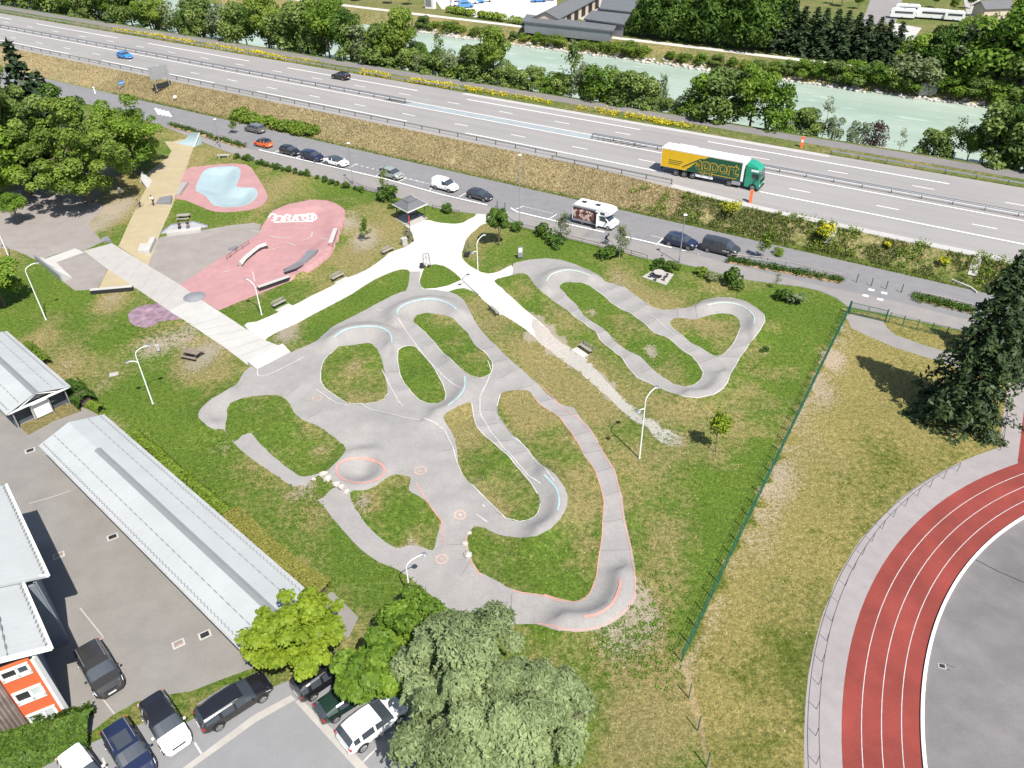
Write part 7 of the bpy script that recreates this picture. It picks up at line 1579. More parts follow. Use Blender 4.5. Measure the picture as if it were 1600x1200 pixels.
def bench(label, px, rz, pad=None, kind='slat', group=None, L=1.9):
    b = g1(*px); root = thing('park_bench', label, 'bench', b, rz, group); m_ = MT['wood_grey']
    if kind == 'slat':
        mb = MB()
        for y in (-.18, -.04, .10): mb.box((0, y, .45), (L, .11, .05))
        mb.build('seat', m_, root); mb = MB()
        for z in (.62, .78): mb.box((0, .26+(z-.6)*.25, z), (L, .04, .11))
        mb.build('backrest', m_, root)
        for s in (-1, 1): mb = MB(); mb.bar((s*L*.4, -.2, 0), (s*L*.4, -.2, .43), .07); mb.bar((s*L*.4, .16, 0), (s*L*.4, .33, .85), .07); mb.bar((s*L*.4, -.2, .4), (s*L*.4, .2, .4), .06); mb.build('leg', MT['steel_dark'], root)
    else:
        MB().box((0, 0, .44), (L*1.15, .55, .12)).build('seat', MT['concrete'], root)
        for s in (-1, 1): MB().box((s*L*.42, 0, .19), (.22, .48, .38)).build('leg', MT['concrete'], root)
    if pad: mb = MB(); mb.box((pad[0], pad[1], .02), (pad[2], pad[3], .05)); tag(mb.build('bench_slab', MT['concrete_white'], loc=b, rz=rz), 'pale slab in front of the '+label[:60].split(' bench')[0]+' bench', 'slab', kind='structure')
    return root
GB = heading((415, 490), (615, 390))
bench('lowest weathered bench along the upper white path', (437,478), GB, (0, -.85, 2.0, .9)); bench('middle weathered bench along the upper white path', (528,436), GB, (0, -.85, 2.0, .9)); bench('weathered bench nearest the shelter along the white path', (606,395), GB)
bench('dark bench on the left of the stony path below the square', (772,489), heading((762,478),(782,497))+math.pi, (0.1, -.8, 1.9, .9)); bench('dark bench with a pale slab on the right of the stony path', (915,548), heading((900,538),(927,556)), (-.1, -.75, 2.0, .9))
bench('pale concrete bench on the grass above the blue pool', (350,246), .05, None, 'block')
def picnic(label, px, rz, mk, Lp=1.8):
    b = g1(*px); root = thing('picnic_table', label, 'picnic table', b, rz, 'rectangular picnic tables'); mb = MB()
    for i in range(5): mb.box((0, -.32+i*.16, .74), (Lp, .145, .05))
    mb.build('tabletop', MT[mk], root)
    for s in (-1, 1):
        mb = MB(); mb.box((0, s*.72-.07, .44), (Lp, .13, .05)); mb.box((0, s*.72+.08, .44), (Lp, .13, .05)); mb.build('seat', MT[mk], root)
        mb = MB(); mb.bar((s*Lp*.36, -.72, .02), (s*Lp*.36, -.25, .72), .08); mb.bar((s*Lp*.36, .72, .02), (s*Lp*.36, .25, .72), .08); mb.bar((s*Lp*.36, -.78, .4), (s*Lp*.36, .78, .4), .07); mb.build('leg', MT['steel_dark'] if mk != 'wood' else MT['wood_dark'], root)
picnic('brown wooden picnic table on the worn lawn below the violet slab', (302,558), -.35, 'wood', 2.0); picnic('grey picnic table on a pale patch below the blue pool', (288,343), .15, 'wood_grey', 1.8)
mb = MB(); P = G([(1003,433),(1023,421),(1053,429),(1041,446)]); mb.add([(p[0], p[1], .05) for p in P]+[(p[0], p[1], -.05) for p in P], [(0, 1, 2, 3), (0, 4, 5, 1), (1, 5, 6, 2), (2, 6, 7, 3), (3, 7, 4, 0)]); tag(mb.build('table_slab', MT['concrete']), 'square pale slab under the round table', 'slab', kind='structure')
b = g1(1029,434); root = thing('round_table', 'round concrete table with stools on the square slab', 'table', (b[0], b[1], .05)); mb = MB(); mb.cyl((0, 0, .7), .72, .07, 24); mb.build('tabletop', MT['concrete'], root); MB().cyl((0, 0, 0), .25, .7, 14).build('pedestal', MT['steel_dark'], root)
for i in range(6): a = i*math.pi/3; mb = MB(); mb.cyl((1.05*math.cos(a), 1.05*math.sin(a), 0), .1, .4, 10); mb.cyl((1.05*math.cos(a), 1.05*math.sin(a), .4), .2, .07, 14); mb.build('stool', MT['steel_dark'], root)
# small fitness machines and boxes on the square
def frame_machine(label, px, kind, rz):
    b = g1(*px); root = thing('fitness_machine', label, 'exercise machine', b, rz); m_ = MT['slate']
    if kind == 0:
        mb = MB()
        for x in (-.45, .45): mb.tube([(x, 0, 0), (x, 0, 1.75)], .04, 8)
        mb.tube([(-.45, 0, 1.75), (.45, 0, 1.75)], .04, 8); mb.tube([(0, .5, 0), (0, .5, 1.5)], .04, 8); mb.build('frame', m_, root)
        MB().box((0, .3, .5), (.4, .4, .06)).build('seat', MT['dark'], root); mb = MB(); mb.tube([(-.3, -.3, 1.1), (.3, -.3, 1.1)], .03, 8); mb.tube([(0, 0, 1.2), (0, -.3, 1.1)], .03, 6); mb.build('handle', MT['dark'], root); MB().box((0, -.35, .12), (.5, .3, .06)).build('footrest', MT['dark'], root)
    else:
        mb = MB()
        for x in (-.5, .5): mb.tube([(x, 0, 0), (x*.7, 0, 1.9)], .045, 8)
        mb.tube([(-.35, 0, 1.9), (.35, 0, 1.9)], .045, 8); mb.tube([(0, 0, 1.9), (0, 0, .8)], .03, 8); mb.tube([(-.42, 0, 1.0), (0, 0, 1.5), (.42, 0, 1.0)], .03, 8); mb.build('frame', m_, root)
        for x in (-.25, .25): MB().box((x, -.15, .25), (.2, .45, .06)).build('pedal', MT['dark'], root)
        MB().box((-.65, -.1, .3), (.5, .5, .6)).build('cabinet', MT['dark'], root)
frame_machine('upright grey exercise frame beside the shelter post', (637,368), 0, .6); frame_machine('second exercise machine with a dark seat beside the grey box', (641,377), 0, 1.6); frame_machine('grey A shaped exercise machine at the tip of the grass triangle', (667,417), 1, .2); frame_machine('low exercise machine on the grass right of the white square', (731,398), 1, 1.2)
b = g1(632,383); root = thing('stone_box', 'light grey stone box at the edge of the white square', 'box', b, .6); mb = MB(); mb.box((0, 0, .5), (.75, .55, 1.0), taper=.96); mb.build('housing', MT['concrete'], root); MB().box((0, 0, 1.03), (.82, .62, .07)).build('lid', MT['concrete_white'], root)
b = g1(813,404); root = thing('notice_board', 'grey standing notice panel at the start of the smaller loop', 'sign', b, .2); MB().box((0, 0, .95), (.65, .12, 1.5)).build('panel', MT['grey_metal'], root)
for s in (-1, 1): MB().box((s*.28, 0, .1), (.08, .08, .2)).build('leg', MT['steel_dark'], root)
MB().box((0, -.07, 1.25), (.5, .02, .6)).build('poster', MT['white_metal'], root)
b = g1(248,549); root = thing('trash_bin', 'pale litter bin on the lawn by the violet slab', 'bin', b, .3); mb = MB(); mb.cyl((0, 0, .15), .22, .7, 12); mb.build('bucket', MT['concrete_white'], root); MB().box((0, 0, .5), (.07, .07, 1.1)).build('post', MT['grey_metal'], root)
b = g1(188,302); root = thing('trash_bin', 'pale litter bin in the shade edge of the big maple', 'bin', b, .3); mb = MB(); mb.cyl((0, 0, .1), .22, .75, 12); mb.build('bucket', MT['concrete_white'], root); MB().cyl((0, 0, .86), .25, .05, 12).build('lid', MT['grey_metal'], root)
mb = MB(); mb.box((0, 0, .02), (.9, .7, .06)); tag(mb.build('manhole_cover', MT['concrete'], loc=g1(178,585), rz=.4), 'square sand coloured cover sunk in the lawn above the sheds', 'cover')
# drains in the yard
for i, ((x, y), l, d) in enumerate([((47,704), 'grey gully grate in the yard near the dirt strip', 1), ((176,839), 'gully grate with a pale rim beside the long shed', 1), ((92,868), 'pale rimmed cover half in the shadow of the school', 0), ((279,1006), 'reddish cover in the lower yard', 0), ((320,992), 'gully grate near the lower corner of the long shed', 1)]):
    b = g1(x, y); root = thing('drain', l, 'drain', b, .55); MB().box((0, 0, .012), (.85, .65, .03)).build('frame', MT['concrete_white'], root); mb = MB()
    if d:
        for k in range(6): mb.box((-.25+k*.1, 0, .034), (.05, .42, .02))
        mb.box((0, 0, .03), (.6, .44, .012)); mb.build('grate', MT['dark'], root)
    else: mb.box((0, 0, .034), (.62, .44, .02)); mb.build('lid', MT['roof_tile'], root)
b = wpt((1472,1041), 0); root = thing('drain', 'square gully on the infield just inside the white kerb', 'drain', b, -.3); MB().box((0, 0, .012), (.5, .42, .03)).build('frame', MT['concrete'], root); MB().box((0, 0, .03), (.34, .3, .03)).build('grate', MT['dark'], root)
mb = MB()
for off in (0, .28): ribbon(mb, flat([(1479,1038+off*26),(1530,1060+off*26),(1600,1096+off*26),(1680,1135+off*26)])[:, :2], .045, .014, world=True, step=3, zf=0)
ribbon(mb, flat([(1600,860+50),(1560,893),(1525,875)])[:, :2], .05, .014, world=True, step=3, zf=0)
tag(mb.build('joint_line', MT['dark']), 'dark joint lines running across the infield', 'joint', kind='structure')
# skate furniture ---------------------------------------------------------------------------
def poly_wall(mb, a, b, z0, z1, th): wall(mb, a, b, z0, z1, th)
def skate(name, label, px, fn, cat='skate ramp'):
    b = g1(*px); b[2] = max(b[2], 0); root = thing(name, label, cat, b); fn(root, b); return root
def rel(pts, b, z=0): g = flat(pts, z); return [(p[0]-b[0], p[1]-b[1]) for p in g]
def f(root, b):
    P = rel([(272,222),(303,229),(312,227),(300,206)], b); 
    A, B = np.array(rel([(270,222)], b)[0]), np.array(rel([(303,230)], b)[0]); top = wpt((303.5,206), 1.9); T_ = np.array([top[0]-b[0], top[1]-b[1]])
    d = (B-A); n = 8; mb = MB(); vs = []
    back = np.array([-d[1], d[0]])/np.linalg.norm(d); back = back if back[1] > 0 else -back
    for i in range(n+1):
        t = i/n; z = 2.1*(1-math.cos(t*1.35))/(1-math.cos(1.35)); o_ = back*1.9*math.sin(t*1.35)/math.sin(1.35)
        vs.append((*(A+o_*.9+d*(.1+.55*t)), z*.96)); vs.append((*(B+o_), z))
    m_ = len(vs); vs += [(x, y, -.02) for x, y, z in vs]
    fs = [(2*i, 2*i+1, 2*i+3, 2*i+2) for i in range(n)]+[(2*i+1, m_+2*i+1, m_+2*i+3, 2*i+3) for i in range(n)]+[(2*i+2, m_+2*i+2, m_+2*i, 2*i) for i in range(n)]+[(2*n, 2*n+1, m_+2*n+1, m_+2*n)]
    mb.add(vs, fs); mb.build('ramp_face', MT['pool'], root)
    mb = MB(); mb.bar((*B, .0), (*(B+back*1.9), 2.05), .12, .1); mb.build('edge', MT['white_metal'], root)
skate('quarter_pipe', 'tall pale blue curved ramp at the far end of the ochre strip', (287,224), f)
def ramp(pxs, zs, m_, nm='ramp_face'):
    def f(root, b):
        P = [(*q, z) for q, z in zip(rel(pxs, b), zs)]; n = len(P); Q = [(x, y, -.03) for x, y, z in P]; a = sum(P[i][0]*P[(i+1) % n][1]-P[(i+1) % n][0]*P[i][1] for i in range(n))
        fs = [tuple(range(n))]+[(i, n+i, n+(i+1) % n, (i+1) % n) for i in range(n)]
        if a < 0: fs = [x[::-1] for x in fs]
        mb = MB(); mb.add(P+Q, fs); mb.build(nm, MT[m_], root)
    return f
skate('bank_ramp', 'pale graffiti covered bank on the left side of the ochre strip', (225,290), ramp([(222,288),(231,296),(238,283),(224,276)], [.9, .05, .05, .95], 'concrete_white'))
skate('bank_ramp', 'pale concrete bank between the ochre strip and the blue pool', (286,298), ramp([(273,306),(282,307),(295,288),(283,286)], [.05, .5, .5, .05], 'concrete'))
skate('wedge_ramp', 'grey wedge ramp at the lower end of the ochre strip near the child', (257,315), ramp([(243,319),(268,320),(270,310),(249,309)], [.05, .55, .55, .05], 'grey_metal'))
skate('bank_ramp', 'small grey kicker at the corner of the walkway and the brown dirt', (168,378), ramp([(159,379),(175,380),(170,374),(160,375)], [.05, .5, .5, .3], 'grey_metal'))
def ledge(pxa, pxb, w, h, mk, mtop=None):
    def f(root, b):
        A, B = [np.array(q) for q in rel([pxa, pxb], b)]; mb = MB(); wall(mb, A, B, 0, h, w); mb.build('block', MT[mk], root)
        if mtop: mb = MB(); wall(mb, A, B, h, h+.03, w+.04); mb.build('top_plate', MT[mtop], root)
    return f
skate('ledge', 'long low pale ledge with a dark side on the grass by the ochre triangle', (175,457), ledge((143,459), (209,453), .55, .55, 'dark', 'concrete_white'), 'ledge')
def f(root, b):
    A, B = [np.array(q) for q in rel([(251,366), (325,356)], b)]; d = (B-A)/np.linalg.norm(B-A); n = np.array([-d[1], d[0]]); mb = MB(); L = np.linalg.norm(B-A)
    prof = [(0, 0, .05), (1.6, .9, .9), (L-1.8, .9, .9), (L, 0, .05)]
    mb.add([(*(A+d*x), .02) for x, z, q in prof]+[(*(A+d*x-n*0+n*.5), z) for x, z, q in prof]+[(*(A+d*x+n*1.0), z) for x, z, q in prof]+[(*(A+d*x+n*1.0), 0) for x, z, q in prof], [(k*4+i, k*4+i+1, (k+1)*4+i+1, (k+1)*4+i) for k in range(3) for i in range(3)]+[(0, 4, 8, 12), (3, 15, 11, 7)]); mb.build('bank', MT['grey_metal'], root)
    A2, B2 = [np.array(q) for q in rel([(262,367), (315,361)], b)]; mb = MB(); wall(mb, A2, B2, 0, .45, 1.1); mb.build('platform', MT['concrete_white'], root)
skate('skate_box', 'long pale box with a blue grey bank on the far side of the grey plaza', (288,362), f)
def f(root, b):
    A, B = [np.array(q) for q in rel([(218,395), (233,384)], b)]; mb = MB(); P = rel([(216,396),(228,395),(232,384),(220,384)], b); mb.prism(P, 0, .35); mb.build('platform', MT['concrete_white'], root)
    A, B = [np.array(q) for q in rel([(231,398), (241,377)], b)]; mb = MB(); wall(mb, A, B, 0, .65, .7); mb.build('ledge', MT['concrete_white'], root)
skate('skate_box', 'pale stepped block where the ochre strip meets the grey plaza', (229,390), f)
def f(root, b):
    P = rel([(57,408),(70,410),(100,430),(112,434),(99,440),(86,428)], b); mb = MB(); n = len(P); Z = [.5, .7, .7, .05, .9, .9]; a = sum(P[i][0]*P[(i+1) % n][1]-P[(i+1) % n][0]*P[i][1] for i in range(n)); fs = [tuple(range(n))]+[(i, n+i, n+(i+1) % n, (i+1) % n) for i in range(n)]
    mb.add([(*p, z) for p, z in zip(P, Z)]+[(*p, -.02) for p in P], fs if a > 0 else [x[::-1] for x in fs]); mb.build('bank', MT['concrete_white'], root)
    A, B = [np.array(q) for q in rel([(58,408), (98,440)], b)]; mb = MB(); wall(mb, A, B, .0, .95, .25); mb.build('coping', MT['steel'], root)
skate('bank_ramp', 'pale concrete bank with steel coping at the left rim of the grey skate plaza', (80,424), f)
def f(root, b):
    P = rel([(374,411),(381,404),(396,392),(405,386),(416,383)], b, .5); mb = MB(); mb.tube([(*P[0], .32), (*P[1], .45), (*P[2], .5), (*P[3], .55), (*P[4], .6)], [.42, .34, .3, .3, .3], 4); mb.build('beam', MT['concrete_white'], root)
    mb = MB(); 
    for q in P[1:]: mb.box((q[0], q[1], .15), (.3, .3, .34))
    mb.build('foot', MT['steel_dark'], root)
skate('curved_ledge', 'curved pale ledge in the middle of the pink bowl', (393,398), f, 'ledge')
def f(root, b):
    P = rel([(355,407),(361,402),(370,395),(380,389),(390,382)], b); mb = MB()
    for q in P: mb.tube([(*q, 0), (*q, .6)], .025, 6)
    mb.tube([(*q, .6) for q in P], .03, 6); mb.tube([(*q, .3) for q in P], .02, 6); mb.build('rail', MT['steel_dark'], root)
skate('grind_rail', 'dark steel handrail along the upper edge of the pink bowl', (370,396), f, 'rail')
skate('kicker', 'small grey kicker plate at the top of the pink bowl handrail', (363,389), ramp([(355,391),(368,392),(372,388),(360,387)], [.05, .4, .4, .05], 'grey_metal'))
skate('curved_bank', 'dark grey curved metal bank in the lower part of the pink bowl', (468,418), ramp([(444,428),(462,420),(475,408),(481,399),(499,399),(494,406),(480,417),(465,425),(447,431)], [.08, .05, .05, .05, .35, .5, .5, .5, .45], 'grey_metal'))
skate('ledge', 'pink topped block ledge at the right rim of the pink bowl', (521,379), ledge((518,391), (526,368), .55, .5, 'pink', 'concrete_white'), 'ledge')
skate('ledge', 'long dark sided ledge at the lower rim of the pink bowl', (428,446), ledge((404,454), (453,437), .55, .5, 'dark', 'concrete_white'), 'ledge')
mb = MB(); c = g1(304,464); mb.lathe([(0, .35), (.6, .3), (1.0, .16), (1.35, .02)], 20, (0, 0, 0)); tag(mb.build('mound', MT['grey_metal'], loc=c), 'low grey round hump at the middle of the pale walkway', 'skate hump')
skate('bank_ramp', 'pale slab ramp at the lower end of the walkway by the pump track', (420,561), ramp([(388,571),(443,543),(454,550),(402,577)], [.55, .55, .03, .03], 'concrete_white'))
# fences and rails ----------------------------------------------------------------------------
def mesh_fence(label, line, h, wire_gap, npost, mk='green_metal', fold=True):
    p = G(line); b0 = p[0].copy(); root = thing('mesh_fence', label, 'fence', b0); q = p[:, :2]-b0[:2]; seg = np.linalg.norm(np.diff(q, axis=0), axis=1); cum = np.r_[0, np.cumsum(seg)]; Lf = cum[-1]
    at = lambda s: np.array([np.interp(s, cum, q[:, 0]), np.interp(s, cum, q[:, 1])])
    for i in range(npost+1): a = at(Lf*i/npost); MB().box((a[0], a[1], h/2+.05), (.07, .07, h+.1)).build('post', MT[mk], root)
    mb = MB(); n = int(Lf/wire_gap)
    for i in range(n): a = at(i*wire_gap); mb.bar((*a, .03), (*a, h), .009, .009)
    for z in np.linspace(.05, h, 5):
        for k in range(npost): a = at(Lf*k/npost); c = at(Lf*(k+1)/npost); mb.bar((*a, z), (*c, z), .014, .02)
    mb.build('wire_panel', MT[mk], root); return root
mesh_fence('long green wire fence between the park lawn and the dry field', [(1065,1034),(1126,903),(1198,752),(1271,600),(1325,489)], 1.55, .14, 34)
mesh_fence('short green wire fence right of the gate', [(1388,504),(1421,513),(1458,522),(1500,533)], 1.3, .12, 5)
for i, (x, y) in enumerate([(1076,1091),(1090,1142),(1104,1199)]): o = MB().box((0, 0, .85), (.06, .06, 1.7)).build('fence_post', MT['green_metal'], loc=g1(x, y)); tag(o, 'bare dark green fence post by the stony strip, %s from the top' % ORD[i], 'post', 'bare fence posts below the green fence')
b = g1(1326,490); c = g1(1383,503); d = (c-b)[:2]; Lg = np.linalg.norm(d); root = thing('double_gate', 'closed green double gate at the pavement', 'gate', b, math.atan2(d[1], d[0]))
for k in range(2):
    mb = MB(); xa, xb = k*Lg/2+.06, (k+1)*Lg/2-.06
    mb.bar((xa, 0, .1), (xb, 0, .1), .05); mb.bar((xa, 0, 1.5), (xb, 0, 1.5), .05); mb.bar((xa, 0, .85), (xb, 0, .85), .04); mb.bar((xa, 0, .08), (xa, 0, 1.52), .06); mb.bar((xb, 0, .08), (xb, 0, 1.52), .06); l_ = mb.build('leaf', MT['green_metal'], root)
    mb = MB(); 
    for x in np.arange(xa+.12, xb-.05, .13): mb.bar((x, 0, .1), (x, 0, 1.5), .022)
    mb.build('bars', MT['green_metal'], l_)
for x in (0, Lg): MB().box((x, 0, .85), (.12, .12, 1.7)).build('post', MT['green_metal'], root)
def tube_rail(name, label, pts3, h, gap, r, mk, cat='railing', mid=True, group=None):
    b0 = np.array(pts3[0]); root = thing(name, label, cat, b0); q = np.array(pts3)-b0; seg = np.linalg.norm(np.diff(q[:, :2], axis=0), axis=1); cum = np.r_[0, np.cumsum(seg)]; n = max(1, int(round(cum[-1]/gap))); at = lambda s: np.array([np.interp(s, cum, q[:, i]) for i in range(3)])
    mb = MB(); S = np.linspace(0, cum[-1], max(len(q)*2, n+1)); mb.tube([at(s)+np.array([0, 0, h]) for s in S], r, 6); 
    if mid: mb.tube([at(s)+np.array([0, 0, h*.52]) for s in S], r*.7, 6)
    mb.build('rail', MT[mk], root)
    for i in range(min(n, 98)+1): a = at(cum[-1]*i/n); MB().tube([tuple(a), tuple(a+np.array([0, 0, h]))], r, 6).build('post', MT[mk], root)
    return root
a = [ARC_C+(aprR+1.55)*np.array([math.cos(t), math.sin(t)]) for t in np.linspace(R(118), R(205), 40)]; tube_rail('handrail', 'curved thin grey handrail along the outside of the running track apron', [(*p, 0) for p in a], 1.0, 1.9, .022, 'steel_dark', mid=False)
p = flat([(1562,704),(1572,634)]); tube_rail('handrail', 'short straight handrail beside the fir trees', [tuple(x) for x in p], 1.0, 1.4, .022, 'steel_dark', mid=False)
def wood_rail(label, line, h=.75): 
    p = G(line); tube_rail('wooden_rail', label, [tuple(x) for x in p], h, 2.2, .06, 'wood_grey', 'rail', mid=False)
wood_rail('grey wooden rail along the planted strip past the dark van', [(1141,405),(1200,411),(1260,424),(1315,437)]); wood_rail('grey wooden rail along the planted strip near the fir trees', [(1436,465),(1470,472),(1520,485)]); wood_rail('dark wooden rail along the planted strip at the start of the parked cars', [(270,195),(330,212),(372,224),(382,230)])
for i, (l0, l1, w_) in enumerate((((1140,408),(1316,440),1.3), ((1432,466),(1520,487),1.2), ((268,196),(382,230),1.4))):
    mb = MB(); p = G([l0, l1]); d = (p[1]-p[0])[:2]; d /= np.linalg.norm(d); n = np.array([-d[1], d[0]])*w_/2; mb.prism([p[0][:2]-n, p[1][:2]-n, p[1][:2]+n, p[0][:2]+n], .0, .1); o = mb.build('planting_bed', MT['dirt']); tag(o, ('planted bed past the dark van', 'planted bed near the fir trees', 'planted bed at the start of the parked cars')[i], 'planting bed', kind='structure')
    rg = np.random.default_rng(300+i); k = 150; u = rg.random(k); q = p[0][:2]+(p[1]-p[0])[:2]*u[:, None]+rg.normal(0, .35, (k, 2)); C = np.repeat(np.c_[q, np.full(k, .1)], 22, 0)+np.c_[rg.normal(0, .2, (k*22, 2)), rg.uniform(.02, .5, k*22)]; V, Fc, tt = leaves(C, rg.normal(size=C.shape)+np.array([0, 0, .6]), .14, 1.6, None, rg); o = np_mesh('low_planting', V, Fc, MT['lf_dark'], attr={'tint': ('FLOAT', tt)}); tag(o, ('low green planting past the dark van', 'low green planting near the fir trees', 'low green planting at the start of the parked cars')[i], 'ground cover', kind='stuff')
for i, (x, y) in enumerate([(1338,441),(1361,447),(1384,452),(1408,457)]): root = thing('bollard', 'black bollard across the end of the pavement, %s from the left' % ORD[i], 'bollard', g1(x, y), 0, 'black bollards at the end of the pavement'); MB().cyl((0, 0, 0), .05, 1.05, 10).build('shaft', MT['steel_dark'], root); MB().cyl((0, 0, 1.05), .065, .05, 10).build('cap', MT['dark'], root)
for i, (x, y) in enumerate([(777,324),(789,327)]): root = thing('bollard', 'dark post at the entrance of the white square, %s one' % ('left', 'right')[i], 'bollard', g1(x, y), 0, 'dark posts at the square'); MB().cyl((0, 0, 0), .06, 1.0, 10).build('shaft', MT['wood_dark'], root); MB().cyl((0, 0, 1.0), .07, .04, 10).build('cap', MT['dark'], root)
tube_rail('post_fence', 'low post and wire fence along the lawn below the camper', [tuple(x) for x in G([(815,358),(860,368),(909,381),(934,387),(960,393),(985,399),(1011,407)])], .75, 2.3, .035, 'wood_dark', 'fence')
tube_rail('post_fence', 'low post and wire fence between the shelter and the pavement', [tuple(x) for x in G([(548,289),(578,300),(616,311)])], .7, 2.2, .035, 'wood_dark', 'fence'); tube_rail('post_fence', 'short post fence beside the clipped round bush', [tuple(x) for x in G([(676,327),(700,333),(718,336)])], .7, 2.0, .035, 'wood_dark', 'fence')
# motorway guard rails
def guard(label, s0, s1, n, sides=(1,), rzlab=None, name='guard_rail', gap=4.0, z=ZM):
    root = thing(name, label, 'guard rail', (*sn(s0, n), z), MA); L = s1-s0; k = min(98, int(L/gap))
    for sd in sides:
        mb = MB(); y = sd*.18 if len(sides) > 1 else 0
        for (za, zb, yo) in ((.78, .68, .0), (.68, .62, .05), (.62, .52, 0)): mb.add([(0, y, za), (L, y, za), (L, y+.04*sd, (za+zb)/2), (0, y+.04*sd, (za+zb)/2), (L, y, zb), (0, y, zb)], [(0, 1, 2, 3), (3, 2, 4, 5)])
        mb.box((L/2, y-.02*sd, .65), (L, .03, .24)); mb.build('rail', MT['steel'], root)
    for i in range(k+1): MB().box((L*i/k, 0, .36), (.1, .12, .72)).build('post', MT['steel_dark'], root)
    return root
sR = snz((1050,287))[0]
ne0 = 109.0
root = None
guard('galvanised guard rail along the near edge of the motorway above the straw slope', -330, -62, 109.15)
guard('nearest end of the guard rail above the straw slope, bending toward the orange marker', -62, sR, 107.7)
guard('galvanised guard rail along the far edge of the motorway beside the yellow broom', -330, sb0, 132.6)
guard('galvanised guard rail at the far edge of the motorway on the right', sb1, 40, 132.6)
guard('double guard rail in the central reservation left of the bluish gap', -330, s0_ if False else snz((640,158))[0], nm, (1, -1)); guard('double guard rail in the central reservation right of the bluish gap', snz((925,215))[0], 45, nm, (1, -1))
mb = MB()
for (sa_, sb_) in ((snz((640,158))[0]-5, snz((640,158))[0]), (snz((925,215))[0], snz((925,215))[0]+9)):
    for i in range(9): x = sa_+(sb_-sa_)*i/8; ribbon(mb, [sn(x, nm-.8), sn(x+1.0, nm+.8)], .22, .03, world=True, step=2, zf=ZM)
tag(mb.build('hatching', MT['dark']), 'dark hatching at the ends of the paved gap in the median', 'marking', kind='structure')
# motorway signs
b = g1(256,141); root = thing('motorway_sign', 'grey back of a tall motorway sign on the straw slope', 'sign', b, MA+1.35)
for s in (-1, 1): MB().box((s*1.5, 0, 2.4), (.14, .2, 4.8)).build('post', MT['steel'], root)
mb = MB(); mb.box((0, .12, 3.7), (4.2, .06, 2.6)); pn = mb.build('panel', MT['steel'], root); mb = MB(); 
for z in (2.7, 3.4, 4.1, 4.8): mb.box((0, .2, z), (4.2, .06, .1))
mb.build('brace', MT['steel_dark'], pn); MB().box((0, .1, 1.0), (3.8, .06, 1.1)).build('lower_panel', MT['dark'], root)
b = g1(192,139); root = thing('road_sign', 'small blue road sign at the foot of the straw slope', 'sign', b, 1.1); MB().box((0, 0, 1.3), (1.3, .05, .8)).build('panel', MT['blue_paint'], root)
for s in (-1, 1): MB().box((s*.45, .05, .75), (.07, .07, 1.5)).build('post', MT['steel'], root)
MB().box((0, -.03, 1.3), (1.1, .02, .1)).build('sign_stripe', MT['white_metal'], root)
b = g1(275,158); root = thing('road_sign', 'small white sign board at the foot of the slope above the road', 'sign', b, .8); MB().box((0, 0, .9), (.7, .05, .5)).build('panel', MT['white_metal'], root); MB().box((0, .05, .5), (.06, .06, 1.0)).build('post', MT['steel'], root)
b = g1(149,146); root = thing('statue_post', 'small white post beside the road end behind the grove', 'post', b); MB().cyl((0, 0, 0), .16, 1.2, 10, r2=.1).build('shaft', MT['white_metal'], root); MB().box((0, 0, 1.3), (.35, .3, .22)).build('cap', MT['white_metal'], root)
def sos(label, px, z=ZM, rz=0):
    root = thing('emergency_phone', label, 'emergency phone', wpt(px, z) if z else g1(*px), rz); MB().box((0, 0, .85), (.5, .42, 1.7)).build('housing', MT['orange'], root); MB().box((0, -.22, 1.1), (.3, .03, .45)).build('panel', MT['white_metal'], root); MB().box((0, 0, 1.74), (.56, .48, .08)).build('cap', MT['orange'], root)
sos('orange emergency phone post beside the lorry', (1172,316), ZM, MA+1.9); sos('orange emergency phone post at the far edge of the motorway', (1252,230), ZM, MA+.2)
mb = MB(); a = g1(1292,382); c = g1(1304,355); mb.bar(a+np.array([0, 0, .12]), c+np.array([0, 0, .12]), 1.0, .16); tag(mb.build('drainage_chute', MT['concrete']), 'pale concrete drainage chute on the slope by the tall yellow broom', 'drainage chute')
mb = MB(); a = g1(1518,432); c = g1(1528,402); mb.bar(a+np.array([0, 0, .12]), c+np.array([0, 0, .12]), 1.0, .16); tag(mb.build('drainage_chute', MT['concrete']), 'pale concrete drainage chute on the slope behind the fir trees', 'drainage chute')
mb = MB(); p = G([(1486,438),(1515,450),(1526,458)]); 
for q, r_ in zip(p[:-1], p[1:]): mb.bar(q+np.array([0, 0, .1]), r_+np.array([0, 0, .1]), .2, .25)
tag(mb.build('kerb', MT['concrete_white']), 'pale kerb where the side road ends by the fir trees', 'kerb')
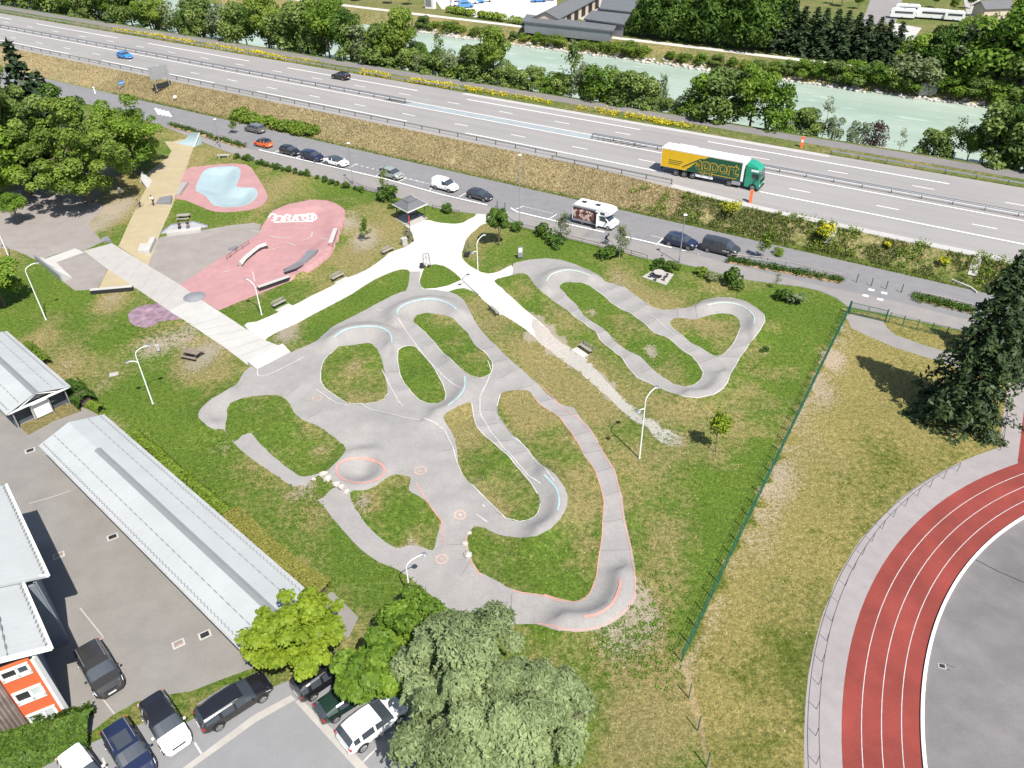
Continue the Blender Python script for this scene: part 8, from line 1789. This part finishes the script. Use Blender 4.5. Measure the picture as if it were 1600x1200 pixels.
# ------------------------------------------------------------------ people
MT['cloth_navy'] = mat('navy_cloth', (.02, .025, .06), .9, .1, 8, .5); MT['cloth_white'] = mat('white_cloth', (.7, .7, .7), .9, .05, 8, .5); MT['cloth_dark'] = mat('dark_cloth', (.03, .03, .035), .9, .1, 8, .5); MT['cloth_grey'] = mat('grey_cloth', (.16, .15, .15), .9, .1, 8, .5); MT['cloth_tan'] = mat('tan_cloth', (.3, .2, .12), .9, .1, 8, .5)
def skin_mesh(name, verts, edges, rad, m_, parent, root=0, sub=1):
    me = bpy.data.meshes.new(name); me.from_pydata(verts, edges, []); o = bpy.data.objects.new(name, me); SC.collection.objects.link(o)
    md = o.modifiers.new('skin', 'SKIN'); md.use_smooth_shade = True
    for i, r in enumerate(rad): d = me.skin_vertices[0].data[i]; d.radius = (r, r) if not hasattr(r, '__len__') else r; d.use_root = (i == root)
    if sub: ss = o.modifiers.new('sub', 'SUBSURF'); ss.levels = sub; ss.render_levels = sub
    dg = bpy.context.evaluated_depsgraph_get(); m2 = bpy.data.meshes.new_from_object(o.evaluated_get(dg)); bpy.data.objects.remove(o)
    m2.materials.clear(); m2.materials.append(m_); q = bpy.data.objects.new(name, m2); SC.collection.objects.link(q); q.parent = parent; return q
def person(label, loc, rz, J, shirt, trousers, hair='hair', scale=1.0, name='person'):
    """J: joints pelvis, chest, neck, head, and L/R shoulder elbow hand, hip knee ankle toe"""
    root = thing(name, label, 'person', loc, rz); root.scale = (scale,)*3
    k = ['pel', 'che', 'nec', 'hea', 'top']; V = [J['pel'], J['che'], J['nec'], J['hea'], J['top']]; E = [(0, 1), (1, 2), (2, 3), (3, 4)]; Rr = [.125, .135, .055, .095, .07]
    for s in 'LR':
        b = len(V); V += [J[s+'sh'], J[s+'el'], J[s+'ha'], J[s+'fi']]; E += [(1, b), (b, b+1), (b+1, b+2), (b+2, b+3)]; Rr += [.062, .045, .033, .028]
        b = len(V); V += [J[s+'hi'], J[s+'kn'], J[s+'an'], J[s+'to']]; E += [(0, b), (b, b+1), (b+1, b+2), (b+2, b+3)]; Rr += [.088, .062, .042, .035]
    skin_mesh('body', V, E, Rr, MT['skin'], root)
    b = [J['pel'], J['che'], tuple(np.array(J['che'])*.4+np.array(J['nec'])*.6)]; e = [(0, 1), (1, 2)]; r = [.15, .155, .085]
    for s in 'LR': n = len(b); b += [J[s+'sh'], J[s+'el']]; e += [(1, n), (n, n+1)]; r += [.078, .058]
    skin_mesh('shirt', b, e, r, MT[shirt], root)
    b = [J['pel']]; e = []; r = [.148]
    for s in 'LR': n = len(b); b += [J[s+'hi'], J[s+'kn'], J[s+'an']]; e += [(0, n), (n, n+1), (n+1, n+2)]; r += [.105, .08, .06]
    skin_mesh('trousers', b, e, r, MT[trousers], root)
    for s in 'LR': skin_mesh('shoe', [J[s+'an'], tuple((np.array(J[s+'an'])+np.array(J[s+'to']))/2+np.array([0, 0, -.01])), J[s+'to']], [(0, 1), (1, 2)], [.05, .05, .042], MT['dark'], root)
    h = Vector(J['hea']); t = Vector(J['top']); mb = MB(); d = (t-h).normalized(); mb.T = Matrix.Translation(h+d*.045) @ d.to_track_quat('Z', 'Y').to_matrix().to_4x4(); mb.lathe([(.112, -.02), (.115, .03), (.095, .085), (.05, .115), (.005, .122)], 14); mb.build('hair', MT[hair], root, smooth=3.2)
    f_ = Vector(J['face']).normalized(); c = h+f_*.098
    mb = MB(); mb.T = Matrix.Translation(c); mb.lathe([(.004, .03), (.016, 0), (.012, -.018), (.003, -.022)], 6); mb.build('nose', MT['skin'], root)
    sd = f_.cross(Vector((0, 0, 1))).normalized()
    for s in (-1, 1): mb = MB(); p = h+f_*.088+sd*s*.035+Vector((0, 0, .025)); mb.T = Matrix.Translation(p); mb.lathe([(.002, .009), (.011, 0), (.002, -.009)], 8); mb.build('eye', MT['dark'], root); mb = MB(); mb.T = Matrix.Translation(h+sd*s*.1); mb.lathe([(.004, .03), (.016, .012), (.014, -.015), (.004, -.03)], 6); mb.build('ear', MT['skin'], root)
    for s in 'LR':
        a = Vector(J[s+'ha']); b_ = Vector(J[s+'fi']); d = (b_-a).normalized(); q = d.cross(Vector((0, 0, 1))); q = q.normalized() if q.length > .01 else Vector((0, 1, 0)); mb = MB()
        for i, l in enumerate((.062, .072, .076, .068)): st = b_+q*(i-1.5)*.02; e1 = st+d*l*.55+Vector((0, 0, -.006)); mb.tube([st-d*.02, e1, e1+d*l*.4+Vector((0, 0, -.018))], [.0095, .0085, .007], 6)
        st = a+q*.035; mb.tube([st, st+q*.022+d*.035, st+q*.02+d*.065], [.011, .0095, .008], 6); mb.build('fingers', MT['skin'], root)
    return root
def stand(lean=0.0, arms=0.2, stride=.12, face=(1, 0, 0)):
    J = {'pel': (0, 0, .95), 'che': (.03+lean*.5, 0, 1.3), 'nec': (.04+lean, 0, 1.5), 'hea': (.07+lean*1.1, 0, 1.62), 'top': (.07+lean*1.1, 0, 1.69), 'face': face}
    for s, y in (('L', 1), ('R', -1)):
        st = stride*y
        J[s+'sh'] = (.03+lean*.8, y*.18, 1.41); J[s+'el'] = (.02+lean*.7+arms*.5, y*.25, 1.14); J[s+'ha'] = (.08+lean+arms*1.2, y*.25, .93+arms*.4); J[s+'fi'] = (.12+lean+arms*1.35, y*.24, .87+arms*.4)
        J[s+'hi'] = (0, y*.09, .9); J[s+'kn'] = (st*.7+.05, y*.11, .5); J[s+'an'] = (st*1.1, y*.12, .09); J[s+'to'] = (st*1.1+.16, y*.13, .045)
    return J
person('person in a white top and dark shorts standing by the grey wedge ramp', g1(241,321), -1.9, stand(.05, .35, .16), 'cloth_white', 'cloth_dark', scale=.98)
def bike(label, loc, rz, mk, scale=1.0, kid=False):
    root = thing('bicycle', label, 'bicycle', loc, rz); root.scale = (scale,)*3; r = .33
    for x in (-.52, .52):
        mb = MB(); P = [(x+r*math.cos(t), 0, r+r*math.sin(t)) for t in np.linspace(0, 2*math.pi, 25)]; mb.tube(P, .022, 6, cap=False); w = mb.build('wheel', MT['black'], root); mb = MB()
        for j in range(10): t = math.pi*2*j/10; mb.bar((x, 0, r), (x+(r-.02)*math.cos(t), 0, r+(r-.02)*math.sin(t)), .006)
        mb.cyl((x, -.04, r), .03, .08, 8, axis='y'); mb.build('spokes', MT['steel'], w)
    mb = MB()
    for a, b in (((-.52, 0, r), (-.1, 0, .3)), ((-.1, 0, .3), (-.2, 0, .82)), ((-.1, 0, .3), (.36, 0, .78)), ((-.19, 0, .74), (.35, 0, .84)), ((-.52, 0, r), (-.19, 0, .74)), ((.52, 0, r), (.33, 0, .95))): mb.tube([a, b], .02, 6)
    mb.build('frame', MT[mk], root); mb = MB(); mb.tube([(.33, 0, .93), (.36, 0, 1.0)], .018, 6); mb.tube([(.36, -.28, 1.0), (.38, 0, 1.0), (.36, .28, 1.0)], .016, 6); mb.build('handlebar', MT['dark'], root)
    MB().box((-.21, 0, .86), (.26, .14, .06)).build('saddle', MT['dark'], root); mb = MB(); mb.cyl((-.1, -.03, .3), .1, .06, 14, axis='y'); mb.bar((-.1, .08, .3), (.05, .08, .2), .025); mb.bar((-.1, -.08, .3), (-.25, -.08, .4), .025); mb.box((.06, .13, .19), (.09, .1, .025)); mb.box((-.26, -.13, .41), (.09, .1, .025)); mb.build('crank', MT['steel_dark'], root); return root
def rider(lean=.0):
    J = {'pel': (-.2, 0, .97), 'che': (.0, 0, 1.27), 'nec': (.12, 0, 1.45), 'hea': (.19, 0, 1.55), 'top': (.20, 0, 1.62), 'face': (1, 0, -.1)}
    for s, y in (('L', 1), ('R', -1)):
        J[s+'sh'] = (.05, y*.18, 1.38); J[s+'el'] = (.22, y*.26, 1.2); J[s+'ha'] = (.34, y*.24, 1.05); J[s+'fi'] = (.39, y*.235, 1.02)
        J[s+'hi'] = (-.18, y*.09, .93); J[s+'kn'] = (.17 if y > 0 else .12, y*.1, .6 if y > 0 else .78); J[s+'an'] = (.02 if y > 0 else -.28, y*.12, .27 if y > 0 else .5); J[s+'to'] = (.15 if y > 0 else -.16, y*.12, .22 if y > 0 else .44)
    return J
c = g1(948,382); bike('bicycle ridden past the camper', c, MA+.05, 'grey_metal'); person('cyclist in dark blue clothes riding past the camper', c, MA+.05, rider(), 'cloth_navy', 'cloth_navy')
c = g1(219,324); bike('small bicycle ridden on the ochre strip', c, -2.0, 'steel_dark', .8); person('child in tan clothes on a small bicycle on the ochre strip', c, -2.0, rider(), 'cloth_tan', 'cloth_dark', scale=.8)
def sitting():
    J = {'pel': (0, 0, .55), 'che': (-.02, 0, .88), 'nec': (.02, 0, 1.07), 'hea': (.05, 0, 1.18), 'top': (.05, 0, 1.25), 'face': (1, 0, 0)}
    for s, y in (('L', 1), ('R', -1)):
        J[s+'sh'] = (0, y*.18, 1.0); J[s+'el'] = (.08, y*.24, .76); J[s+'ha'] = (.28, y*.16, .66); J[s+'fi'] = (.34, y*.14, .64); J[s+'hi'] = (.04, y*.09, .54); J[s+'kn'] = (.44, y*.12, .56); J[s+'an'] = (.42, y*.12, .12); J[s+'to'] = (.57, y*.12, .06)
    return J
p = g1(283,361); p[2] = .36; person('person in dark clothes sitting on the blue grey bank, left one', p, -1.5, sitting(), 'cloth_dark', 'cloth_dark', scale=.9); p = g1(296,360); p[2] = .36; person('person in dark clothes sitting on the blue grey bank, right one', p, -1.5, sitting(), 'cloth_dark', 'cloth_grey', scale=.95)
